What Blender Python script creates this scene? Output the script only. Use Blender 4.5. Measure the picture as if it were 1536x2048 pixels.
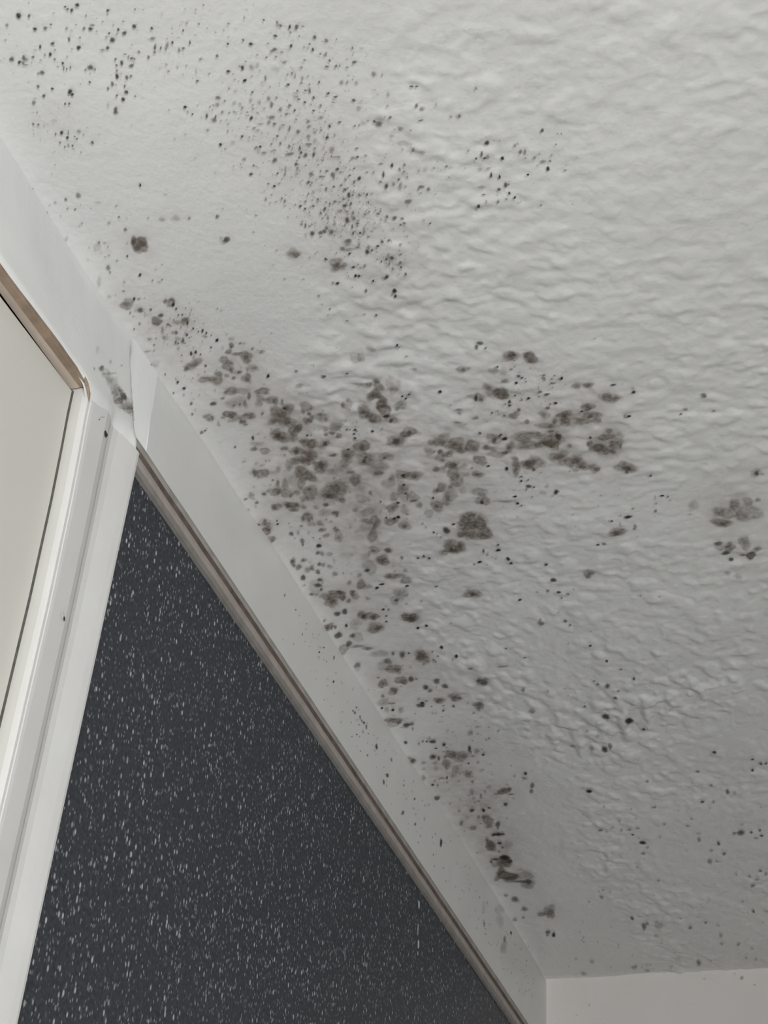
import bpy, bmesh, math, random
import numpy as np
from mathutils import Matrix, Vector

# ------------------------------------------------------------------ scene, camera, light
for o in list(bpy.data.objects):
    bpy.data.objects.remove(o, do_unlink=True)
scene = bpy.context.scene
COL = scene.collection
H = 2.30                                   # ceiling height; room corner (door wall / end wall) at x=0, y=0

cam_data = bpy.data.cameras.new('camera')
cam = bpy.data.objects.new('camera', cam_data)
COL.objects.link(cam)
cam_data.sensor_fit = 'VERTICAL'
cam_data.sensor_height = 36.0
cam_data.sensor_width = 27.0
cam_data.lens = 2900.0 / 2048.0 * 36.0
cam_data.clip_start = 0.01
cam.matrix_world = Matrix((
    (0.3011223, -0.5882363, -0.7505355, -1.5565033),
    (-0.9519300, -0.1390716, -0.2729256, -0.3390006),
    (0.0561665, 0.7966412, -0.6018373, H - 0.5637191),
    (0, 0, 0, 1)))
scene.camera = cam

world = bpy.data.worlds.new('overcast_sky')
scene.world = world
world.use_nodes = True
world.node_tree.nodes['Background'].inputs[0].default_value = (0.80, 0.88, 1.0, 1)
world.node_tree.nodes['Background'].inputs[1].default_value = 1.0
world.cycles.sampling_method = 'NONE'

# daylight entering by the low window in the wall opposite the door, behind the viewer
WX0, WX1, WZ0, WZ1 = -3.30, -2.30, 0.80, 1.45
ROOM_X0, ROOM_Y0 = -3.60, -1.22
ld = bpy.data.lights.new('window_daylight', 'AREA')
ld.shape = 'RECTANGLE'
ld.size, ld.size_y = WX1 - WX0, WZ1 - WZ0
ld.energy = 114.0
ld.color = (1.0, 0.995, 0.99)
lo = bpy.data.objects.new('window_daylight', ld)
COL.objects.link(lo)
lo.location = ((WX0 + WX1) / 2, ROOM_Y0 - 0.06, (WZ0 + WZ1) / 2)
lo.rotation_euler = (math.radians(90), 0, 0)

vs = scene.view_settings
vs.view_transform = 'Standard'
vs.look = 'None'
vs.exposure = 0.0
vs.gamma = 1.0
vs.use_curve_mapping = False
scene.cycles.transparent_max_bounces = 48
scene.cycles.max_bounces = 4
scene.cycles.diffuse_bounces = 2
scene.cycles.glossy_bounces = 1
scene.cycles.transmission_bounces = 1
scene.cycles.adaptive_threshold = 0.04

# ------------------------------------------------------------------ helpers
def tag(o, label=None, cat=None, group=None, kind=None):
    if label: o['label'] = label
    if cat: o['category'] = cat
    if group: o['group'] = group
    if kind: o['kind'] = kind
    return o

def link(name, me, mat=None, parent=None, smooth=False):
    o = bpy.data.objects.new(name, me)
    COL.objects.link(o)
    if mat: me.materials.append(mat)
    if parent: o.parent = parent
    if smooth:
        me.polygons.foreach_set('use_smooth', np.ones(len(me.polygons), dtype=bool))
    return o

def mesh(name, verts, faces, mat=None, parent=None, smooth=False):
    me = bpy.data.meshes.new(name)
    me.from_pydata([tuple(map(float, v)) for v in verts], [], faces)
    me.update()
    return link(name, me, mat, parent, smooth)

def box_geo(a, b):
    (x0, y0, z0), (x1, y1, z1) = a, b
    v = [(x0, y0, z0), (x1, y0, z0), (x1, y1, z0), (x0, y1, z0), (x0, y0, z1), (x1, y0, z1), (x1, y1, z1), (x0, y1, z1)]
    f = [(0, 3, 2, 1), (4, 5, 6, 7), (0, 1, 5, 4), (1, 2, 6, 5), (2, 3, 7, 6), (3, 0, 4, 7)]
    return v, f

def box(name, a, b, mat, parent=None, bevel=0.0):
    v, f = box_geo(a, b)
    o = mesh(name, v, f, mat, parent)
    if bevel:
        bm = bmesh.new(); bm.from_mesh(o.data)
        bmesh.ops.bevel(bm, geom=list(bm.edges), offset=bevel, segments=2, affect='EDGES', profile=0.6)
        bm.to_mesh(o.data); bm.free()
    return o

def sweep(name, rings, mat, parent=None, closed=True, caps=True, smooth=False):
    n = len(rings[0]); v = [p for r in rings for p in r]; f = []
    m = n if closed else n - 1
    for i in range(len(rings) - 1):
        for j in range(m):
            a = i * n + j; b = i * n + (j + 1) % n
            f.append((a, b, b + n, a + n))
    if caps and closed:
        f.append(tuple(range(n))[::-1]); k = (len(rings) - 1) * n
        f.append(tuple(k + j for j in range(n)))
    o = mesh(name, v, f, mat, parent, smooth)
    bm = bmesh.new(); bm.from_mesh(o.data)
    bmesh.ops.recalc_face_normals(bm, faces=bm.faces)
    bm.to_mesh(o.data); bm.free()
    return o

def grid_mesh(name, P, mat, parent=None, attr=None, flip=False):
    """P: (nu, nv, 3) array -> smooth quad grid"""
    nu, nv, _ = P.shape
    me = bpy.data.meshes.new(name)
    me.vertices.add(nu * nv)
    me.vertices.foreach_set('co', P.reshape(-1).astype(np.float32))
    i = np.arange(nu * nv, dtype=np.int32).reshape(nu, nv)
    q = np.stack([i[:-1, :-1], i[1:, :-1], i[1:, 1:], i[:-1, 1:]], -1).reshape(-1, 4)
    if flip: q = q[:, ::-1]
    nf = len(q)
    me.loops.add(nf * 4)
    me.loops.foreach_set('vertex_index', np.ascontiguousarray(q).reshape(-1))
    me.polygons.add(nf)
    me.polygons.foreach_set('loop_start', np.arange(0, nf * 4, 4, dtype=np.int32))
    me.update(calc_edges=True)
    me.validate()
    if attr:
        for k, arr in attr.items():
            a = me.attributes.new(k, 'FLOAT', 'POINT')
            a.data.foreach_set('value', arr.reshape(-1).astype(np.float32))
    return link(name, me, mat, parent, True)

def S(e0, e1, x):
    t = np.clip((x - e0) / (e1 - e0), 0, 1)
    return t * t * (3 - 2 * t)

# ------------------------------------------------------------------ materials
def new_mat(name):
    m = bpy.data.materials.new(name); m.use_nodes = True
    nt = m.node_tree
    return m, nt, nt.nodes['Principled BSDF'], nt.nodes, nt.links

def paint(name, col, rough=0.5, var=0.04, vscale=18.0, bump=0.0, bscale=300.0, spec=0.5, stain=None, bdist=0.0006):
    m, nt, b, N, L = new_mat(name)
    tc = N.new('ShaderNodeNewGeometry')
    nz = N.new('ShaderNodeTexNoise'); nz.inputs['Scale'].default_value = vscale; nz.inputs['Detail'].default_value = 2
    L.new(tc.outputs['Position'], nz.inputs['Vector'])
    rp = N.new('ShaderNodeMapRange')
    rp.inputs['From Min'].default_value = 0.3; rp.inputs['From Max'].default_value = 0.7
    rp.inputs['To Min'].default_value = 1 - var; rp.inputs['To Max'].default_value = 1 + var
    L.new(nz.outputs['Fac'], rp.inputs['Value'])
    mx = N.new('ShaderNodeVectorMath'); mx.operation = 'SCALE'
    mx.inputs[0].default_value = col
    L.new(rp.outputs['Result'], mx.inputs['Scale'])
    out = mx.outputs[0]
    if stain:
        at = N.new('ShaderNodeAttribute'); at.attribute_name = 'stain'
        n2 = N.new('ShaderNodeTexNoise'); n2.inputs['Scale'].default_value = 120.0; n2.inputs['Detail'].default_value = 2
        L.new(tc.outputs['Position'], n2.inputs['Vector'])
        r2 = N.new('ShaderNodeMapRange'); r2.inputs['From Min'].default_value = 0.35; r2.inputs['From Max'].default_value = 0.65
        r2.inputs['To Min'].default_value = 0.55; r2.inputs['To Max'].default_value = 1.35
        L.new(n2.outputs['Fac'], r2.inputs['Value'])
        mu = N.new('ShaderNodeMath'); mu.operation = 'MULTIPLY'; mu.use_clamp = True
        L.new(at.outputs['Fac'], mu.inputs[0]); L.new(r2.outputs['Result'], mu.inputs[1])
        mc = N.new('ShaderNodeMix'); mc.data_type = 'RGBA'
        L.new(mu.outputs[0], mc.inputs['Factor']); L.new(out, mc.inputs[6]); mc.inputs[7].default_value = (*stain, 1)
        out = mc.outputs[2]
    L.new(out, b.inputs['Base Color'])
    b.inputs['Roughness'].default_value = rough
    b.inputs['Specular IOR Level'].default_value = spec
    if bump:
        nb = N.new('ShaderNodeTexNoise'); nb.inputs['Scale'].default_value = bscale; nb.inputs['Detail'].default_value = 2
        L.new(tc.outputs['Position'], nb.inputs['Vector'])
        bp = N.new('ShaderNodeBump'); bp.inputs['Strength'].default_value = bump; bp.inputs['Distance'].default_value = bdist
        L.new(nb.outputs['Fac'], bp.inputs['Height']); L.new(bp.outputs['Normal'], b.inputs['Normal'])
    return m

M_CEIL = paint('ceiling_paint', (0.73, 0.73, 0.715), 0.30, 0.03, 14, 0.55, 260, 0.5, stain=(0.36, 0.305, 0.283))
M_STRIP = paint('wall_paint', (0.74, 0.74, 0.72), 0.42, 0.03, 20, 0.25, 260, 0.45, stain=(0.36, 0.34, 0.31))
M_LINTEL = paint('touch_up_paint', (0.82, 0.83, 0.81), 0.45, 0.025, 20, 0.25, 200, 0.45)
M_END = paint('end_wall_paint', (0.76, 0.735, 0.70), 0.5, 0.03, 10, 0.3, 220, 0.4, stain=(0.42, 0.37, 0.33))
M_ARCH = paint('frame_gloss_paint', (0.715, 0.712, 0.692), 0.40, 0.03, 25, 0.18, 160, 0.5)
M_JAMB = paint('jamb_paint', (0.62, 0.615, 0.575), 0.7, 0.03, 25, 0.15, 160, 0.2)
M_DOOR = paint('cream_door_paint', (0.672, 0.662, 0.605), 0.45, 0.02, 8, 0.12, 240, 0.45)
M_BEIGE = paint('beige_wood', (0.56, 0.475, 0.40), 0.6, 0.10, 60, 0.25, 300, 0.3)
M_BROWN = paint('bare_brown_wood', (0.30, 0.225, 0.165), 0.75, 0.22, 90, 0.4, 400, 0.2)
M_TRIM_L = paint('trim_beige', (0.40, 0.355, 0.325), 0.55, 0.10, 90, 0.25, 400, 0.3)
M_TRIM_E = paint('trim_edge_grey', (0.27, 0.255, 0.235), 0.6, 0.12, 90, 0.25, 400, 0.3)
M_TRIM_G = paint('trim_groove_dirt', (0.145, 0.115, 0.098), 0.8, 0.25, 110, 0.3, 400, 0.2)
M_CAULK = paint('old_caulk', (0.36, 0.345, 0.315), 0.65, 0.14, 90, 0.3, 350, 0.3)
M_FLOOR = paint('floor_vinyl', (0.11, 0.108, 0.104), 0.5, 0.08, 6)
M_CLAD = paint('dark_cladding', (0.06, 0.064, 0.07), 0.45, 0.05, 30)
M_DARK = paint('dark_mark', (0.035, 0.03, 0.026), 0.8, 0.3, 400)
M_GAP_SHADE = paint('gap_shade_dark', (0.10, 0.095, 0.085), 0.8, 0.2, 200)  # dark colour standing in for shade inside the door gap
M_SCRATCH = paint('scratch_white', (0.62, 0.63, 0.63), 0.5, 0.1, 400)
M_FRAMEW = paint('window_frame_white', (0.8, 0.8, 0.8), 0.35, 0.01, 6)

def panel_material():
    m, nt, b, N, L = new_mat('dark_glitter_laminate')
    tc = N.new('ShaderNodeNewGeometry')
    mp = N.new('ShaderNodeVectorMath'); mp.operation = 'MULTIPLY'; mp.inputs[1].default_value = (1.0, 1.0, 0.60)
    L.new(tc.outputs['Position'], mp.inputs[0])
    total = None
    for sc, rad, thr, gain, off in ((310.0, 0.34, 0.44, 0.74, 0.0), (520.0, 0.36, 0.34, 0.46, 3.7)):
        ad = N.new('ShaderNodeVectorMath'); ad.operation = 'ADD'; ad.inputs[1].default_value = (off, off, off)
        L.new(mp.outputs[0], ad.inputs[0])
        v = N.new('ShaderNodeTexVoronoi'); v.inputs['Scale'].default_value = sc
        L.new(ad.outputs[0], v.inputs['Vector'])
        r = N.new('ShaderNodeMapRange'); r.inputs['From Min'].default_value = rad; r.inputs['From Max'].default_value = rad * 0.55
        r.inputs['To Min'].default_value = 0; r.inputs['To Max'].default_value = 1
        L.new(v.outputs['Distance'], r.inputs['Value'])
        sp = N.new('ShaderNodeSeparateColor'); L.new(v.outputs['Color'], sp.inputs[0])
        r3 = N.new('ShaderNodeMapRange'); r3.inputs['From Min'].default_value = thr; r3.inputs['From Max'].default_value = 1.0
        r3.inputs['To Min'].default_value = 0; r3.inputs['To Max'].default_value = gain
        L.new(sp.outputs[0], r3.inputs['Value'])
        mu = N.new('ShaderNodeMath'); mu.operation = 'MULTIPLY'; mu.use_clamp = True
        L.new(r.outputs[0], mu.inputs[0]); L.new(r3.outputs[0], mu.inputs[1])
        if total is None: total = mu.outputs[0]
        else:
            mxm = N.new('ShaderNodeMath'); mxm.operation = 'MAXIMUM'
            L.new(total, mxm.inputs[0]); L.new(mu.outputs[0], mxm.inputs[1]); total = mxm.outputs[0]
    nz = N.new('ShaderNodeTexNoise'); nz.inputs['Scale'].default_value = 420; nz.inputs['Detail'].default_value = 2
    L.new(tc.outputs['Position'], nz.inputs['Vector'])
    cr = N.new('ShaderNodeMapRange'); cr.inputs['From Min'].default_value = 0.3; cr.inputs['From Max'].default_value = 0.7
    cr.inputs['To Min'].default_value = 0.7; cr.inputs['To Max'].default_value = 1.35
    L.new(nz.outputs['Fac'], cr.inputs['Value'])
    base = N.new('ShaderNodeVectorMath'); base.operation = 'SCALE'; base.inputs[0].default_value = (0.046, 0.051, 0.060)
    L.new(cr.outputs[0], base.inputs['Scale'])
    mc = N.new('ShaderNodeMix'); mc.data_type = 'RGBA'
    L.new(total, mc.inputs['Factor']); L.new(base.outputs[0], mc.inputs[6]); mc.inputs[7].default_value = (0.66, 0.68, 0.70, 1)
    L.new(mc.outputs[2], b.inputs['Base Color'])
    b.inputs['Roughness'].default_value = 0.5
    b.inputs['Specular IOR Level'].default_value = 0.25
    return m
M_PANEL = panel_material()

def mould_material():
    m, nt, b, N, L = new_mat('mould_growth')
    g = N.new('ShaderNodeNewGeometry')
    al = N.new('ShaderNodeAttribute'); al.attribute_name = 'cover'
    tn = N.new('ShaderNodeAttribute'); tn.attribute_name = 'tone'
    nz = N.new('ShaderNodeTexNoise'); nz.inputs['Scale'].default_value = 420.0; nz.inputs['Detail'].default_value = 3
    L.new(g.outputs['Position'], nz.inputs['Vector'])
    r = N.new('ShaderNodeMapRange'); r.inputs['From Min'].default_value = 0.3; r.inputs['From Max'].default_value = 0.7
    r.inputs['To Min'].default_value = 0.5; r.inputs['To Max'].default_value = 1.4
    L.new(nz.outputs['Fac'], r.inputs['Value'])
    # the darker the speck, the less it is broken up
    mr = N.new('ShaderNodeMix'); mr.data_type = 'FLOAT'
    L.new(tn.outputs['Fac'], mr.inputs[0]); L.new(r.outputs[0], mr.inputs[2]); mr.inputs[3].default_value = 1.0
    mu = N.new('ShaderNodeMath'); mu.operation = 'MULTIPLY'; mu.use_clamp = True
    L.new(al.outputs['Fac'], mu.inputs[0]); L.new(mr.outputs[0], mu.inputs[1])
    mc = N.new('ShaderNodeMix'); mc.data_type = 'RGBA'
    L.new(tn.outputs['Fac'], mc.inputs['Factor'])
    mc.inputs[6].default_value = (0.172, 0.134, 0.098, 1); mc.inputs[7].default_value = (0.030, 0.029, 0.026, 1)
    L.new(mc.outputs[2], b.inputs['Base Color'])
    b.inputs['Roughness'].default_value = 0.85; b.inputs['Specular IOR Level'].default_value = 0.2
    tr = N.new('ShaderNodeBsdfTransparent')
    mx = N.new('ShaderNodeMixShader')
    L.new(mu.outputs[0], mx.inputs[0]); L.new(tr.outputs[0], mx.inputs[1]); L.new(b.outputs[0], mx.inputs[2])
    L.new(mx.outputs[0], N['Material Output'].inputs['Surface'])
    return m
M_MOULD = mould_material()

# ------------------------------------------------------------------ ceiling with rolled paint relief
rng = np.random.default_rng(7)
TX0, TX1, TY0, TY1 = -1.62, 0.0, -0.78, 0.02
RES = 0.001
nx, ny = int(round((TX1 - TX0) / RES)) + 1, int(round((TY1 - TY0) / RES)) + 1
def gnoise(sx, sy):
    n = rng.standard_normal((nx, ny))
    kx = np.fft.fftfreq(nx)[:, None]; ky = np.fft.rfftfreq(ny)[None, :]
    sx /= RES; sy /= RES
    F = np.fft.rfft2(n) * np.exp(-2 * math.pi ** 2 * ((kx * sx) ** 2 + (ky * sy) ** 2))
    r = np.fft.irfft2(F, s=(nx, ny))
    return (r - r.mean()) / r.std()
XX = np.linspace(TX0, TX1, nx)[:, None]; YY = np.linspace(TY0, TY1, ny)[None, :]
yb = np.interp(XX[:, 0], [-1.201, -1.106, -1.036, -0.972, -0.877, -0.77, -0.664, -0.537, -0.423, -0.322, -0.205, -0.136], [-0.191, -0.145, -0.104, -0.056, -0.041, -0.047, -0.06, -0.099, -0.12, -0.099, -0.09, -0.113])[:, None]
mask = S(0.022, -0.03, YY - yb)
patch = np.clip(0.85 + 0.35 * gnoise(0.035, 0.045), 0.25, 1.5)
mask = 0.16 + 0.84 * mask * patch
n1 = gnoise(0.0020, 0.0025); n2 = gnoise(0.0036, 0.0050)
far = S(-0.95, -0.55, XX)                                 # rolled more coarsely, in stipples, towards the end wall
n1 = n1 * (1 - far) + gnoise(0.0034, 0.0021) * far
n2 = n2 * (1 - far) + gnoise(0.0060, 0.0034) * far; n3 = gnoise(0.0012, 0.0016); n4 = gnoise(0.02, 0.03)
lump = np.tanh(1.2 * np.clip(n1 - 0.15, 0, None)) * 0.75 + np.tanh(1.0 * np.clip(n2 - 0.1, 0, None)) * 0.95
RELIEF = -(mask * (lump * (0.00068 + 0.00062 * far) + 0.00006 * n3) + 0.00035 * n4)
# plaster rounds over into the end wall and the door wall
def relief(x, y):
    fx = np.clip((np.asarray(x) - TX0) / RES, 0, nx - 1.001); fy = np.clip((np.asarray(y) - TY0) / RES, 0, ny - 1.001)
    i = fx.astype(int); j = fy.astype(int); u = fx - i; v = fy - j
    h = (RELIEF[i, j] * (1 - u) * (1 - v) + RELIEF[i + 1, j] * u * (1 - v) + RELIEF[i, j + 1] * (1 - u) * v + RELIEF[i + 1, j + 1] * u * v)
    edge = S(TX0, TX0 + 0.15, np.asarray(x)) * S(TY0, TY0 + 0.2, np.asarray(y))
    return h * edge
def ceil_z(x, y):
    x = np.asarray(x, float); y = np.asarray(y, float)
    yc = wall_top(x)
    z = H + relief(x, y)
    z = z - 0.0030 * np.exp(-np.clip(-x, 0, None) / 0.006) - 0.0022 * np.exp(-np.clip(yc - y, 0, None) / 0.005)
    return z
WTX = [-3, -1.1889, -1.1649, -1.1451, -1.128, -1.0973, -1.0765, -1.0593, -1.0384, -1.0114, -0.9524, -0.8981, -0.8378, -0.7641, -0.6947, -0.6274, -0.5692, -0.4974, -0.4434, -0.3171, -0.1568, 0.0]
WTY = [0.008, 0.008, 0.0083, 0.0067, 0.0094, 0.0094, 0.0072, 0.0055, 0.0056, 0.004, 0.0012, 0.0019, -0.0003, -0.0008, -0.0011, -0.0016, -0.0011, -0.0027, -0.0032, -0.0034, -0.0036, -0.0005]
def wall_top(x):                                     # where the uneven plaster of the door wall meets the ceiling
    k = np.zeros_like(np.asarray(x, float))
    for d in (-0.03, -0.015, 0, 0.015, 0.03):
        k = k + np.interp(np.asarray(x) + d, WTX, WTY)
    return k / 5

STAINS = [(-1.13088, -0.13802, 0.00573, -0.02152, 0.0205, 0.00729, 0.1), (-1.09665, -0.14209, 0.00455, -0.01731, 0.01892, 0.00638, 0.12), (-1.04765, -0.15093, 0.00334, -0.01293, 0.02091, 0.00647, 0.1), (-1.03211, -0.00931, 0.00424, -0.01676, 0.01887, 0.00859, 0.13), (-0.99422, -0.03994, 0.00427, -0.01712, 0.02011, 0.00817, 0.12), (-0.93471, -0.05529, 0.00583, -0.02389, 0.03579, 0.01318, 0.15), (-0.86419, -0.07053, 0.00448, -0.01887, 0.0454, 0.01502, 0.25), (-0.86942, -0.04846, 0.00675, -0.02844, 0.0352, 0.01241, 0.15), (-0.90393, -0.14153, 0.00647, -0.02662, 0.0184, 0.00509, 0.14), (-0.90927, -0.19858, 0.00704, -0.02876, 0.02238, 0.00503, 0.13), (-0.75947, -0.03588, 0.00468, -0.02073, 0.03622, 0.01199, 0.13), (-0.66924, -0.03768, 0.00479, -0.02209, 0.04149, 0.01272, 0.12), (-0.48896, -0.02666, 0.0037, -0.0187, 0.03547, 0.00982, 0.22), (-0.42007, -0.0304, 0.00372, -0.01946, 0.04349, 0.0114, 0.3), (-0.35655, -0.03259, 0.00331, -0.01793, 0.04172, 0.01045, 0.2), (-0.80954, -0.30093, 0.00356, -0.015, 0.02065, 0.00242, 0.12), (-1.18989, -0.02274, 0.00384, -0.01426, 0.0107, 0.00567, 0.06), (-1.07041, -0.00263, 0.00347, -0.01352, 0.02101, 0.01012, 0.07), (-0.82551, -0.06823, 0.00303, -0.01299, 0.03229, 0.01039, 0.15), (-0.44577, -0.00113, 0.00332, -0.0172, 0.05656, 0.01616, 0.15)]
def stain_at(x, y):
    s = np.zeros(np.broadcast(x, y).shape)
    for (sx, sy, ux, uy, vx, vy, a) in STAINS:
        det = ux * vy - uy * vx
        dx = x - sx; dy = y - sy
        p = (dx * vy - dy * vx) / det; q = (dy * ux - dx * uy) / det
        s = np.maximum(s, 1.7 * a * np.exp(-0.5 * (p * p + q * q)))
    return s

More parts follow.
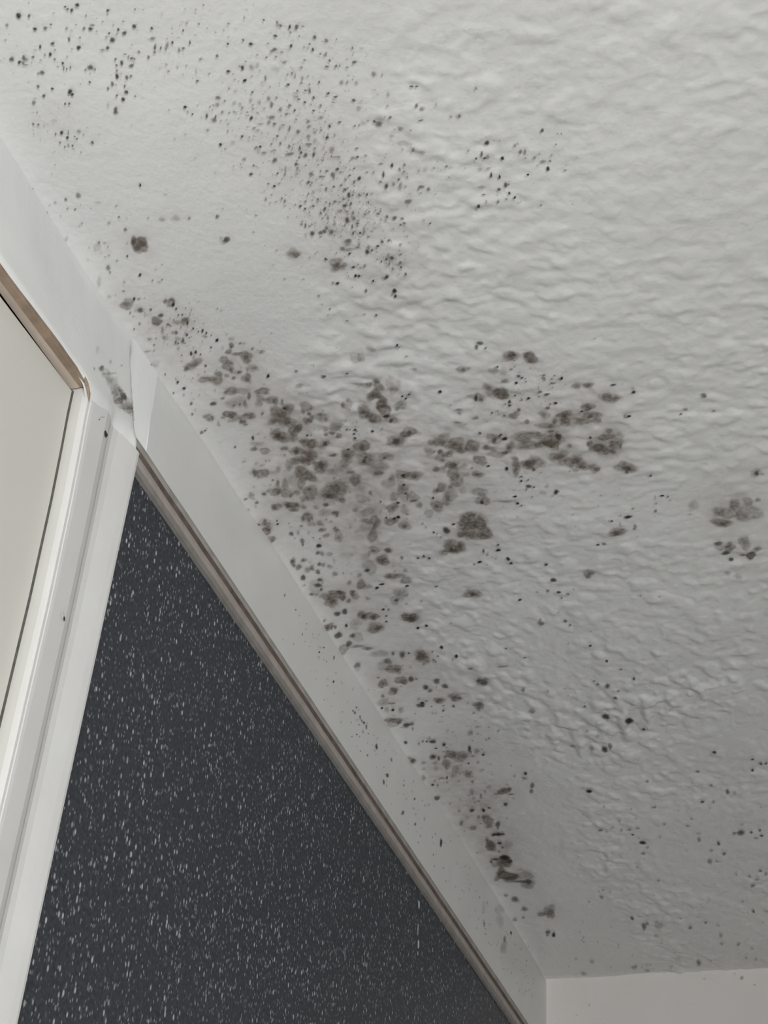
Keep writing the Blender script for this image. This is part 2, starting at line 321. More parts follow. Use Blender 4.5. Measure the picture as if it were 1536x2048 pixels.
# mould colonies: centre x, y, two half-axes (0.1 mm), cover (%)
BLOTCHES = [(-8881,-2354,24,-98.6,104.7,19.5,28),(-8264,-1363,22.5,-95.7,113.1,29.7,50),(-9000,-2047,17.7,-72.5,93.1,20.2,20),(-8818,-594,16,-66.9,95.7,33.2,25),(-8833,-592,17.4,-72.9,85.9,29.8,40),(-9120,-2257,20.7,-84,60.3,12,15),
(-7995,-3078,16.2,-68.7,76.4,8.4,30),(-9476,-1822,16.8,-67.6,47.8,11.9,40),(-8385,-662,13.3,-56.5,82.3,26.9,15),(-8996,-935,12.8,-53.2,73.5,23.6,30),(-8305,-1328,13,-55.4,81.8,21.8,50),(-8813,-1875,14.7,-60.7,55.9,12.8,45),
(-9010,-702,14.4,-59.6,55.4,19,18),(-7298,-647,16.8,-75.1,66.1,19.8,20),(-9193,-557,10.9,-44.9,66.4,24.1,50),(-9091,-889,12,-49.4,59.7,19.6,45),(-9167,-2151,12.7,-51.7,50,10.5,20),(-8992,-2031,12.9,-52.8,51.8,11.3,50),
(-9775,-307,12.7,-51.1,48.8,19.9,25),(-9611,-507,9.9,-40,63.3,24.2,55),(-8577,-29,9.8,-41.9,81.1,31.6,22),(-8610,-1294,9.5,-39.7,77.8,21.5,30),(-8631,-2416,13.6,-56.2,50.2,8.9,50),(-8978,-1910,17.8,-73,35.5,8.1,35),
(-8082,-1168,13.2,-56.8,59.7,16.4,60),(-9091,-617,8.6,-35.7,73,25.8,15),(-9282,-2436,13.8,-55.6,38.8,7.2,40),(-8160,-1335,20.4,-87.2,35.6,9.4,35),(-9208,-1121,12.4,-50.7,47.5,14.7,45),(-9069,-1875,14.5,-59.4,39,9.2,50),
(-9702,-1259,9.6,-38.4,52.7,16.4,22),(-8849,-439,11.1,-46.4,57.4,20.8,40),(-9077,-590,8.6,-35.7,65.9,23.4,50),(-7821,-111,10.7,-46.9,68.7,24.6,18),(-7968,-553,10.5,-45.6,66.3,21.5,25),(-8839,-1381,8.5,-35.3,65.2,17.9,40),
(-8758,-1384,8.5,-35.5,66.1,18,45),(-8813,-2038,11.4,-46.9,47.1,10.1,50),(-9428,-443,10.2,-41.9,50.1,19.1,60),(-7236,-360,13.8,-62.3,57.3,18.4,40),(-5200,-433,12.1,-60.2,89.4,24.3,45),(-11068,-281,8.8,-33.6,38.6,18.2,75),
(-9312,-604,11.4,-46.7,43.8,15.9,45),(-8718,-1016,7.2,-30.2,77,23.5,30),(-9514,-1019,8.6,-35,53.4,17.5,55),(-10665,-1250,9.2,-35.3,37.2,12.8,50),(-9208,-905,10.8,-44.2,46,15.2,55),(-7931,-2907,12.8,-54.3,43.6,5.4,55),
(-8708,-2147,11.4,-47.1,43.5,8.8,40),(-9471,-1841,9.5,-38.3,43.9,10.9,50),(-8859,-1134,10.3,-42.7,48.6,14.5,45),(-2799,-252,15.1,-85.5,88.4,21.5,75),(-7694,-3023,8.2,-35.3,67.8,7.6,40),(-9561,-525,8.5,-34.4,50.4,19.1,45),
(-7656,-169,9.2,-40.6,70.4,24.5,25),(-9084,-1703,9.7,-39.8,45.3,11.4,40),(-8778,-2140,9.7,-40.1,47.2,9.6,45),(-9498,-1141,9.2,-37.1,45,14.2,65),(-9764,-1966,8.4,-33.3,43.2,10.4,50),(-8892,-757,7.2,-30,65.8,22,30),
(-7502,-1152,11.4,-50.1,53.8,14.2,55),(-9155,-796,8.8,-36.4,50.2,17,45),(-9441,-1059,8.9,-36.3,45.6,14.7,50),(-3110,-301,9.4,-52.4,125.3,30.7,75),(-9058,-1561,8.4,-34.4,49.9,13.2,55),(-9727,-2075,8.7,-34.5,39.7,9.1,45),
(-8521,-1185,9,-37.7,53.5,15.2,45),(-8020,-2946,9.8,-41.4,47.7,5.8,35),(-7997,-2247,11.6,-49.7,41.6,7.5,50),(-9098,-1434,9.8,-40.2,40.9,11.3,35),(-9172,-482,11.5,-47.5,36.1,13.3,50),(-7632,-671,9.7,-42.6,58.1,17.8,30),
(-10120,-511,9.1,-36,36.3,14.6,60),(-9079,-1018,9.4,-38.6,43.3,13.7,35),(-8799,-1770,6.2,-25.8,64.9,15.5,55),(-9640,-1123,8.6,-34.4,40.6,13.1,70),(-11039,-286,7.1,-27.2,36.4,17.1,55),(-9065,-455,10.1,-42,40.5,14.9,50),
(-8742,-273,10.3,-43.4,43.1,16.1,60),(-7678,-192,10.7,-47.2,51.4,17.8,35),(-8031,-664,10.4,-45.2,48,15.2,50),(-9272,-1223,9.8,-40,38.1,11.5,50),(-8605,-1490,10,-41.8,42.6,11,30),(-7306,-639,10.7,-47.8,53.8,16.2,60),
(-10684,-30,9.2,-36,30.9,14.8,50),(-9647,-583,9.3,-37.5,38,14.3,45),(-9005,-495,9.5,-39.7,42.8,15.5,55),(-8513,-1486,9.4,-39.7,45.2,11.6,45),(-9446,-558,8.5,-34.7,42.8,15.9,50),(-8985,-387,8.7,-36.3,46.8,17.4,20),
(-8905,-763,7.2,-30,56.3,18.8,30),(-8821,-956,8.6,-36,47.3,14.8,28),(-7317,-238,9.2,-41.5,61.7,20.6,20),(-6730,-270,9.4,-43.2,67.3,21.2,25),(-3426,-394,9.4,-51.4,106.1,25.9,20),(-9122,-2032,13.4,-54.8,26.3,5.8,35),
(-10797,-1042,8.3,-32,29.8,11.1,20),(-8054,-1214,8.2,-35.3,55.6,15.1,50),(-9524,-751,9.3,-37.6,37,13.1,40),(-9642,-258,11.3,-46,30,12.3,35),(-9475,-1700,10.9,-44,29.6,7.7,40),(-6898,-282,12.4,-56.9,47.2,15.1,25),
(-6356,-930,9.9,-46.2,61.5,15.8,50),(-6676,-319,10.9,-50.5,54.2,16.8,50),(-8853,-2290,9.6,-39.6,35.8,6.9,45),(-8276,-1405,8.7,-36.9,47.2,12.2,40),(-7549,-615,9.1,-40.2,54.2,16.7,25),(-8908,-2421,8,-32.7,41.6,7.5,20),
(-2540,-398,9.4,-53.9,106.8,24.7,45),(-9516,-1246,7.5,-30.1,41.4,12.7,40),(-8572,-903,7.8,-33.1,49.5,15.4,40),(-8890,-1067,8.3,-34.4,42.9,13.1,40),(-9154,-2311,11.1,-45,27.9,5.5,50),(-9635,-702,8.4,-33.9,36.2,13.2,35),
(-9421,-812,8.4,-34.4,37.6,13,40),(-9261,-500,8.6,-35.3,39.1,14.5,50),(-9959,-1115,8.1,-32.4,33.6,11.2,20),(-8312,-686,6.5,-27.8,62.4,20.2,40),(-9124,-1484,8.4,-34.3,38.8,10.6,40),(-8915,-1575,8.4,-34.8,40.2,10.4,50),
(-8162,-1422,8.7,-37.2,45.9,11.7,35),(-8098,-3005,7.1,-30.1,51.7,6.1,50),(-1897,-464,8.2,-49,125.9,27.6,40),(-9108,-212,8.1,-33.8,42.3,16.6,50),(-8709,-748,10.2,-42.7,35,11.5,22),(-9113,-2242,10.5,-42.7,28.2,5.7,50),
(-9526,-556,7.1,-28.7,42.2,15.8,55),(-9093,-769,7.1,-29.5,45.4,15.4,30),(-8649,-1066,7.2,-30.3,48.6,14.5,35),(-8056,-2901,8.8,-37.2,40.4,5.1,40),(-8601,-326,7.7,-32.5,48.1,17.5,40),(-8373,-924,9.1,-38.6,40.9,12.4,35),
(-9202,-2159,11.1,-45.1,25.8,5.4,50),(-7993,-3035,8.1,-34.4,43,4.9,20),(-9987,-270,8.4,-33.5,31.3,13.2,50),(-9760,-452,5.6,-22.6,48.7,19.2,35),(-8875,-289,8.8,-36.8,38.3,14.4,40),(-8623,-459,8.8,-37.3,39.7,14,20),
(-8139,-450,9,-38.7,43.1,14.6,15),(-8463,-748,5.9,-24.9,60.8,19.6,40),(-7153,-191,9.3,-42.1,50.6,16.9,25),(-8156,-2758,6.5,-27.5,51.6,7.2,20),(-3993,-366,7.5,-39.8,99.2,25.3,50),(-9879,-318,9.2,-37.1,28.7,11.8,45),
(-9177,-1419,7.5,-30.8,38.6,10.8,40),(-7837,-684,12.6,-55,31.5,9.8,50),(-8807,-1856,7.8,-32.4,38.8,8.9,55),(-8671,-2231,8.1,-33.6,37.1,7.2,40),(-2797,-413,9.4,-53.2,88.1,20.6,30),(-10082,-383,7.2,-28.6,33.6,13.9,55),
(-8960,-2028,9.7,-39.7,29.2,6.4,60),(-8945,-1682,9.8,-40.3,29.6,7.4,30),(-2715,-265,11.3,-64.4,73.5,17.7,60),(-9400,-1159,8.4,-34,32.2,10,40),(-6166,-660,9.4,-44.3,54.9,15,55),(-9862,-385,9.8,-39.3,25.5,10.3,30),
(-8957,-419,5.8,-24.2,52.6,19.3,40),(-10647,-1233,6.7,-25.8,28.9,10,35),(-8354,-461,6.5,-27.9,52,17.9,30),(-7610,-146,7.7,-34,52,18.1,50),(-6792,-575,7.7,-35.5,58.2,17.1,60),(-8766,-2095,6.5,-26.8,43.1,9,30),
(-8574,-737,8.8,-37,35.8,11.7,30),(-7383,-381,9.2,-41.1,43.8,14.2,60),(-6498,-330,8.5,-39.4,55.6,17,50),(-9137,-2145,7,-28.5,36.2,7.6,55),(-5865,-64,12.1,-58.4,42.8,13.3,30),(-10028,-513,9.7,-38.5,23.1,9.2,28),
(-9748,-519,9.8,-39.5,24.3,9.4,50),(-8912,-219,10.2,-42.9,28.6,11,45),(-8791,-398,10.2,-43,29,10.6,30),(-6847,-576,10.8,-49.4,39.4,11.6,20),(-8993,-1779,5.8,-24,43.9,10.6,50),(-9233,-2306,7.9,-31.9,29.5,5.8,50),
(-8814,-2314,8,-33.1,31.8,6,50),(-8850,-2071,8.1,-33.3,31.9,6.7,30),(-8160,-647,8.9,-38.4,36.3,11.7,30),(-9075,-1470,8.4,-34.5,30.3,8.3,50),(-7665,-2925,7.3,-31.2,43,5.2,60),(-8704,-1266,6.6,-27.5,42.1,11.9,55),
(-7562,-1977,6.7,-29.2,49.8,9.8,50),(-8434,-850,8.2,-34.8,36.5,11.4,50),(-8399,-3170,7.3,-30.5,35.5,3.8,25),(-10207,31,7,-27.7,30.3,14,20),(-9556,-1141,6.9,-27.9,33,10.5,50),(-9141,-1372,7,-28.7,35.3,10,50),
(-8558,-1250,7.2,-30.3,39.3,11,25),(-10130,-169,9.7,-38.7,21.4,9.4,45),(-9835,-500,9.8,-39.2,22.4,8.8,55),(-9731,-1683,9.4,-37.6,21.9,5.9,40),(-8977,-1846,9.7,-39.9,25.1,5.9,25),(-8941,-2352,9.6,-39.2,24.9,4.7,50),
(-3477,-257,7.9,-43.2,81.7,20.7,75),(-10791,-1055,7,-26.9,23.2,8.6,50),(-7033,-48,7.5,-34.1,51.8,17.6,40),(-8861,-2392,7,-28.9,33.6,6.1,50),(-9690,-231,7.9,-32.1,28.1,11.6,65),(-10516,-132,6.8,-26.8,26.9,12.4,65),
(-6833,-579,6.2,-28.3,60.5,17.8,45),(-10002,-227,8.4,-33.5,23.4,10,20),(-9646,-345,8.5,-34.4,24.9,10,65),(-9142,-406,4.3,-17.9,54.6,20.5,35),(-9602,-944,6.9,-28.1,29.6,10,30),(-8972,-315,5.2,-21.9,47,17.7,40),
(-8439,0,7.5,-32.1,37.4,14.5,45),(-8100,-568,7.5,-32.2,38.9,12.7,18),(-9037,-1491,7,-28.8,32.3,8.7,50),(-7762,-749,9,-39.4,34.1,10.3,45),(-6004,-808,7.8,-37.1,53,13.8,65),(-6209,-95,9.5,-45,43.7,13.8,25),
(-5919,-81,14.3,-68.9,30.3,9.4,60),(-4971,-337,4.8,-24.2,102.6,28.1,30),(-9061,-1963,9.7,-39.5,22.6,5.1,55),(-10157,-220,7.2,-28.6,25.8,11.2,45),(-9695,-99,7.4,-30,28.2,12,50),(-9967,-452,5.8,-23.3,32.8,13.2,60),
(-7786,-430,6,-26.5,50.2,16.6,50),(-8539,-975,5.8,-24.5,43.7,13.3,20),(-6486,-178,6.9,-32.3,55.9,17.7,60),(-5096,-295,7.1,-35.2,67.4,18.8,50),(-9673,-1848,6,-23.8,31.3,7.9,30),(-9230,-2042,7.3,-29.7,27.8,6.2,40),
(-9287,-689,6.5,-26.8,33.4,11.8,45),(-7410,-320,7.4,-32.9,43.7,14.4,65),(-7703,-135,7.6,-33.7,39.6,14,40),(-8756,-1033,7.2,-30,32.5,9.9,25),(-4521,-642,9,-45.9,54.6,13.4,70),(-10630,-271,5.4,-21,28.9,13,55),
(-8794,-1525,7.9,-32.9,28,7.3,55),(-5256,-373,7,-34.8,62.6,17.3,50),(-9767,-1973,5.3,-21,32.4,7.8,50),(-9744,-2066,5.6,-22.2,30.6,7.1,50),(-9310,-612,6.5,-26.8,31.6,11.4,50),(-8760,-178,6.8,-28.6,35.2,13.5,55),
(-9075,-1292,6.5,-26.6,32.2,9.3,35),(-8125,-3092,6.5,-27.2,35,3.9,40),(-9023,-1398,7.6,-31.3,27,7.5,50),(-9385,-522,5.7,-23.3,34.7,12.9,35),(-9705,-1174,6,-24.2,28.8,9.2,55),(-8659,-1390,5.1,-21.5,42.3,11.4,25),
(-8682,-950,6.4,-26.7,34.9,10.8,45),(-7549,-3047,6.7,-29.1,36.3,4,80),(-9386,-459,6.6,-26.8,29.6,11.2,50),(-8037,-666,6.9,-29.7,37,11.7,45),(-6365,-921,7.1,-33.2,47.4,12.3,30),(-10011,-206,9.1,-36.3,18.7,8,50),
(-9384,-291,8.6,-35.3,22.7,9,25),(-8917,-1384,8.5,-35.1,23.9,6.6,60),(-11107,-60,4.7,-18.2,27.3,13.7,22),(-9272,-1873,6.7,-27.2,26.7,6.4,50),(-8475,-698,7.3,-31.1,30.4,9.9,40),(-9006,-1340,7,-29.1,27.2,7.7,30),
(-7215,-338,7.7,-34.7,37.5,12.1,30),(-10134,-378,6.1,-24.1,25.7,10.7,50),(-9560,-456,6.2,-25.3,28.6,11,50),(-6744,-599,5.3,-24.2,58.6,17,40),(-6352,-216,6.9,-32.6,48.4,15,45),(-11504,-1750,5.6,-20.7,17.3,5.5,20),
(-8537,-10,6.9,-29.3,32.7,12.7,50),(-8480,-1626,15,-63,13.8,3.4,30),(-9551,-1780,5.7,-22.8,28.3,7.2,40),(-9290,-2424,6,-24,27.1,5.1,40),(-11334,-1821,7.3,-27.4,13.4,4.1,22),(-9130,-165,5.8,-24.1,33.1,13.1,20),
(-9104,-273,8.7,-36.1,22.1,8.5,25),(-8792,-548,8.7,-36.6,23.1,8.1,40),(-7732,-232,12.2,-53.7,20.8,7.2,55),(-9020,-1560,5.6,-23,32.3,8.5,30),(-4898,-428,6.4,-32.3,62,16.5,30),(-9431,-2276,6.9,-27.6,22.8,4.6,35),
(-10478,-286,5.7,-22.4,24.1,10.7,65),(-7345,-38,6.8,-30.6,39.5,13.8,60),(-10625,-77,6.8,-26.5,19.4,9.2,20),(-6149,-522,7.8,-37.1,40.7,11.5,50),(-1347,-1462,5.6,-34.4,98.5,15.6,30),(-9655,-1900,5.3,-21.3,27.6,6.8,18),
(-9107,-2329,5.4,-21.9,30.2,5.8,40),(-9656,-599,6.4,-26.1,24.7,9.3,30),(-10015,-1227,6.2,-24.6,22.6,7.3,25),(-8463,-1116,6.7,-28.2,30.1,8.7,30),(-10979,-726,5,-19.1,22.6,9.4,20),(-1794,-458,5.2,-31.4,104.1,22.7,45),
(-9194,-2147,7.9,-32.3,19.9,4.2,30),(-8876,-2284,8,-33,21,4,40),(-7678,-2868,8.3,-35.5,25.3,3.2,30),(-9312,-309,5.7,-23.6,30.1,11.7,40),(-9197,-562,4.9,-20.1,35.9,13,35),(-8927,-245,5.8,-24.5,32.3,12.3,30),
(-8569,-43,5.1,-21.6,40.6,15.8,50),(-7676,-256,5.2,-22.9,46.7,15.9,45),(-7668,-348,6.1,-26.9,39.6,13.2,40),(-9653,-1246,5.5,-22.1,27.4,8.5,20),(-9424,-2342,5.9,-23.8,24.6,4.9,60),(-11182,-547,4.8,-18.3,21.7,9.7,25),
(-9514,-661,6.2,-25.2,25.3,9.2,50),(-9959,-1150,4.1,-16.2,33.6,11.1,25),(-7755,-456,9.1,-39.9,25.2,8.3,35),(-8439,-760,4.4,-18.7,44.7,14.3,30),(-9599,-1164,6.1,-24.5,24.5,7.8,65),(-8034,-1101,6.5,-27.9,32.3,9,55),
]
SPECKS = [(-7298,-647,6.7,-30,36.7,11,60),(-10886,36,3.4,-13.3,33.8,16.8,18),(-7930,-2935,6.5,-27.8,29.1,3.5,30),(-3208,-330,7.6,-41.7,59.4,14.5,80),(-1823,-372,7.5,-44.8,69.3,15.5,45),(-8943,-930,7.2,-29.7,24.1,7.7,45),
(-9212,-1128,5.1,-20.7,31.6,9.8,65),(-6648,-349,5.6,-26,48.9,15.1,40),(-8269,-1180,5.5,-23.6,35.1,9.8,75),(-5534,-1898,6.8,-32.5,44.9,7.8,85),(-7320,-2940,6.3,-27.5,33.6,3.9,20),(-8158,-66,4.8,-20.9,43.4,16.2,45),
(-6795,-314,6.2,-28.6,42.6,13.4,50),(-9002,-1675,5.9,-24.1,27.2,6.8,35),(-9757,-1071,12.4,-49.6,11.1,3.7,30),(-9529,-691,3.9,-16,37,13.4,50),(-8567,-1081,6.4,-26.8,27.6,8.1,35),(-7223,-71,6.8,-30.8,35.2,12.1,65),
(-3076,-199,5.7,-31.6,75.6,19,30),(-2963,-237,5.7,-31.8,76.6,18.9,50),(-4877,-424,5.6,-28.3,60.5,16.1,25),(-9453,-570,5.1,-20.8,29.1,10.8,50),(-8877,-996,5.2,-21.4,31.8,9.9,30),(-6861,-448,5.6,-25.5,44.7,13.6,50),
(-9273,-2474,5,-20.2,27.2,4.9,35),(-7612,-3097,5.6,-24.1,33,3.5,45),(-9344,-804,5.6,-23.1,26,8.9,45),(-8924,-67,4.4,-18.5,38.2,15.2,35),(-9262,-1187,5.6,-22.9,26.1,7.9,30),(-8932,-1425,5.6,-23.3,27.5,7.5,30),
(-8896,-1471,5.6,-23.3,27.6,7.4,25),(-9029,-1641,7,-28.6,21.4,5.5,55),(-6384,-236,6.3,-29.5,42.5,13.2,35),(-6105,-367,7.9,-37.4,35.2,10.4,65),(-8981,-1945,7.1,-29.2,20.8,4.7,45),(-8629,-2426,6.5,-26.8,24,4.2,60),
(-8900,-1291,6.5,-27,24,6.8,50),(-3349,-2503,7.2,-38.4,51.4,5.9,60),(-366,-1512,6,-38.6,87.1,12.9,12),(-10038,-307,5.8,-23.3,21.6,9.1,45),(-2227,-194,6.8,-39.7,66.6,15.9,55),(-9478,-601,4.8,-19.6,28.9,10.7,30),
(-11897,-1372,5.3,-19.6,12.8,4.9,20),(-8528,-334,6.5,-27.7,26.4,9.5,35),(-2645,-350,11.3,-64.4,37,8.7,60),(-5633,-1731,5.6,-27,47.2,8.9,75),(-8140,-744,5.6,-24.3,32.1,10,50),(-8811,-2369,5.1,-21.1,27.5,5.1,50),
(-9424,-744,5.6,-23,24,8.4,20),(-9285,-717,5.7,-23.3,24.6,8.6,20),(-9098,-607,4,-16.6,36.4,12.9,40),(-9425,-1051,5.6,-22.7,23.7,7.7,40),(-7039,-160,10.9,-49.5,20.6,6.8,50),(-6439,-592,6.2,-29.1,39,11.1,60),
(-11477,-1739,5.3,-19.6,13.9,4.4,60),(-9254,-2284,5.4,-21.7,23.5,4.7,30),(-10982,-748,4.5,-17.2,20.1,8.3,70),(-9827,-728,6.4,-25.5,19.1,7,35),(-8456,-383,6.8,-29,24.6,8.7,45),(-10481,-242,5.7,-22.4,18.5,8.2,40),
(-8042,-130,4.8,-21.1,37.5,13.6,35),(-9207,-908,4.8,-19.8,28.3,9.3,50),(-9729,-542,5,-20.3,24.4,9.4,50),(-9130,-329,5.2,-21.6,27.4,10.5,30),(-9757,-1175,4.9,-19.7,23.8,7.6,55),(-9151,-1332,5,-20.7,26.5,7.6,40),
(-5240,-44,5.8,-28.8,49.9,14.9,50),(-7377,-2876,5.2,-22.9,33.4,4,20),(-7237,-386,5.8,-26.3,34.8,11.1,50),(-9456,-1861,4.8,-19.1,24.9,6.1,40),(-7992,-2242,5,-21.3,31.8,5.8,45),(-3881,-201,5.7,-30.2,59.6,15.7,40),
(-3422,-280,4.9,-26.8,72.5,18.2,40),(-9753,-360,3.4,-13.6,35.8,14.4,35),(-11102,-269,3.4,-12.9,25.5,12.2,60),(-10145,-200,5.5,-22.1,19.8,8.6,25),(-9349,-255,5.7,-23.6,22.9,9.1,45),(-8530,-393,5.9,-25.1,26.3,9.4,40),
(-8391,-388,5.9,-25.4,26.9,9.5,35),(-9941,-454,4.7,-18.9,23.5,9.4,30),(-8874,-358,5,-20.8,28.6,10.6,35),(-7707,-339,5.2,-22.8,34.7,11.7,55),(-8827,-774,4.9,-20.5,28.5,9.4,20),(-8683,-1225,4.9,-20.4,28.8,8.2,40),
(-9707,-2080,5.3,-21,19.9,4.6,45),(-8993,-2382,5.4,-22.1,22.5,4.2,40),(-8827,-2030,5.5,-22.8,23.5,5.1,35),(-10754,-1347,7.3,-27.9,11.6,3.9,40),(-8202,-1254,5.2,-22.4,29.2,7.9,40),(-7091,-109,5.6,-25.4,35.9,12.1,60),
(-6481,-340,5.6,-26.3,39,11.9,40),(-10164,-472,6.9,-27.2,15,6.1,50),(-10025,-409,6.9,-27.6,15.4,6.3,30),(-9307,-439,7.2,-29.4,17.6,6.7,45),(-6995,-222,7.8,-35.4,25.9,8.4,50),(-9018,-2082,4.5,-18.4,26.8,5.7,70),
(-8912,-2250,4.8,-19.7,25.1,4.9,50),(-3701,-387,11.3,-60.7,28,7,80),(-2759,-476,5.6,-31.9,62.4,14.3,30),(-7726,-2859,5.9,-25.5,25.1,3.2,65),(-7609,-2893,6.2,-26.9,24.1,2.9,70),(-5851,-1197,5.1,-24.4,43.7,10,40),
(-9343,-576,5.7,-23.3,20.9,7.7,40),(-8612,-529,5.9,-24.8,23.8,8.2,55),(-8092,-84,4.8,-21,32.9,12.1,50),(-8730,-616,5.8,-24.5,23.3,8,50),(-9193,-1160,3.4,-13.8,35.2,10.7,20),(-10987,-1737,4.7,-17.8,15.4,4.7,50),
(-6510,-411,5.3,-24.7,38.8,11.6,65),(-5248,-220,5.5,-27,46.3,13.3,65),(-10797,-1353,3.9,-15.1,19.7,6.6,40),(-11196,-475,4.3,-16.4,17.1,7.8,35),(-11419,-2115,4.7,-17.4,13,3.5,20),(-10192,-433,4.9,-19.6,19.4,8,50),
(-9608,-283,5.1,-20.8,21.8,8.8,60),(-8720,-346,5.3,-22.3,25.5,9.3,40),(-8781,-2147,5.5,-22.7,21.4,4.4,40),(-7931,-2907,5.6,-23.7,24.2,3,40),(-9576,-1892,5,-20.2,19.6,4.8,50),(-9228,-2305,4.4,-17.9,23.6,4.7,55),
(-6541,-1131,9.6,-44.1,19.8,4.9,40),(-5107,-1625,5.1,-25.3,44.9,8.4,75),(-8699,-277,7.4,-31.1,17.8,6.6,50),(-9271,-1226,4.2,-17.1,26,7.8,50),(-8499,-1211,4.3,-18.3,29.8,8.4,20),(-8592,-1500,4.3,-17.9,29.1,7.5,30),
(-7661,-258,4.6,-20.2,35.1,12,40),(-6746,-63,4.7,-21.7,40.5,13.4,15),(-2632,-425,5.6,-32.2,58.1,13.4,60),(-10235,-468,4.4,-17.3,20.7,8.5,55),(-7493,-212,4.9,-21.9,33.6,11.4,70),(-6794,-75,5,-23.1,37.5,12.5,50),
(-5592,-632,4.4,-21.5,50.1,13.3,40),(-11391,-1472,2.8,-10.6,21.5,7.5,45),(-8696,-425,5,-21,25.5,9.1,30),(-9739,-1125,4.7,-18.7,20.7,6.7,50),(-8810,-1461,4.8,-20,24.3,6.5,35),(-5270,-601,5.4,-26.7,42.5,11.1,35),
(-9031,-1873,5.8,-23.8,18.6,4.4,35),(-8892,-1783,5.9,-24.2,19.1,4.6,35),(-3876,-352,6.8,-36.1,41.2,10.4,40),(-9816,-409,3.1,-12.4,32.2,12.9,50),(-8791,-558,5.8,-24.4,21.2,7.4,50),(-9306,-1644,5.5,-22.4,18.7,4.9,40),
(-6063,-190,3.5,-16.6,59.3,18.2,35),(-5819,-169,7,-33.8,30.7,9.3,70),(-5054,-190,3.5,-17.7,67.9,19.4,20),(-12471,-348,3.7,-13.3,12.7,7.1,85),(-11588,-1675,3.7,-13.7,14.9,5,28),(-7852,-137,7.3,-32,20.5,7.3,65),
(-7850,-653,5.4,-23.6,26.9,8.4,35),(-1337,-1315,4,-24.7,85.7,14.3,55),(-9110,-2501,4.1,-16.6,24,4.2,40),(-9078,-1702,3.9,-15.9,26.8,6.7,55),(-3908,-441,4.5,-24,59.1,14.7,60),(-4584,-376,4.5,-23.1,54.5,14.4,30),
(-7955,-299,4.5,-19.8,31.2,10.8,40),(-6156,-563,4.7,-22.2,40.6,11.4,30),(-9161,-2089,3.5,-14.3,28.1,6.1,50),(-1981,-234,5.3,-31.3,62.6,14.6,50),(-9429,-437,4.6,-18.6,22.4,8.6,60),(-7480,-152,4.9,-21.9,31.4,10.8,70),
(-8954,-1738,4.9,-20.1,21.1,5.2,60),(-10383,-126,4.7,-18.4,17.4,7.9,28),(-8997,-275,3.5,-14.6,31.9,12.2,50),(-8759,-158,3.5,-14.9,33.3,12.8,40),(-8629,-43,3.6,-15.1,34.2,13.3,45),(-8612,-666,5,-21,23.8,7.9,35),
(-5507,-293,5.4,-26.5,38.3,11,75),(-8890,-615,5.8,-24.2,18.9,6.6,40),(-8904,-1336,5.7,-23.5,18.4,5.2,35),(-8389,-1383,7.2,-30.5,16.1,4.2,30),(-2785,-2161,4.8,-26.7,55.3,7.2,40),(-9185,-712,6.3,-25.8,16.1,5.6,55),
(-6356,-635,5.6,-26.3,31,8.7,65),(-12136,-541,3.7,-13.7,12.5,6.3,70),(-11453,-127,3.3,-12.5,17.8,9.2,55),(-8188,-341,4.5,-19.4,27.9,9.7,28),(-8057,-168,3.9,-17.1,33,11.9,50),(-8608,-1281,3.7,-15.7,29.2,8.1,40),
(-10865,-1465,2.3,-8.7,27.3,9,30),(-7968,-71,3.6,-15.9,35.8,13.1,65),(-7051,-1537,5.2,-23.4,27.3,6.1,55),(-8710,-2161,6.5,-26.9,15.2,3.1,55),(-8516,-1877,6.6,-27.6,15.9,3.5,25),(-9183,-2960,4.3,-17.5,19.4,2.6,60),
(-4540,-53,5.3,-27.3,42.4,12.1,65),(-11092,-1729,2.4,-9.2,23.1,7.1,35),(-10410,-193,5.2,-20.5,14.4,6.5,35),(-10985,-2117,4.4,-16.8,12.5,3.2,30),(-7530,-1971,3.7,-16.4,33.4,6.6,30),(-10693,-10,3,-11.6,23.3,11.3,30),
(-12241,-705,3.8,-14,10.9,5.3,75),(-8009,-2279,5,-21.3,21.9,3.9,30),(-224,-1709,3.9,-25.8,80.7,11,45),(-8143,-734,4.2,-17.9,27.8,8.7,50),(-6105,-1833,5,-23.5,31.1,5.8,50),(-5134,-1521,5.1,-25.3,35.8,7,30),
(-10817,-1361,5.6,-21.4,10.6,3.6,60),(-11936,-1270,3.1,-11.2,14,5.6,35),(-11242,-1426,3.2,-12,16.3,5.7,60),(-10660,-1290,3.3,-12.8,18.6,6.3,45),(-10625,-85,4.1,-15.9,16.6,7.8,60),(-10445,-136,2.5,-9.7,28.7,13.1,30),
(-10361,-194,4.1,-16.2,17.5,7.8,35),(-9809,-179,5.1,-20.5,16.2,6.9,65),(-9376,-771,5.1,-20.8,17.2,6,60),(-8440,-473,4.4,-18.9,24.6,8.5,40),(-8047,-291,4.5,-19.6,26.4,9.2,35),(-7901,-457,4.5,-19.7,26.9,8.9,30),
(-7185,-167,4.6,-21,30.3,10.1,50),(-6100,-89,3.8,-18.1,44.3,13.9,35),(-11939,-1298,2.7,-10.1,15.2,6,25),(-11707,-984,3.8,-14,12.2,5.2,50),(-9199,-1933,4.2,-16.9,20,4.6,45),(-7832,-360,4.8,-21.2,25,8.4,35),
(-10003,-308,1.9,-7.8,38.9,16.3,35),(-11425,-1831,4,-14.9,11.5,3.5,45),(-11889,-551,2.2,-8.2,19.8,9.7,70),(-11419,-1264,5.1,-19,9.3,3.5,55),(-10771,-1315,4.3,-16.5,13.2,4.5,55),(-8706,-495,5,-21,19.6,6.9,55),
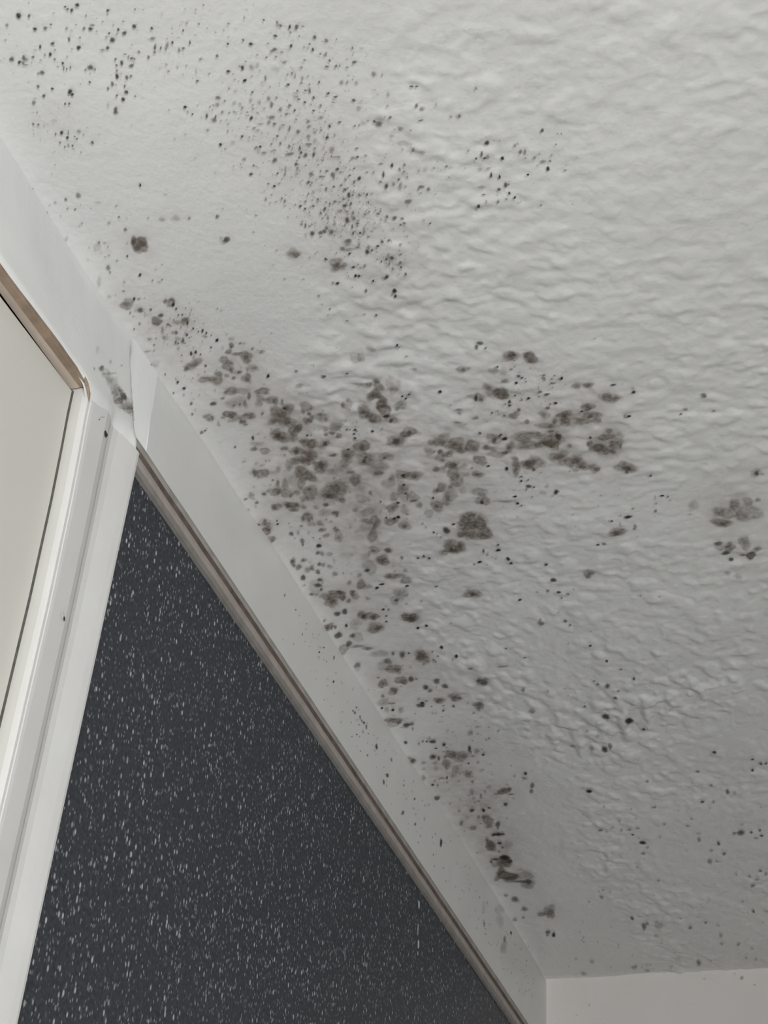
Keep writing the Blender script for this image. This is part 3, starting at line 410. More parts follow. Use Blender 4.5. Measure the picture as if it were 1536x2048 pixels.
(-8157,-144,5.1,-22.2,21.7,7.9,50),(-9911,-1830,4.5,-17.9,15.1,3.9,70),(-6369,-482,4.1,-19,36.7,10.7,65),(-11270,-1895,3.7,-13.7,12.7,3.7,35),(-9151,-792,4,-16.4,21.5,7.3,50),(-9063,-1362,3.9,-16.2,21.5,6.1,60),
(-6156,-649,4.4,-20.7,34.7,9.5,40),(-12274,-203,3.7,-13.7,10.4,5.8,70),(-9637,-965,4.2,-16.8,18,6.1,30),(-9134,-170,3.2,-13.3,27.5,10.9,55),(-5152,-1677,4,-19.6,41.6,7.7,50),(-11402,-1178,3.2,-12,14.4,5.5,60),
(-10962,-53,3.4,-13.2,16.6,8.2,55),(-8661,-2247,3.9,-16.1,21.8,4.2,40),(-4589,-909,3.7,-18.9,49.7,11.4,60),(-2890,-197,4.5,-25.6,51.5,12.8,50),(-9301,-1535,6.9,-28.1,11.1,3,40),(-4413,-1361,5.7,-29.1,32.3,6.4,95),
(-3290,-1629,5.7,-30.8,36.9,6.2,85),(-203,-1025,5.6,-36.8,52.1,8.9,40),(-11236,-2208,2.9,-10.8,15.2,3.9,80),(-8992,-757,5.2,-21.5,16.6,5.6,35),(-6332,-939,5.6,-26,25.2,6.5,50),(-6185,-1204,3.4,-15.9,41.7,9.8,45),
(-11508,-1964,4,-14.7,10.4,3.1,40),(-10283,-487,4.4,-17.2,14.7,6,30),(-11056,-2442,3.6,-13.7,12.2,2.7,50),(-10651,-248,3.2,-12.6,17.8,8.1,55),(-9263,-502,3.4,-14.1,23.1,8.5,60),(-9604,-918,3.3,-13.5,21.4,7.3,40),
(-8004,-191,3.9,-17.1,26.6,9.5,55),(-8760,-817,3.5,-14.5,25,8.1,45),(-7617,-283,3.7,-16.2,30.6,10.3,50),(-12041,-386,3.1,-11.6,12.2,6.3,85),(-8146,-2347,6.3,-26.6,14.3,2.5,85),(-10557,-177,3.8,-14.9,15.4,7.1,70),
(-10122,-140,3.9,-15.5,16.8,7.4,55),(-11648,-1257,3.9,-14.5,10.2,3.9,60),(-8291,-301,5.1,-21.8,19,6.8,85),(-8973,-1349,4.8,-19.8,16.4,4.6,50),(-8132,-3155,4.5,-19,18.6,2,45),(-7548,-1732,5.4,-23.6,18.9,4.1,75),
(-10146,-617,4.1,-16.3,15,5.9,40),(-8761,-260,4.4,-18.6,19.5,7.3,50),(-8443,-30,3,-12.8,31.1,12,30),(-7911,-173,4.6,-19.9,22.5,8,60),(-7753,-80,7.6,-33.7,13.9,5,30),(-8715,-1329,4.3,-17.9,19.1,5.3,35),
(-8373,-924,4.4,-18.7,20.5,6.2,50),(-7616,-428,4.6,-20.2,23.4,7.6,30),(-5878,-121,4.8,-23,30.5,9.4,55),(-4928,-46,3.2,-16.3,51.9,15.2,35),(-9544,-2109,3.1,-12.5,20.6,4.6,50),(-8400,-3175,3.2,-13.2,24.4,2.6,70),
(-12257,-264,4,-14.8,8.6,4.7,60),(-11060,-1827,4.1,-15.5,10.7,3.1,65),(-12170,-306,3.1,-11.5,11.2,6.1,70),(-11752,-1802,2.7,-10,13,4.2,50),(-11772,-1115,2.8,-10.4,13.3,5.4,25),(-9149,-2300,3.8,-15.4,18,3.5,50),
(-3194,-239,6.8,-37.7,29.8,7.5,70),(-11215,61,2.7,-10.3,17.3,9,20),(-10014,-349,4.4,-17.8,14,5.8,40),(-8372,-212,3.6,-15.4,25.1,9.2,55),(-5209,-477,3.8,-19,39.7,10.6,30),(-10046,-390,3,-12.2,20,8.2,50),
(-9684,-238,3.7,-14.9,18.2,7.5,40),(-9294,-697,3.1,-12.8,22.8,8,55),(-8073,-255,3.9,-17,24.1,8.5,45),(-9775,-2056,4.6,-18.4,12.5,2.9,30),(-9075,-2049,4.8,-19.6,14.3,3.1,50),(-3125,-359,5.7,-31.4,35,8.5,70),
(-11162,-1878,2.6,-9.7,15.7,4.6,20),(-10511,-1457,3.5,-13.6,14.2,4.5,30),(-10410,-1487,2.7,-10.7,18.6,5.8,90),(-8602,-1805,4.3,-17.9,17.9,4.1,75),(-1751,-80,4.9,-29.5,46.8,11.2,30),(-12027,-185,2.9,-10.6,12.3,6.7,50),
(-8199,-292,3,-12.9,30,10.6,40),(-7501,-1155,4.2,-18.5,23.4,6.2,55),(-7375,-390,4.3,-19.2,24.4,7.9,50),(-5323,-553,2.2,-11,65,17.2,75),(-12080,-1544,2.5,-9.3,12.1,4.5,70),(-10910,-1198,3.3,-12.6,13.7,4.9,75),
(-108,-454,4.8,-32.2,53.1,10.6,30),(-11716,-1283,2.2,-8.1,16.1,6.2,60),(-10951,-1335,2,-7.5,22.2,7.7,35),(-11113,-1663,2.1,-7.8,19.5,6.1,75),(-8619,-1061,4.9,-20.6,15.6,4.7,55),(-7550,-617,5.2,-22.8,18.8,5.8,60),
(-10502,-125,4.1,-16.1,12.8,5.9,40),(-9715,-578,2.5,-10.2,24.4,9.3,40),(-7739,-256,4.6,-20.1,20.8,7.1,55),(-7891,-785,4.5,-19.5,20,6.1,35),(-5148,-208,4.8,-24,30.2,8.6,30),(-8503,-1956,3,-12.4,24.9,5.4,80),
(-4002,-128,3.4,-18,49.8,13.4,50),(-1339,-329,4.1,-25.3,54.8,12,60),(-11996,-1405,3.8,-13.8,8.1,3.1,65),(-10951,-1402,2.1,-8.1,19.8,6.7,75),(-12279,-833,2.7,-9.9,10.7,5.1,80),(-11765,-1195,2.8,-10.3,11.9,4.8,25),
(-11343,-1474,5.7,-21.3,6.5,2.3,45),(-430,-607,4,-26.3,58.7,11.5,25),(-12246,-536,2.6,-9.6,11.5,5.9,85),(-8458,-166,3.6,-15.3,22.7,8.5,60),(-11625,-1832,2.3,-8.6,14.1,4.4,35),(-11753,-1282,2.5,-9.2,13.3,5.1,50),
(-11495,-1389,3.1,-11.7,11.2,4.1,45),(-11462,-1410,2.5,-9.4,14.1,5.1,25),(-7529,-2918,3.4,-14.7,24.4,2.9,75),(-8989,-1775,2.6,-10.7,25.1,6.1,30),(-9078,-1768,3.9,-15.9,16.5,4,95),(-2751,-140,4.5,-25.8,41.9,10.5,40),
(-9731,-1684,3.5,-14,15.7,4.2,30),(-11104,-1463,1.9,-7.3,19.8,6.7,75),(-12198,-887,3.4,-12.2,8.5,3.9,60),(-12148,-937,2.1,-7.8,13.5,6.1,50),(-11944,-1226,2.1,-7.9,14,5.7,80),(-11822,-1053,3.4,-12.7,9.2,3.9,65),
(-11787,-1034,3.4,-12.7,9.3,3.9,40),(-11559,-1021,3.5,-13,9.8,4,25),(-11449,-1373,3.5,-13,9.9,3.6,55),(-10650,-1547,2.7,-10.4,15.7,4.9,75),(-10519,-1478,2.7,-10.6,16.2,5.1,75),(-7947,-529,4.2,-18.3,20,6.5,70),
(-9476,-1694,1.9,-7.7,29.6,7.7,75),(-12259,-774,2.7,-10,10.2,4.9,75),(-11724,-1708,2.7,-10.1,11.2,3.7,35),(-10718,-1434,2.8,-10.8,14.9,4.9,80),(-6181,-154,7.9,-37.5,14.6,4.5,45),(-10903,-1640,3.2,-12.3,12.1,3.7,65),
(-4629,-538,4.9,-24.8,29.1,7.4,25),(-12093,-731,3.1,-11.3,9.4,4.5,65),(-12059,-641,2.3,-8.6,12.7,6.2,85),(-11910,-230,4.8,-17.8,6.7,3.5,20),(-11747,-1643,2.3,-8.4,13.1,4.5,45),(-11392,-1336,2.4,-8.9,14.4,5.2,65),
(-11385,-206,5,-18.8,7.5,3.8,20),(-10898,-1300,2.5,-9.4,16.1,5.6,65),(-9084,-2843,3.7,-15.2,14.9,2.1,45),(-4735,-876,5.6,-28.1,24.4,5.7,40),(-8941,-2062,1.6,-6.6,37.6,8.1,35),(-4078,-352,3.4,-17.8,44.6,11.5,45),
(-3700,-392,3.8,-20.2,42,10.4,60),(-11395,-1777,3.3,-12.3,9.9,3.1,30),(-10964,-2233,2.2,-8.4,16.1,3.9,75),(-11114,-1701,2.2,-8.4,15.9,4.9,50),(-9603,-669,3.1,-12.5,18.3,6.7,50),(-8216,-267,3.3,-14.2,23.5,8.4,60),
(-9514,-1019,3.1,-12.4,18.4,6,50),(-9370,-1566,3,-12.3,18.5,5,40),(-7402,-325,3.4,-15.1,26.7,8.8,60),(-5209,-1382,5.2,-25.3,23.7,4.9,50),(-10340,-215,2.2,-8.7,21.9,9.7,65),(-10320,13,5.5,-21.9,8.9,4.1,30),
(-9578,-697,3.4,-13.6,16.7,6,55),(-9554,-756,4.2,-17,13.4,4.8,50),(-9085,-456,3.5,-14.4,18.3,6.8,40),(-9216,-219,3.5,-14.3,18.1,7.1,20),(-8854,-308,2.3,-9.8,28.8,10.8,40),(-8784,-366,3.5,-14.8,19.4,7.1,30),
(-8641,-338,5.9,-24.9,11.9,4.3,50),(-8461,-216,3,-12.7,24.7,9.1,35),(-9457,-1143,4.4,-18,12.6,4,80),(-9401,-1153,3.3,-13.6,17,5.3,65),(-8862,-1141,3.4,-14.2,18.7,5.6,40),(-9405,-1572,5.5,-22.2,10,2.7,40),
(-8526,-1186,3.5,-14.6,19.8,5.6,40),(-8056,-1157,3.5,-15.2,21.4,5.9,60),(-6313,-506,3.8,-17.6,28.4,8.2,55),(-5833,-218,3.2,-15.3,36.7,11,45),(-5307,-31,3.9,-19.1,33,9.9,30),(-4889,-293,3.9,-19.5,34.6,9.5,30),
(-4486,-878,3,-15.2,46.1,10.6,55),(-3268,-2128,3.2,-17.3,47,6.4,45),(-974,-2032,3.6,-22.2,54.1,6.8,35),(-8601,-302,2.1,-8.8,34.1,12.5,40),(-2184,-2481,4.4,-25.1,38.2,4.1,55),(-12449,-633,2.6,-9.3,9.8,5,85),
(-11978,-1649,2.6,-9.3,10.5,3.7,60),(-11535,-1349,2.8,-10.5,11.1,4.1,60),(-11276,-1323,2.6,-9.6,13.3,4.8,55),(-11044,-1421,2.9,-11,12.4,4.2,70),(-10904,-1240,2.6,-10,14.5,5.1,65),(-10908,-1262,3,-11.3,12.8,4.5,70),
(-11158,-2193,2.4,-8.9,13.8,3.5,55),(-10022,-432,3.6,-14.4,13.9,5.6,60),(-9985,-380,3.6,-14.4,14,5.7,50),(-8916,-151,3.8,-16,17.2,6.7,60),(-7975,-1454,3.8,-16.4,19.4,4.8,90),(-4159,-2487,2.8,-14.2,46.5,5.6,60),
(-3065,-1597,4.1,-22.3,37.9,6.3,45),(-1066,-1398,4,-25,47.4,7.6,25),(-12119,-694,2.2,-7.9,12.4,6,75),(-11743,-1808,3,-11.2,9.1,2.9,20),(-10917,-1449,2.3,-8.7,15.9,5.3,25),(-2134,-1036,3.5,-20.3,48.7,9.2,40),
(-11141,-1999,3.7,-13.8,8.7,2.4,20),(-8032,-2371,2.5,-10.6,26.6,4.6,50),(-4219,-283,4.1,-21.7,32.9,8.7,75),(-9919,56,2,-8,25.6,11.6,45),(-9819,-516,3.9,-15.7,12.8,5,40),(-8632,8,4.8,-20.2,14.1,5.6,65),
(-6150,-702,4.4,-20.7,23.1,6.3,40),(-5175,-119,4.5,-22.4,26.8,7.8,40),(-11820,-320,2.7,-10.1,10.9,5.6,40),(-12028,-602,2.3,-8.6,11.5,5.6,60),(-11331,-1208,1.4,-5.4,22,8.3,50),(-10954,-1439,2.4,-9.3,14.2,4.8,65),
(-8929,-2132,2.9,-11.9,18.8,3.9,50),(-1253,-370,3.4,-20.8,55.2,12,85),(-9622,-135,3.1,-12.7,16.8,7.1,25),(-9500,-1223,3,-12.3,16.6,5.1,30),(-8888,-1073,3.1,-13.1,18.6,5.7,80),(-8571,-906,2.9,-12.3,21.8,6.8,40),
(-7219,-89,3.1,-14,27.7,9.5,30),(-5952,-793,3.4,-16.4,29.7,7.7,50),(-5785,-138,7,-33.9,15.4,4.7,40),(-11093,-2138,2.8,-10.4,11.4,2.9,30),(-12321,-634,2.9,-10.6,8.3,4.2,80),(-3613,-264,3,-16.3,47.3,12.1,50),
(-12154,-879,1.7,-6.1,14.7,6.8,70),(-11875,-547,3.5,-12.9,8,3.9,50),(-11502,-1668,3.4,-12.7,8.3,2.7,30),(-11458,-1144,3.5,-13.1,8.6,3.3,50),(-10759,-1396,3.6,-13.9,9.9,3.3,40),(-10782,-1411,2,-7.6,18,6,30),
(-9941,75,1.7,-6.8,28.7,13,40),(-9865,-892,3.3,-13.2,14.1,5,70),(-9371,-732,3.4,-13.9,15.6,5.5,50),(-9079,-879,3.4,-14.1,16.3,5.4,60),(-6354,-489,2.8,-13.2,33.9,9.8,50),(-6149,-522,3.8,-17.8,26.2,7.4,40),
(-7572,-2998,4.2,-17.9,16.1,1.8,70),(-11681,-1315,2,-7.5,13.5,5.1,50),(-5594,-1738,2.5,-12.2,39.1,7.3,30),(-9690,-120,2,-8.1,24.9,10.6,40),(-9190,-245,4.3,-18,12.7,5,30),(-8893,-452,4.4,-18.2,13.3,4.8,50),
(-11936,-614,2.5,-9.3,10.4,5,85),(-12389,-387,2.6,-9.5,8.8,4.8,85),(-12380,-435,2.3,-8.4,10,5.4,70),(-11834,-233,2.7,-10.2,10.2,5.3,85),(-11190,-1546,2.7,-10.2,11.2,3.7,80),(-11140,-762,2.8,-10.7,11.7,4.9,60),
(-3638,-1312,3.7,-19.6,35.6,6.8,60),(-9581,-291,3.7,-15,13.5,5.4,40),(-8588,-359,2.4,-10,26.1,9.4,45),(-9886,-1804,2.1,-8.4,19.7,5.1,65),(-5681,-716,4.1,-19.8,24.7,6.4,35),(-12042,-683,2.2,-8,11.4,5.5,65),
(-11969,-647,2.8,-10.4,9.1,4.3,80),(-11835,-1735,2.7,-10,8.9,3,70),(-11742,-1484,1.4,-5.1,18.5,6.7,65),(-11624,-1234,2.8,-10.5,9.6,3.7,55),(-11923,-528,1.6,-5.8,16.4,8.1,30),(-11010,-2456,2.4,-8.9,12.3,2.7,90),
(-8985,-2106,1.6,-6.6,31.1,6.6,25),(-11295,-1856,1.8,-6.9,15.2,4.5,60),(-11147,-2351,1.8,-6.8,15.4,3.6,60),(-9503,-778,2.8,-11.4,16.8,5.9,50),(-8750,-310,2.9,-12.4,19.5,7.2,50),(-8354,-461,3,-12.7,20.8,7.2,30),
(-9473,-1020,2.8,-11.3,16.8,5.5,40),(-9462,-1047,2.8,-11.3,16.8,5.5,30),(-7594,-702,3,-13.3,23.3,7.1,30),(-6892,-386,3.1,-14.2,26.2,8.1,60),(-6348,-234,3.1,-14.8,28.5,8.8,40),(-8090,-232,3.3,-14.4,19.7,7,60),
(-9456,-1721,3,-12.1,14.8,3.8,50),(-8506,-1479,3.2,-13.3,17.7,4.6,75),(-7347,-31,2.8,-12.5,27.2,9.5,40),(-4761,-430,2.9,-14.6,38.6,10.2,40),(-11897,-1792,3,-11,7.5,2.5,20),(-11550,-1412,3.1,-11.6,8.3,3,50),
(-11385,-1376,1.9,-7.1,14.4,5.2,75),(-11318,-1556,3.8,-14.2,7.3,2.4,50),(-10991,-1446,1.9,-7.4,15.7,5.2,50),(-9392,-2479,3.7,-15,11.4,2.1,75),(-8771,-1884,3.9,-16.2,13,3,40),(-12052,-1311,2.6,-9.4,8.6,3.4,85),
(-12009,-1605,2.1,-7.7,10.5,3.8,75),(-11670,-1161,2.2,-8.1,11.6,4.6,80),(-11585,-1485,2.6,-9.8,9.6,3.4,55),(-11180,-260,2.8,-10.9,11,5.3,60),(-9592,-10,3.4,-14,13.6,5.8,50),(-9653,-429,2.3,-9.1,19.9,7.8,45),
(-9141,-571,3.4,-14.2,14.5,5.2,40),(-8161,-644,3.6,-15.4,17.1,5.5,60),(-6861,-452,2.5,-11.3,31.5,9.6,50),(-11920,-1424,2.7,-10,8.2,3.1,55),(-11833,-1146,2.8,-10.3,8.5,3.5,30),(-9288,-2075,3.2,-12.8,13.7,3,60),
(-9240,-2045,3.2,-12.9,13.9,3.1,30),(-9424,-2278,3.1,-12.6,13.3,2.7,40),(-8573,-1911,3.3,-13.7,15.7,3.5,25),(-4563,-707,3.7,-19,29.2,7.1,60),(-4281,-601,3.7,-19.4,30.3,7.4,75),(-10877,-2073,2.4,-9.2,11.9,3.1,85),
(-9450,-287,2.4,-9.9,19,7.6,75),(-12249,-391,1.9,-6.8,11.6,6.2,85),(-707,-2176,3,-18.6,52,6,40),(-1220,-1760,2.8,-17.2,53,7.5,55),(-1252,-2038,3.2,-19.4,45.9,5.8,20),(-12431,-596,2.3,-8.2,8.7,4.5,80),
(-8148,-2340,3,-12.6,17.8,3.1,60),(-11580,-1417,2.2,-8.1,11,4,50),(-11446,-1034,2.2,-8.4,11.5,4.6,50),(-2315,-2533,4,-22.6,31.8,3.4,40),(-9679,-185,3.7,-15,11.6,4.8,40),(-6584,-895,4,-18.5,18.9,5,60),
(-12210,-666,2.6,-9.5,7.9,3.9,75),(-11944,-1155,3.1,-11.3,7,2.9,80),(-11728,-1410,3.4,-12.6,6.6,2.5,50),(-11535,-1944,1.8,-6.7,12.7,3.8,50),(-11182,-2168,1.5,-5.5,17.1,4.4,75),(-11141,-2372,1.5,-5.4,17.1,4,65),
(-11184,-1671,1.5,-5.6,17.4,5.5,65),(-10669,-1535,1.5,-5.9,19.6,6.1,50),(-8846,-74,2.9,-12.4,17.4,6.9,50),(-8463,-375,3,-12.6,18.4,6.5,30),(-8170,-65,3,-13.1,19.5,7.3,40),(-8123,-63,3,-13.1,19.7,7.3,40),
(-8662,-1032,1.3,-5.4,38.8,11.7,45),(-8039,-806,3,-12.8,19.5,6,50),(-6397,-910,3.1,-14.4,25,6.5,50),(-5437,-369,3.2,-15.6,28.9,8.1,85),(-4872,-194,6.4,-32.6,15.6,4.4,45),(-7893,-2144,3.7,-15.8,15,2.8,55),
(-279,-1834,3.5,-23.1,43.7,5.7,20),(-12299,-514,1.8,-6.7,10.8,5.6,70),(-11982,-1009,1.4,-5.1,15.2,6.6,30),(-11739,-960,1.9,-7,12.1,5.2,75),(-10926,-1282,2,-7.5,14.4,5.1,60),(-9407,-2097,4.1,-16.5,9.6,2.1,75),
(-9302,-2580,3.1,-12.5,12.5,2.2,90),(-2932,-412,4.9,-27.4,25.5,6,25),(-10232,-219,2.2,-8.8,16.4,7.2,80),(-10033,-536,3,-12.1,12.3,4.9,35),(-9668,-332,3.1,-12.6,13.3,5.3,40),(-11556,-2237,2.3,-8.5,9.4,2.5,50),
(-11241,-2479,2.3,-8.7,10,2.2,75),(-11037,-1858,2.4,-9.2,10.7,3.1,65),(-3696,-344,3,-16.2,37.4,9.4,60),(-3169,-2287,2.8,-15.2,39.5,5,70),(-1591,-1238,3,-18.3,45,7.8,65),(-11128,-2257,2.6,-9.6,9.5,2.3,95),
(-11188,-2333,2,-7.5,11.9,2.8,40),(-11087,-2177,3.1,-11.7,7.9,2,40),(-12249,-230,2.3,-8.6,8.6,4.8,85),(-11351,-1032,2.4,-9.1,10.3,4.1,75),(-11049,-1315,2.3,-8.6,11.7,4.1,70),(-9493,-2153,4.4,-17.6,8.5,1.8,55),
(-9440,-2064,2.8,-11.4,13.4,3,65),(-12298,-429,2.5,-9,7.8,4.2,80),(-11639,-1667,2.5,-9.1,8.7,2.9,75),(-10616,-279,2.3,-9,13.8,6.2,90),(-9953,-582,2.4,-9.4,15.6,6,95),(-8585,-530,2.1,-8.7,24,8.3,55),
(-8577,-336,2.1,-8.8,24.1,8.7,50),(-8478,-914,3.5,-14.8,14.1,4.3,95),(-5217,-262,2.2,-11.1,39.8,11.3,65),(-12062,-1434,2.6,-9.3,7.3,2.8,80),(-12089,-1514,1.8,-6.5,10.3,3.9,80),(-7866,-1494,3,-12.8,18,4.4,90),
(-11564,-1317,1.3,-4.7,17.3,6.5,60),(-10775,30,3.5,-13.5,8.6,4.2,25),(-9117,-2052,3.2,-13,12.2,2.7,50),(-8853,-2425,1.6,-6.6,25.2,4.5,50),(-3521,-359,3.8,-20.5,28.6,7.1,80),(-9599,-1976,2.5,-10,13.9,3.3,75),
(-8807,-1714,2.5,-10.2,17.3,4.2,95),(-4137,-2541,2.8,-14.2,32.6,3.8,25),(-3352,-2444,2.8,-14.9,36,4.2,50),(-1415,-1353,2.8,-17.2,45.7,7.5,40),(-12110,-980,1.7,-6.1,11.1,4.9,60),(-11994,-1485,1.7,-6.1,11.2,4.2,80),
(-11865,-1310,1.4,-5.1,14.2,5.5,60),(-11248,-1675,2.8,-10.7,8.1,2.6,50),(-10992,-1312,1.5,-5.6,17.3,6.1,55),(-11046,-2181,1.7,-6.2,14.1,3.6,85),(-11022,-2217,1.7,-6.2,14.2,3.5,90),(-10947,-2196,2.2,-8.4,10.8,2.7,75),
(-10294,-404,2.5,-9.7,13.2,5.6,95),(-7329,-85,2.8,-12.5,22.3,7.7,55),(-4824,-905,3.1,-15.8,28.1,6.5,80),(-10897,-1591,2.1,-8,12.1,3.8,30),(-12270,-264,2.2,-8,8.5,4.7,70),(-12107,-252,2.2,-8.1,8.9,4.8,70),
(-11815,-881,2.2,-8.1,9.3,4.1,90),(-11499,-1119,2.2,-8.3,9.9,3.9,55),(-11143,-1455,2.2,-8.5,10.6,3.6,70),(-9765,-293,2.8,-11.4,13,5.3,40),(-7770,-61,3.1,-13.5,18.5,6.7,50),(-9078,-1010,2.8,-11.7,14.5,4.6,50),
(-6210,-382,3.1,-14.9,23.1,6.8,30),(-6310,-123,3.2,-14.9,22.9,7.3,50),(-5551,-77,3.2,-15.7,25.5,7.7,75),(-5250,-52,3.2,-16,26.6,7.9,50),(-5073,-93,3.2,-16.1,27.2,7.9,25),(-12458,-395,2,-7.2,8.7,4.8,70),
(-12331,-606,2.3,-8.3,7.7,3.9,60),(-12024,-390,2,-7.6,9.7,5,85),(-11877,-1211,2.3,-8.5,8.4,3.4,95),(-11740,-1669,2,-7.3,9.8,3.3,50),(-11740,-1040,2,-7.5,10.1,4.2,50),(-4474,-430,1.7,-8.7,55.2,14.3,55),
(-4889,-2469,3.1,-15.5,25.4,3.3,80),(-4570,-2295,3.2,-15.9,26.6,3.6,55),(-3574,-2071,3.2,-17.1,30.3,4.3,40),(-2933,-2307,3.2,-17.6,32.5,4,60),(-2781,-2235,4.8,-26.7,22.1,2.8,35),(-3525,-2534,3.2,-16.9,30.2,3.4,25),
(-2783,-1494,3.3,-18.2,33.6,5.7,25),(-1524,-2536,4.7,-28.3,25.3,2.6,30),(-11509,-2031,1.8,-6.6,11.2,3.2,40),(-11225,-1727,1.9,-7,12.1,3.8,85),(-10387,-1467,2,-7.7,14.6,4.5,40),(-12298,-365,1.9,-6.8,9.7,5.2,80),
(-12115,-1467,1.8,-6.5,9.7,3.7,50),(-11626,-1191,3.8,-14,5.5,2.2,50),(-11590,-1293,3.8,-14,5.5,2.1,50),(-11460,-1198,2.5,-9.5,8.5,3.3,40),(-11202,-1478,1.9,-7.2,11.9,4.1,50),(-10749,-1451,2,-7.6,13.2,4.3,50),
(-10229,-411,1.6,-6.5,19.3,8.1,20),(-10480,-187,3,-11.8,10,4.5,65),(-9840,-249,3.1,-12.5,11.3,4.7,40),(-7767,-577,4.2,-18.5,12.5,4,95),(-8799,-1525,3.1,-12.9,13.1,3.4,40),(-12290,-334,2.6,-9.6,6.7,3.6,35),
(-11678,-1590,2.6,-9.7,7.3,2.5,70),(-9316,-1912,2.5,-10.3,13.7,3.2,65),(-9336,-2583,2.5,-10,13.4,2.3,40),(-3704,-436,3,-16.2,32.6,8,50),(-7734,-1723,2.7,-11.6,18.3,4,75),(-5550,-1877,2.8,-13.5,25.2,4.4,40),
(-4623,-2807,2.7,-13.7,28.3,2.9,75),(-9847,-53,2.1,-8.6,16.2,7.1,60),(-9948,-753,2.8,-11,11.6,4.3,60),(-12386,-754,2.1,-7.7,7.6,3.7,80),(-12442,-273,2,-7.3,8.2,4.6,50),(-12336,-650,4,-14.4,4.1,2.1,60),
(-11741,-353,2.1,-7.8,9.7,4.9,70),(-11689,-1364,2,-7.5,9.4,3.5,55),(-11465,-1473,2.2,-8.2,9.2,3.2,80),(-10868,-197,2.2,-8.6,11.8,5.5,85),(-10629,-1391,2.2,-8.3,11.9,3.9,50),(-10450,-1339,2.2,-8.5,12.3,4,65),
(-3403,-2143,3.6,-19.3,25.7,3.5,30),(-3235,-2622,3.6,-19.2,26,2.8,45),(-1337,-1929,3,-18.2,39.1,5.2,50),(-101,-1146,3.6,-23.7,37.5,6.2,40),(-11096,-2409,2,-7.5,10.4,2.4,55),(-10374,-1481,2.2,-8.4,12.5,3.9,85),
(-12205,-638,3.1,-11.3,5.5,2.7,40),(-12052,-253,1.9,-7,9.7,5.2,75),(-11846,-1606,2.7,-10,6.4,2.2,70),(-11648,-1505,1.5,-5.7,12.1,4.3,50),(-11326,-1269,1.6,-6,13.2,4.9,50),(-11248,-1366,2.9,-10.8,7.4,2.6,60),
(-11167,-1364,1.6,-6.1,13.6,4.8,55),(-11344,-565,2.9,-11.2,7.5,3.4,20),(-11048,-1454,1.6,-6.1,13.9,4.7,70),(-10541,-1208,2.5,-9.8,10.4,3.6,90),(-8071,-2283,2,-8.5,21.7,3.9,30),(-4495,-575,4.5,-23,19,4.7,50),
(-4551,-488,1.7,-8.6,50.4,12.9,30),(-2347,-131,3.4,-19.8,32.9,8,50),(-6760,-835,2.6,-12,22.4,6.1,90),(-12129,-749,2.5,-9,6.8,3.3,70),(-11451,-1941,2.9,-10.7,6.5,1.9,65),(-11194,-1756,1.5,-5.6,13.9,4.3,50),
(-10463,-297,1.6,-6.4,17.1,7.5,80),(-9886,-290,2.5,-10.1,12.7,5.3,50),(-7871,-1300,3.5,-15.3,13.2,3.4,95),(-10384,-354,1.8,-7,15.9,6.8,80),(-10339,-170,1.5,-6,19,8.5,60),(-9801,-1421,3,-11.9,10.1,3,35),
(-9524,-2208,2.2,-8.7,14,3,95),(-4463,-693,5.6,-28.7,14.8,3.6,50),(-4204,-384,2.8,-14.7,30.7,7.9,95),(-11639,-1950,2.5,-9.2,7,2.1,75),(-10802,-2376,2.6,-9.9,8.3,1.9,30),(-10663,-1597,2.7,-10.4,8.8,2.7,50),
(-8530,-2551,2.6,-10.7,14.4,2.3,75),(-7402,-1738,3.2,-14.3,15,3.2,80),(-6118,-1836,1.7,-7.8,36.3,6.8,50),(-11949,-1574,1.4,-5,11.9,4.3,80),(-10409,-205,1.9,-7.5,14.4,6.5,60),(-9253,-148,2.9,-12,12.6,5.1,25),
(-9225,-307,2.9,-11.9,12.6,4.9,25),(-8908,-23,2.9,-12.4,13.4,5.4,45),(-7885,-48,3,-13.4,15.9,5.8,25),(-8863,-1506,2.8,-11.7,12.9,3.4,30),(-6901,-761,3.1,-14,18.1,5.1,90),(-2399,-2475,2.6,-14.6,37.3,4.1,45),
(-4617,-2848,2.7,-13.7,26.1,2.6,60),(-4020,-2259,2.8,-14.5,28.5,3.8,75),(-3989,-1848,2.8,-14.7,28.9,4.6,45),(-3388,-1797,2.4,-13.1,36.3,5.7,25),(-3029,-2204,2.8,-15.3,32.2,4.2,40),(-2424,-2627,2.4,-13.4,39.9,4,50),
(-12114,-828,2,-7.3,8.1,3.8,70),(-11168,-618,2.1,-8.2,10.1,4.4,55),(-12026,-372,2.2,-8.1,7.7,4,40),(-11800,-247,1.9,-7.2,9.6,5,85),(-11991,-1387,1.8,-6.7,8.7,3.4,40),(-11609,-1256,2.2,-8.2,8.2,3.2,65),
(-11497,-1723,1.9,-6.9,9.7,3.1,80),(-11612,-1153,2.2,-8.2,8.3,3.3,55),(-11597,-1166,2.2,-8.2,8.3,3.3,40),(-11563,-957,1.9,-7.1,9.8,4.1,90),(-11470,-1120,2.2,-8.3,8.6,3.4,30),(-11511,-1427,2.2,-8.2,8.4,3,50),
(-11272,-1459,2.2,-8.4,8.8,3,75),(-11081,-1264,2.3,-8.6,9.3,3.3,65),(-10851,-1501,2.3,-8.7,9.7,3.1,40),(-7433,-1670,2.4,-10.7,19.2,4.2,50),(-7041,-1709,2.5,-11,20.4,4.3,70),(-10716,-91,2.3,-8.9,10.9,5.2,85),
(-10237,-249,2.2,-8.7,12.7,5.5,85),(-9979,-64,2.4,-9.6,12.6,5.6,85),(-9581,-1507,2.3,-9.3,13,3.7,95),(-11535,-1561,2.3,-8.7,7.6,2.6,65),(-11428,-2081,2.2,-8,8.1,2.2,40),(-11422,-2122,1.8,-6.7,9.7,2.6,60),
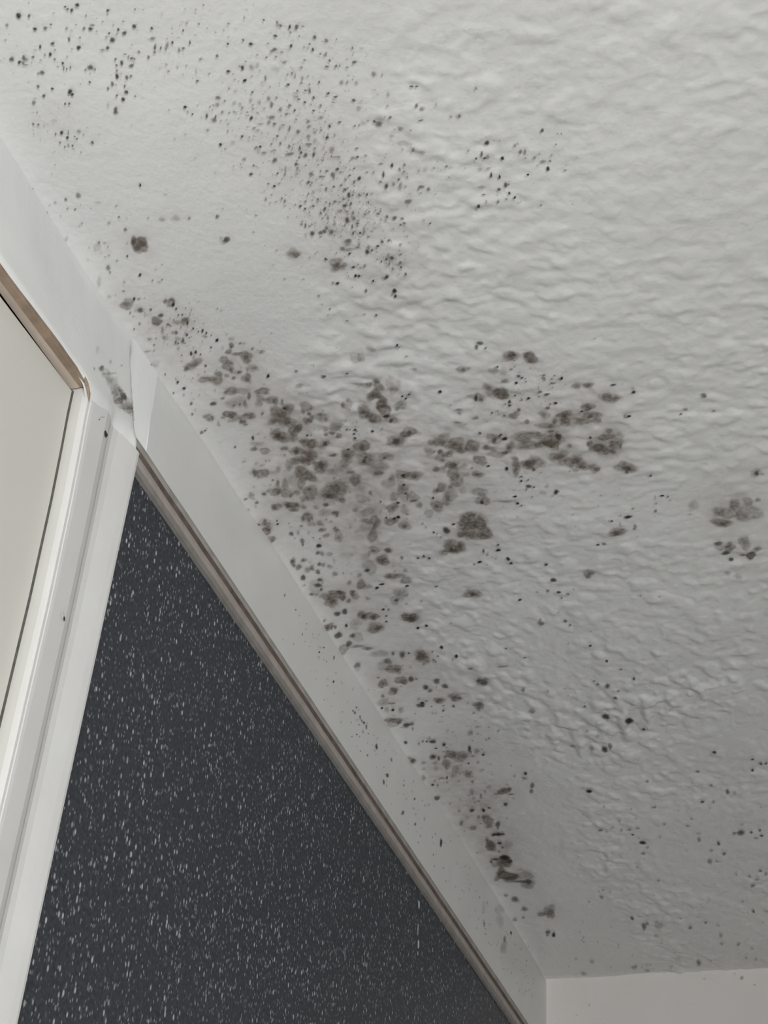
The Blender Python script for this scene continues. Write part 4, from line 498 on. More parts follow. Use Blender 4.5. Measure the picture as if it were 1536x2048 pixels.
(-10877,-2174,1.9,-7.1,11,2.7,60),(-11034,-1761,2.2,-8.5,9,2.7,25),(-10183,-575,2.5,-9.7,11.2,4.4,55),(-9039,-2998,2.8,-11.4,11,1.4,60),(-9781,-1993,2.2,-8.6,12.5,3,50),(-9545,-1785,2.2,-8.9,13.2,3.4,40),
(-8757,-1873,2.3,-9.5,15.2,3.5,70),(-4236,-170,2.6,-13.8,30.8,8.3,40),(-4086,-307,2.6,-13.9,31.2,8.1,40),(-1263,-307,2.6,-16.2,43,9.5,50),(-12228,-253,2.8,-10.3,5.6,3.1,50),(-11912,-1625,1.4,-5,11.3,4,60),
(-11735,-1837,1.4,-5,11.7,3.7,40),(-11744,-1234,1.4,-5.2,12,4.7,45),(-11463,-1277,1.4,-5.3,12.8,4.8,60),(-11437,-1323,1.4,-5.3,12.8,4.7,75),(-11186,-1047,1.5,-5.5,13.7,5.3,40),(-11149,-1136,1.5,-5.5,13.8,5.2,55),
(-10904,-1414,1.5,-5.6,14.4,4.8,70),(-10859,-1403,1.5,-5.6,14.5,4.9,70),(-10970,-1182,1.5,-5.6,14.3,5.2,70),(-9397,-1987,2.4,-9.6,12.5,2.9,90),(-8166,-2524,2.5,-10.4,15.3,2.5,55),(-2501,-2583,3.2,-17.9,28.3,2.9,55),
(-1544,-2418,2,-11.8,50.5,5.4,60),(-571,-2300,3.1,-20,35.1,3.8,25),(-8335,-202,1.8,-7.7,23.1,8.5,65),(-7943,-1372,1.6,-7,26,6.6,40),(-12303,-980,1.5,-5.5,9.4,4.3,30),(-12140,-738,1.5,-5.6,9.9,4.7,50),
(-11756,-230,1.6,-6,11.1,5.7,55),(-11975,-1432,2.4,-8.9,6.3,2.4,50),(-11836,-1446,1.2,-4.5,12.9,4.8,50),(-11816,-1475,1.2,-4.5,13,4.8,50),(-11576,-1271,1.6,-5.8,11.1,4.2,40),(-11469,-1513,1.3,-4.7,14,4.9,40),
(-11251,-1469,2.5,-9.6,7.4,2.5,50),(-11274,-1405,2.5,-9.6,7.4,2.6,65),(-11176,-1515,1.6,-6,12,4,60),(-11082,-1381,2.6,-9.8,7.7,2.7,65),(-8304,-2543,1.3,-5.5,27.6,4.4,30),(-8383,-3209,2.5,-10.6,13.3,1.4,30),
(-9762,-23,2.3,-9.2,13.2,5.7,50),(-9112,-902,2.3,-9.4,14.4,4.7,60),(-7452,-527,2.4,-10.8,19.2,6,50),(-5251,-225,2.6,-12.7,26.5,7.6,60),(-12249,-907,1.8,-6.6,7.8,3.6,80),(-12106,-1476,1.9,-7.1,7.3,2.8,70),
(-11874,-1491,2,-7.3,7.7,2.8,55),(-11514,-1574,2,-7.5,8.3,2.8,25),(-11316,-1620,2,-7.7,8.7,2.8,50),(-11098,-1201,1.9,-7.4,10,3.7,75),(-10633,-1329,2.2,-8.3,10.2,3.4,85),(-10570,-1320,2.2,-8.4,10.3,3.4,90),
(-10564,-1337,2.2,-8.4,10.3,3.4,85),(-9547,-1950,2.7,-10.7,10.3,2.5,90),(-9318,-2129,2.7,-10.9,10.7,2.3,98),(-12152,-797,1.7,-6.2,8.6,4.1,60),(-11827,-266,1.1,-4.2,14.9,7.8,50),(-12035,-1137,2.1,-7.8,6.9,2.9,70),
(-12039,-1057,2.1,-7.9,6.9,3,45),(-11838,-1648,1.7,-6.1,9,3.1,60),(-11231,-1293,2.2,-8.5,8.2,3,75),(-11449,-55,1.8,-6.9,10.4,5.4,65),(-11245,-197,2.3,-8.9,8.5,4.2,35),(-10843,-92,1.9,-7.3,11.9,5.7,30),
(-11043,-2411,2.6,-9.6,7,1.6,25),(-10978,-2534,2.6,-9.6,7.1,1.5,50),(-8802,2,2.7,-11.2,13.7,5.5,35),(-8528,-262,2.7,-11.4,14.2,5.2,45),(-7801,-144,2.1,-9.4,20.6,7.3,60),(-6590,-176,2.8,-13.1,19.3,6.2,40),
(-7492,-670,2.7,-12.1,16.6,5,25),(-5908,-744,2.2,-10.5,26.9,7.1,40),(-5231,-320,2.9,-14.3,23.2,6.5,60),(-4849,-123,2.3,-11.4,31.4,9,30),(-10202,-222,1.4,-5.5,18.8,8.2,40),(-8447,-1697,2.3,-9.8,15,3.6,95),
(-11503,-1804,2,-7.4,8.1,2.5,70),(-11154,-1983,2,-7.6,8.7,2.4,60),(-7176,-662,2.9,-13.1,16.2,4.8,95),(-11701,-1489,1.5,-5.7,10,3.6,75),(-10786,-62,2.6,-10,8.6,4.1,40),(-9100,-2519,2.4,-9.6,12,2.1,95),
(-4241,-443,3.4,-17.6,21.8,5.5,60),(-11156,-2176,2.2,-8.2,7.7,2,80),(-11197,-2349,2.2,-8.1,7.6,1.8,35),(-11084,-2489,1.6,-6.1,10.4,2.3,40),(-11083,-1753,2.2,-8.5,8,2.4,40),(-10647,-1516,1.7,-6.7,11.8,3.7,70),
(-10609,-1581,1.7,-6.7,11.9,3.6,65),(-7738,-532,3.3,-14.6,12.6,4,95),(-7989,-1357,1.6,-6.9,23.7,6.1,75),(-7811,-1501,2.4,-10.5,16.2,3.9,95),(-7098,-1541,2.5,-11.1,18.1,4.1,40),(-5925,-1859,2.5,-11.9,21.3,3.9,65),
(-10524,-338,1.1,-4.2,21,9.2,30),(-10037,-49,2.2,-9,11.7,5.2,80),(-8495,-978,3.5,-14.8,10,3,50),(-8471,-886,2.9,-12.4,12.1,3.7,90),(-7708,-741,3.6,-15.8,11.5,3.5,85),(-7326,-168,2.3,-10.4,19.7,6.7,85),
(-6044,-617,2.5,-11.9,22.1,6.1,60),(-5202,-550,3.8,-18.9,16.5,4.3,50),(-4489,-1867,2.4,-12.2,27.1,4.5,50),(-3993,-2349,2.4,-12.4,28.6,3.7,45),(-3603,-1358,2.4,-13.1,30.6,5.7,30),(-3613,-1638,3.6,-19.4,20.3,3.4,50),
(-3262,-2673,3.2,-17.1,23.3,2.4,75),(-747,-2012,2.4,-15,41.5,5.2,40),(-540,-457,2.4,-15.8,43.6,8.9,25),(-10403,-37,2.3,-9.2,10.2,4.7,60),(-6079,-132,2.7,-12.9,20.7,6.4,95),(-4511,-2729,2.6,-12.8,24.3,2.6,80),
(-12284,-756,1.8,-6.7,7.2,3.5,80),(-12231,-1072,1.8,-6.6,7.2,3.2,50),(-12240,-245,1.9,-6.9,7.4,4.1,60),(-12191,-426,1.9,-6.8,7.4,3.9,80),(-12167,-419,1.2,-4.6,11.2,5.9,60),(-12130,-866,1.8,-6.7,7.4,3.4,60),
(-12114,-1003,2.4,-8.9,5.5,2.5,70),(-12133,-1044,1.4,-5,9.8,4.3,70),(-12011,-572,1.9,-6.9,7.7,3.8,70),(-11517,-1279,1.3,-4.7,12.6,4.8,30),(-11367,-1591,2.8,-10.6,5.7,1.9,60),(-11353,-1272,1.9,-7.2,8.7,3.2,75),
(-11251,-1118,1.9,-7.3,9,3.5,85),(-10796,-276,2.7,-10.6,7.7,3.5,35),(-11075,-1351,1.5,-5.5,12.3,4.3,65),(-10884,-1292,2.6,-10,7.3,2.5,40),(-10622,-1365,2.7,-10.3,7.6,2.5,35),(-10278,-1273,2.7,-10.7,8.2,2.7,30),
(-12352,-529,2,-7.2,6.5,3.4,60),(-11818,-1695,2,-7.2,7.1,2.4,45),(-11935,-996,2,-7.4,7.1,3.1,70),(-11802,-1399,2,-7.4,7.2,2.7,85),(-11647,-1332,2,-7.5,7.5,2.8,65),(-11661,-932,1.7,-6.5,8.9,3.8,45),
(-10891,-1677,2.5,-9.4,7.4,2.3,60),(-10240,-523,2.5,-9.7,9.6,3.9,60),(-8861,-1611,2.5,-10.5,12,3,90),(-5345,-1612,2.8,-13.6,20.3,3.9,35),(-3184,-1656,2.8,-15.5,26.7,4.4,40),(-262,-2303,2,-12.7,50.6,5.4,30),
(-245,-1200,2.8,-18.3,37,6,25),(-12048,-203,2.2,-8.2,6.5,3.5,30),(-11916,-122,1.6,-6,9.4,5.1,55),(-11859,-1707,2.1,-7.8,6.4,2.2,25),(-11725,-1097,2.2,-8.1,6.7,2.8,50),(-11526,-1507,1.6,-5.8,9.7,3.4,85),
(-11514,-1460,1.6,-5.8,9.7,3.5,55),(-11086,-1578,1.6,-6.1,10.7,3.5,30),(-11006,-1418,2.3,-8.6,7.8,2.6,55),(-10952,-1567,2.3,-8.6,7.9,2.5,65),(-9399,-1875,1.9,-7.7,13.5,3.3,80),(-8511,-1973,2.3,-9.6,13.6,2.9,50),
(-3157,-186,2.3,-12.6,35,8.8,70),(-11564,-1810,1.8,-6.7,8,2.5,35),(-11221,-2111,1.8,-6.8,8.5,2.3,40),(-11217,-1788,1.8,-6.9,8.6,2.6,65),(-10769,-1568,1.9,-7.3,9.6,3,70),(-10727,-1617,1.9,-7.4,9.6,3,35),
(-9792,-56,2,-8,13.1,5.7,20),(-9814,-169,2.3,-9.1,11.3,4.8,40),(-9765,-330,2.3,-9.1,11.4,4.6,40),(-9867,-1034,2.2,-8.7,10.9,3.7,75),(-8704,-501,2.3,-9.9,13.7,4.8,50),(-7440,-42,2.5,-11,17,6,50),
(-6145,-394,2.5,-11.9,20.4,6,90),(-6168,-433,2.5,-11.9,20.3,5.9,50),(-5978,-429,2.2,-10.5,23.9,6.8,25),(-5579,-858,2.5,-12.2,21.8,5.4,40),(-10862,-1679,2.1,-8,8.4,2.6,65),(-12155,-967,1.4,-5,9.2,4.1,80),
(-11890,-1252,2.3,-8.5,5.8,2.3,35),(-9336,-1016,2.4,-9.7,11.2,3.6,85),(-10609,-1520,1.4,-5.2,13.9,4.3,65),(-10569,-1527,1.4,-5.3,14,4.4,55),(-10657,-285,3,-11.5,6.8,3.1,50),(-2446,-1636,2.2,-12.7,34.8,5.5,40),
(-8522,-1698,2.7,-11.1,11.4,2.7,95),(-8312,-2588,2.6,-10.9,11.5,1.8,95),(-8225,-2390,2.6,-11.1,11.7,2,40),(-3839,-422,1.9,-10,36.7,9.1,50),(-12442,-581,1.8,-6.6,6.4,3.3,70),(-12258,-307,1.9,-6.8,6.7,3.7,70),
(-12078,-312,1.9,-7,7,3.7,85),(-12088,-654,1.9,-6.8,6.9,3.4,60),(-12081,-1285,1.7,-6.1,7.4,3,70),(-11499,-1140,1.9,-7.1,7.8,3.1,85),(-11041,-97,2,-7.8,8.9,4.4,40),(-10771,-1533,1.8,-6.9,9.8,3.1,75),
(-10921,-1606,1.5,-5.8,11.1,3.5,70),(-10709,-116,2.4,-9.5,8.2,3.9,45),(-9930,-40,1.7,-6.8,14.3,6.3,35),(-9571,-946,2.5,-10.1,9.9,3.4,30),(-6099,-381,2.8,-13.5,17.6,5.2,70),(-5756,-199,1.4,-6.9,37.1,11.1,40),
(-5676,-465,2.9,-13.8,18.6,5.2,30),(-3598,-1564,2.6,-14.1,25.4,4.4,60),(-6465,-1895,2.2,-10.2,19.7,3.7,85),(-5378,-1984,2.3,-10.9,22.9,3.8,90),(-11581,-1078,1.6,-5.9,9,3.7,75),(-11134,-85,1.7,-6.5,10.4,5.2,50),
(-9367,-1868,2.1,-8.4,11.7,2.8,85),(-9288,-1816,2.1,-8.4,11.9,2.9,65),(-7366,-1457,2.5,-10.9,15.2,3.6,90),(-10378,-256,2.1,-8.1,10.1,4.5,80),(-10011,-1379,1.9,-7.4,11.3,3.5,85),(-9610,-1328,2.1,-8.3,11.4,3.4,80),
(-8027,-955,2.2,-9.6,15.1,4.4,75),(-8244,-2540,2.3,-9.6,12.8,2,40),(-3677,-1426,2.8,-15.1,22.7,4.2,25),(-3351,-2593,2.8,-14.9,23.1,2.5,70),(-9399,-149,2.3,-9.4,11.4,4.7,55),(-12121,-557,1.4,-5.1,8.8,4.4,60),
(-12143,-903,1.4,-5,8.6,3.9,70),(-12030,-937,1.4,-5.1,8.8,3.9,35),(-12128,-1467,1.3,-4.9,8.4,3.2,65),(-11911,-1752,1.4,-4.9,8.8,2.9,60),(-11705,-1241,2.2,-8.1,6,2.4,40),(-11628,-1023,1.4,-5.3,9.7,4,45),
(-11207,-1626,1.4,-5.4,10.4,3.3,45),(-10922,-1380,1.5,-5.6,11.2,3.8,50),(-8323,-1242,2.5,-10.5,12.3,3.4,90),(-7460,-490,2.6,-11.5,14.4,4.6,85),(-11002,-2354,1.7,-6.2,8.8,2,90),(-10965,-2246,1.8,-7,8.1,2,60),
(-10883,-2260,1.7,-6.3,9.1,2.2,90),(-11178,-1774,1.7,-6.3,8.7,2.6,55),(-11134,-1733,1.7,-6.3,8.8,2.7,70),(-10857,-1782,1.9,-7.2,8.4,2.5,35),(-10569,-1572,1.7,-6.7,10,3.1,80),(-5426,-1542,2.4,-11.6,20.2,4,30),
(-3796,-1509,2,-10.7,29.8,5.4,40),(-12065,-503,1.7,-6.3,7,3.5,75),(-11980,-351,1.7,-6.4,7.2,3.7,65),(-11706,-1564,1.7,-6.2,7.3,2.6,85),(-11688,-1440,1.7,-6.3,7.4,2.7,80),(-11632,-1464,1.7,-6.3,7.5,2.7,75),
(-11319,-1580,1.7,-6.5,8,2.6,75),(-10967,-1504,1.8,-6.8,8.6,2.8,65),(-10728,-1339,1.8,-7,9.1,3.1,85),(-10749,-1502,1.8,-6.9,9.1,2.9,85),(-11633,-1973,2,-7.2,6.2,1.8,70),(-11160,-1844,1.5,-5.6,9.6,2.8,50),
(-11137,-1778,1.5,-5.6,9.7,2.9,60),(-10444,-249,1.2,-4.8,15.7,7,50),(-8628,-959,2.6,-11,10.8,3.3,95),(-12456,-576,1.8,-6.6,5.8,3,70),(-12442,-511,1.8,-6.6,5.8,3.1,30),(-12262,-685,1.8,-6.7,6,3,50),
(-12253,-366,1.5,-5.7,7.3,3.9,50),(-12221,-400,1.9,-6.8,6.1,3.3,60),(-12171,-287,1.6,-5.8,7.5,4.1,50),(-12044,-706,1.6,-5.7,7.6,3.6,60),(-12056,-892,1.8,-6.8,6.3,2.8,45),(-11907,-145,1.6,-6,8,4.3,65),
(-11855,-1438,1.5,-5.6,7.7,2.9,60),(-11776,-1543,1.5,-5.6,7.8,2.8,70),(-11761,-1709,1.8,-6.7,6.5,2.2,30),(-11625,-1701,1.5,-5.7,8.1,2.7,30),(-11797,-1077,1.9,-6.9,6.6,2.8,45),(-11739,-1143,1.6,-5.8,8,3.2,50),
(-11809,-944,1.6,-5.8,8,3.4,35),(-11412,-1320,1.9,-7.1,7.2,2.6,80),(-11420,-1394,1.9,-7.1,7.1,2.6,55),(-11306,-1195,1.6,-6,8.9,3.3,50),(-11281,-60,1.3,-5.1,11.6,5.9,40),(-10930,-50,1.7,-6.6,10,4.9,45),
(-11098,-959,2,-7.5,7.8,3.1,50),(-11120,-1237,1.9,-7.4,7.7,2.8,60),(-11018,-1392,1.6,-6.2,9.4,3.2,60),(-10978,-1528,1.6,-6.1,9.4,3.1,45),(-10640,-942,1.7,-6.5,10.3,3.9,40),(-9869,-1852,1.9,-7.4,10.6,2.7,65),
(-8797,-1049,2,-8.4,13.3,4,80),(-9069,-1327,2,-8.1,12.5,3.6,50),(-8330,-1058,2,-8.7,14.4,4.2,30),(-7996,-984,2.1,-9,15.2,4.4,80),(-6509,-453,2.2,-10.2,19.4,5.7,50),(-6689,-461,2.2,-10,18.9,5.7,30),
(-8966,-2264,1.9,-7.9,12.4,2.4,85),(-1781,-175,2.3,-13.6,34.9,8.2,50),(-9667,-1949,2.5,-10,8.3,2,60),(-8602,-2418,1.5,-6,17.6,3.1,70),(-10291,-165,2.1,-8.2,9.6,4.3,45),(-8017,-912,2.2,-9.6,14.1,4.2,80),
(-7893,-2104,2.2,-9.4,13.7,2.6,85),(-10234,-545,2.2,-8.6,8.9,3.6,30),(-8118,-348,2.4,-10.4,13,4.5,30),(-7336,-61,1.2,-5.6,29.7,10.3,50),(-5903,1,1.9,-9.2,24.4,7.7,60),(-5207,-638,2.5,-12.6,19.8,5.1,85),
(-4876,-238,1.9,-9.8,27.8,7.7,70),(-12390,-647,1.4,-5,7.6,3.9,50),(-12200,-1040,1.4,-5,7.8,3.5,70),(-12146,-675,1.4,-5.1,8,3.9,70),(-12189,-1334,1.3,-4.9,7.7,3.1,50),(-11712,-1418,2,-7.4,6,2.2,70),
(-9213,-2261,2.2,-9,9.9,2,85),(-8668,-1772,2.3,-9.6,11.1,2.6,85),(-3353,-312,2.6,-14.5,24.4,6,50),(-11110,-2436,1.3,-4.8,10.3,2.3,45),(-10936,-2115,2.6,-9.8,5.4,1.4,60),(-10892,-2117,1.3,-4.9,11,2.8,45),
(-6699,-1819,2.2,-10,16.7,3.3,85),(-6319,-1972,2.2,-10.2,17.6,3.1,60),(-6165,-2042,1.9,-9,20.5,3.5,85),(-9374,-918,2.4,-9.7,9.4,3.2,90),(-9053,-2812,2.3,-9.5,9,1.3,70),(-12181,-396,2.2,-8,5,2.6,40),
(-12162,-451,1.2,-4.6,8.7,4.5,60),(-12131,-923,1.2,-4.5,8.6,3.9,50),(-12171,-1004,2.1,-7.8,4.9,2.2,25),(-11434,-466,1.3,-4.9,10.3,4.9,95),(-11725,-1000,1.3,-4.7,9.5,4,70),(-11037,-1544,1.3,-4.9,10.8,3.5,65),
(-11053,-2476,1.6,-6.1,7.8,1.7,70),(-10914,-2240,1.7,-6.3,8.2,2,85),(-10883,-2217,1.7,-6.3,8.2,2,50),(-11049,-1809,1.7,-6.3,8,2.4,50),(-3483,-1571,2.2,-12,25.8,4.4,65),(-10616,-144,1.8,-6.9,9.7,4.5,75),
(-10585,-283,1.8,-6.9,9.7,4.3,75),(-10121,-261,1.8,-7.2,10.7,4.6,75),(-10324,-476,1.9,-7.5,9.4,3.9,30),(-9573,-1297,1.9,-7.8,10.6,3.2,90),(-5998,-522,2,-9.7,20.8,5.8,70),(-7369,-1796,2.4,-10.7,12.9,2.7,60),
(-7208,-2397,2.4,-10.6,13,2.1,30),(-7112,-2320,2.4,-10.7,13.2,2.2,30),(-11985,-332,1.6,-5.9,7.2,3.7,75),(-11964,-595,1.6,-5.8,7.1,3.5,70),(-12178,-1253,1.7,-6,6,2.5,50),(-12062,-1508,1.6,-6,6.1,2.3,60),
(-11991,-1318,1.7,-6.1,6.3,2.5,50),(-11808,-1222,1.5,-5.7,7.2,2.9,70),(-11728,-1072,1.6,-5.8,7.4,3.1,50),(-11494,-1243,1.7,-6.5,7.1,2.7,65),(-11147,-1643,1.8,-6.6,7.5,2.4,60),(-11269,-266,1.7,-6.3,8.5,4.1,60),
(-11088,-1553,1.6,-6.1,8.4,2.7,75),(-10984,-1166,1.6,-6.2,8.7,3.2,60),(-10725,-1206,1.7,-6.4,9.2,3.2,85),(-10551,-1186,1.7,-6.5,9.5,3.3,50),(-10480,-1080,1.9,-7.2,8.8,3.1,60),(-10256,-1334,1.9,-7.3,9.2,2.9,75),
(-7658,-936,3,-13.1,10.3,2.9,65),(-5457,-727,1.4,-6.9,31.8,8.1,35),(-9581,-1991,1.9,-7.5,10.2,2.4,85),(-9125,-1755,1.9,-7.9,11.2,2.8,80),(-8292,-2620,1.8,-7.5,13.8,2.1,60),(-4709,-2750,2.4,-11.7,19.4,2.1,80),
(-3654,-1879,2.4,-12.8,22.6,3.5,55),(-2304,-1079,2.5,-14.2,26.8,5.1,40),(-156,-1411,2.4,-15.7,33.4,5.1,25),(-12257,-839,1.8,-6.6,5.4,2.5,30),(-12131,-514,1.4,-5.1,7.5,3.8,60),(-12114,-665,1.4,-5.1,7.5,3.6,70),
(-12002,-654,1.4,-5.2,7.7,3.7,70),(-11786,-882,1.4,-5.2,8,3.5,50),(-12024,-979,1.4,-5.1,7.6,3.3,40),(-12297,-1182,1.8,-6.5,5.3,2.3,50),(-11874,-1629,1.4,-5,7.6,2.7,75),(-11749,-1320,1.4,-5.1,8,3,65),
(-11660,-1240,1.9,-7,6.1,2.4,40),(-11627,-1124,1.9,-7,6.2,2.5,40),(-11533,-970,1.4,-5.4,8.5,3.5,40),(-11180,-1667,1,-3.6,13.4,4.2,70),(-11448,5,2,-7.6,6.7,3.6,40),(-11407,70,1.5,-5.7,9.1,4.8,30),
(-10883,-297,2,-7.9,7.5,3.5,25),(-11074,-1404,1.9,-7.3,6.9,2.4,55),(-10510,-1399,1.5,-5.8,10.4,3.4,90),(-9525,-2192,1.6,-6.2,12.2,2.6,40),(-10363,-368,1.5,-5.9,11.6,5,75),(-9913,-1404,2.2,-8.6,8.4,2.5,40),
(-8045,-1470,2.3,-10,11.7,2.9,75),(-7196,-732,2.4,-11,13.6,4,90),(-9574,-2115,2.5,-10,7.4,1.7,65),(-4388,-386,3,-15.6,17.2,4.5,50),(-12158,-729,2,-7.3,4.9,2.4,60),(-4786,-86,2.7,-14,17.6,5.1,85),
(-8624,-1191,1.9,-7.8,12.6,3.6,85),(-10595,-28,1.9,-7.5,8.4,4,30),(-10533,-38,1.6,-6.4,9.9,4.7,55),(-10076,-237,1.7,-6.7,10.8,4.6,30),(-9667,-575,2,-7.9,9.9,3.7,90),(-9627,-727,2,-7.9,9.9,3.6,50),
(-8164,-142,2.1,-9.1,13,4.8,40),(-9601,-1284,1.9,-7.7,9.8,3,85),(-9170,-1638,1.9,-7.9,10.5,2.7,80),(-8376,-1048,1.7,-7.4,14.3,4.2,40),(-8215,-1126,2,-8.8,12.5,3.5,30),(-7965,-724,2.1,-9.1,13.2,4.1,30),
(-7510,-786,2.1,-9.4,14.2,4.2,35),(-6138,-61,1.9,-9.1,20.6,6.5,85),(-5494,-170,1.9,-9.4,22.4,6.6,30),(-4326,-2373,2,-10.1,22.8,3,60),(-3710,-2123,2,-10.6,24.8,3.5,45),(-3812,-1655,2,-10.7,24.7,4.2,30),
(-3604,-1491,2,-10.8,25.4,4.6,25),(-253,-774,2,-13.2,37.2,6.9,25),(-6984,-1731,1.9,-8.6,16,3.3,60),(-6146,-1767,2,-9.1,18.1,3.5,60),(-3373,-2669,1.8,-9.5,28.1,2.9,75),(-2053,-899,2.3,-13.2,27.7,5.4,30),
(-12391,-470,1.5,-5.6,5.9,3.1,60),(-12374,-227,1.5,-5.6,6,3.4,40),(-12294,-567,1.5,-5.6,6,3.1,60),(-12248,-503,1.5,-5.6,6.1,3.1,40),(-12018,-617,1.6,-5.8,6.4,3.1,30),(-11937,-677,1.6,-5.8,6.5,3.1,50),
(-12020,-887,1.5,-5.7,6.3,2.9,50),(-12284,-1138,1.5,-5.4,5.9,2.6,35),(-12154,-1414,1.5,-5.4,6,2.3,75),(-12081,-1210,1.5,-5.5,6.2,2.5,85),(-11920,-1600,1.5,-5.5,6.3,2.2,65),(-11794,-1461,1.5,-5.7,6.5,2.4,60),
(-11665,-1780,1.5,-5.6,6.6,2.1,35),(-11857,-1124,1.5,-5.7,6.5,2.7,50),(-11758,-1429,1.5,-5.7,6.6,2.4,70),(-11790,-1016,1.6,-5.8,6.6,2.8,40),(-11495,-1646,1.6,-5.8,6.9,2.3,55),(-11407,-864,1.6,-6.1,7.3,3.1,40),
(-11213,-1297,1.6,-6.1,7.5,2.7,50),(-11520,-805,1.6,-6,7.1,3.1,25),(-11010,-190,1.7,-6.5,8.2,3.9,75),(-11077,-1220,1.6,-6.2,7.7,2.8,80),(-10856,-1337,1.6,-6.3,8.1,2.8,45),(-10728,-1463,1.6,-6.3,8.3,2.7,75),
(-10368,-1104,1.7,-6.7,9,3.2,60),(-10998,-906,1.7,-6.3,8,3.2,25),(-9444,-1917,1.9,-7.6,9.6,2.3,85),(-9333,-1753,1.6,-6.5,11.8,3,75),(-12278,-707,1.4,-5,6.6,3.2,70),(-12213,-1123,1.7,-6,5.4,2.3,60),
(-11907,-1518,1.7,-6.1,5.7,2.1,60),(-11750,-1466,1.7,-6.2,5.9,2.2,70),(-11656,-1377,1.4,-5.2,7.4,2.8,80),(-11698,-1016,1.7,-6.4,6.1,2.6,35),(-11607,-1367,1.7,-6.4,6.2,2.3,50),(-11537,-1244,1.4,-5.3,7.7,2.9,75),
(-11174,-1407,1.8,-6.7,6.8,2.4,75),(-11031,-1287,1.5,-5.6,8.6,3,75),(-11166,-2136,1.6,-6.2,6.9,1.8,80),(-10770,-1667,1.5,-5.8,8.6,2.6,50),(-10728,-1665,1.7,-6.6,7.7,2.3,30),(-10519,-1583,1.6,-6,9.1,2.8,70),
(-7550,-1742,2.2,-9.4,12.6,2.7,40),(-7240,-2274,2.1,-9.5,13,2.2,40),(-12337,-546,2.1,-7.8,4.2,2.2,40),(-11979,-156,2.2,-8.3,4.6,2.5,30),(-11125,-113,2.4,-9.1,5.6,2.8,40),(-10337,-355,2.2,-8.6,7.3,3.1,60),
(-8599,-990,2.3,-9.8,9.8,3,40),(-5535,-218,1.6,-7.8,25.5,7.5,60),(-321,-2212,2.4,-15.2,28.8,3.2,40),(-11835,-201,1.3,-4.8,8.1,4.3,70),(-11783,-198,1.3,-4.8,8.2,4.3,60),(-11752,-208,1.3,-4.8,8.3,4.3,60),
(-11749,-249,1.3,-4.8,8.3,4.3,75),(-11745,91,1.3,-4.9,8.4,4.7,25),(-12077,-1573,1.8,-6.5,4.9,1.8,50),(-11963,-1553,1.2,-4.4,7.5,2.7,40),(-11958,-1217,1.8,-6.7,5.1,2.1,50),(-11739,-1197,1.9,-6.9,5.3,2.1,40),
(-11216,-1594,1.9,-7.2,5.9,1.9,50),(-11096,-119,1.4,-5.2,9.6,4.8,40),(-11148,-928,1.3,-5,9.3,3.7,25),(-9393,-643,1.7,-6.9,11.2,4.1,40),(-9303,-894,1.8,-7.5,10.4,3.5,85),(-10416,-311,1.9,-7.5,7.9,3.4,80),
(-10627,-25,1.2,-4.8,11.8,5.6,60),(-8580,-1785,1.3,-5.5,15.7,3.7,60),(-8596,-1592,2.3,-9.7,9,2.3,25),(-8180,-906,2.2,-9.5,10.6,3.2,30),(-5394,-288,2.4,-11.8,16.2,4.6,80),(-9396,-1945,1.6,-6.4,10.6,2.5,60),
(-2274,-1034,2,-11.8,27,5.2,30),(-12341,-706,1.4,-5,5.9,2.9,50),(-12317,-797,1.5,-5.5,5.3,2.6,50),(-12218,-463,1.4,-5.1,6.1,3.2,50),(-12234,-334,1.6,-5.7,5.5,3,40),(-12159,-430,1.4,-5.1,6.2,3.2,60),
(-12123,-761,1.4,-5.1,6.2,2.9,60),(-11783,-291,1.4,-5.4,6.8,3.5,70),(-12114,-1226,1.4,-5,6.1,2.5,40),(-12033,-1539,1.5,-5.5,5.5,2,50),(-11981,-1570,1.5,-5.5,5.6,2,70),(-11967,-1354,1.5,-5.6,5.7,2.2,65),
(-11896,-1168,1.4,-5.1,6.4,2.6,40),(-11911,-1300,1.4,-5.1,6.4,2.5,40),(-11750,-1410,1.5,-5.7,5.9,2.2,40),(-11708,-1156,1.6,-5.8,6.1,2.4,50),(-11387,-1301,1.6,-6,6.5,2.4,70),(-11399,-1065,1.6,-6,6.5,2.6,75),
(-11341,-1076,1.6,-6,6.6,2.6,30),(-11174,-1445,1.6,-6,6.8,2.3,70),(-11258,-1542,1.6,-6,6.6,2.2,60),(-11261,-1148,1.6,-6.1,6.7,2.6,50),(-11377,-71,1.5,-5.7,7.6,3.9,65),(-11248,-301,1.7,-6.3,6.9,3.3,25),
(-10995,-122,1.7,-6.5,7.4,3.6,40),(-11088,-1429,1.6,-6.1,6.9,2.4,70),(-10857,-1441,1.5,-5.6,8.1,2.7,90),(-10819,-1472,1.6,-6.3,7.3,2.4,65),(-10415,-1076,1.7,-6.6,8.1,2.9,35),(-10260,-1167,1.7,-6.7,8.3,2.8,50),
(-10755,-923,1.7,-6.5,7.6,2.9,25),(-8724,-1909,2,-8.1,9.8,2.2,35),(-8009,-2361,2,-8.5,10.9,1.9,50),(-11592,-1050,1.7,-6.5,5.6,2.3,30),(-11088,-1516,1.8,-6.7,6.1,2,65),(-11159,-1921,1.5,-5.5,6.9,2,50),
(-11192,-1948,1.5,-5.5,6.9,2,35),(-11024,-1814,1.5,-5.7,7.2,2.1,50),(-10857,-1657,1.5,-5.8,7.5,2.3,70),(-10828,-1807,1.5,-5.8,7.5,2.2,75),(-10524,-1547,1.6,-6,8.1,2.5,40),(-10347,-345,1.6,-6.5,8.7,3.7,35),
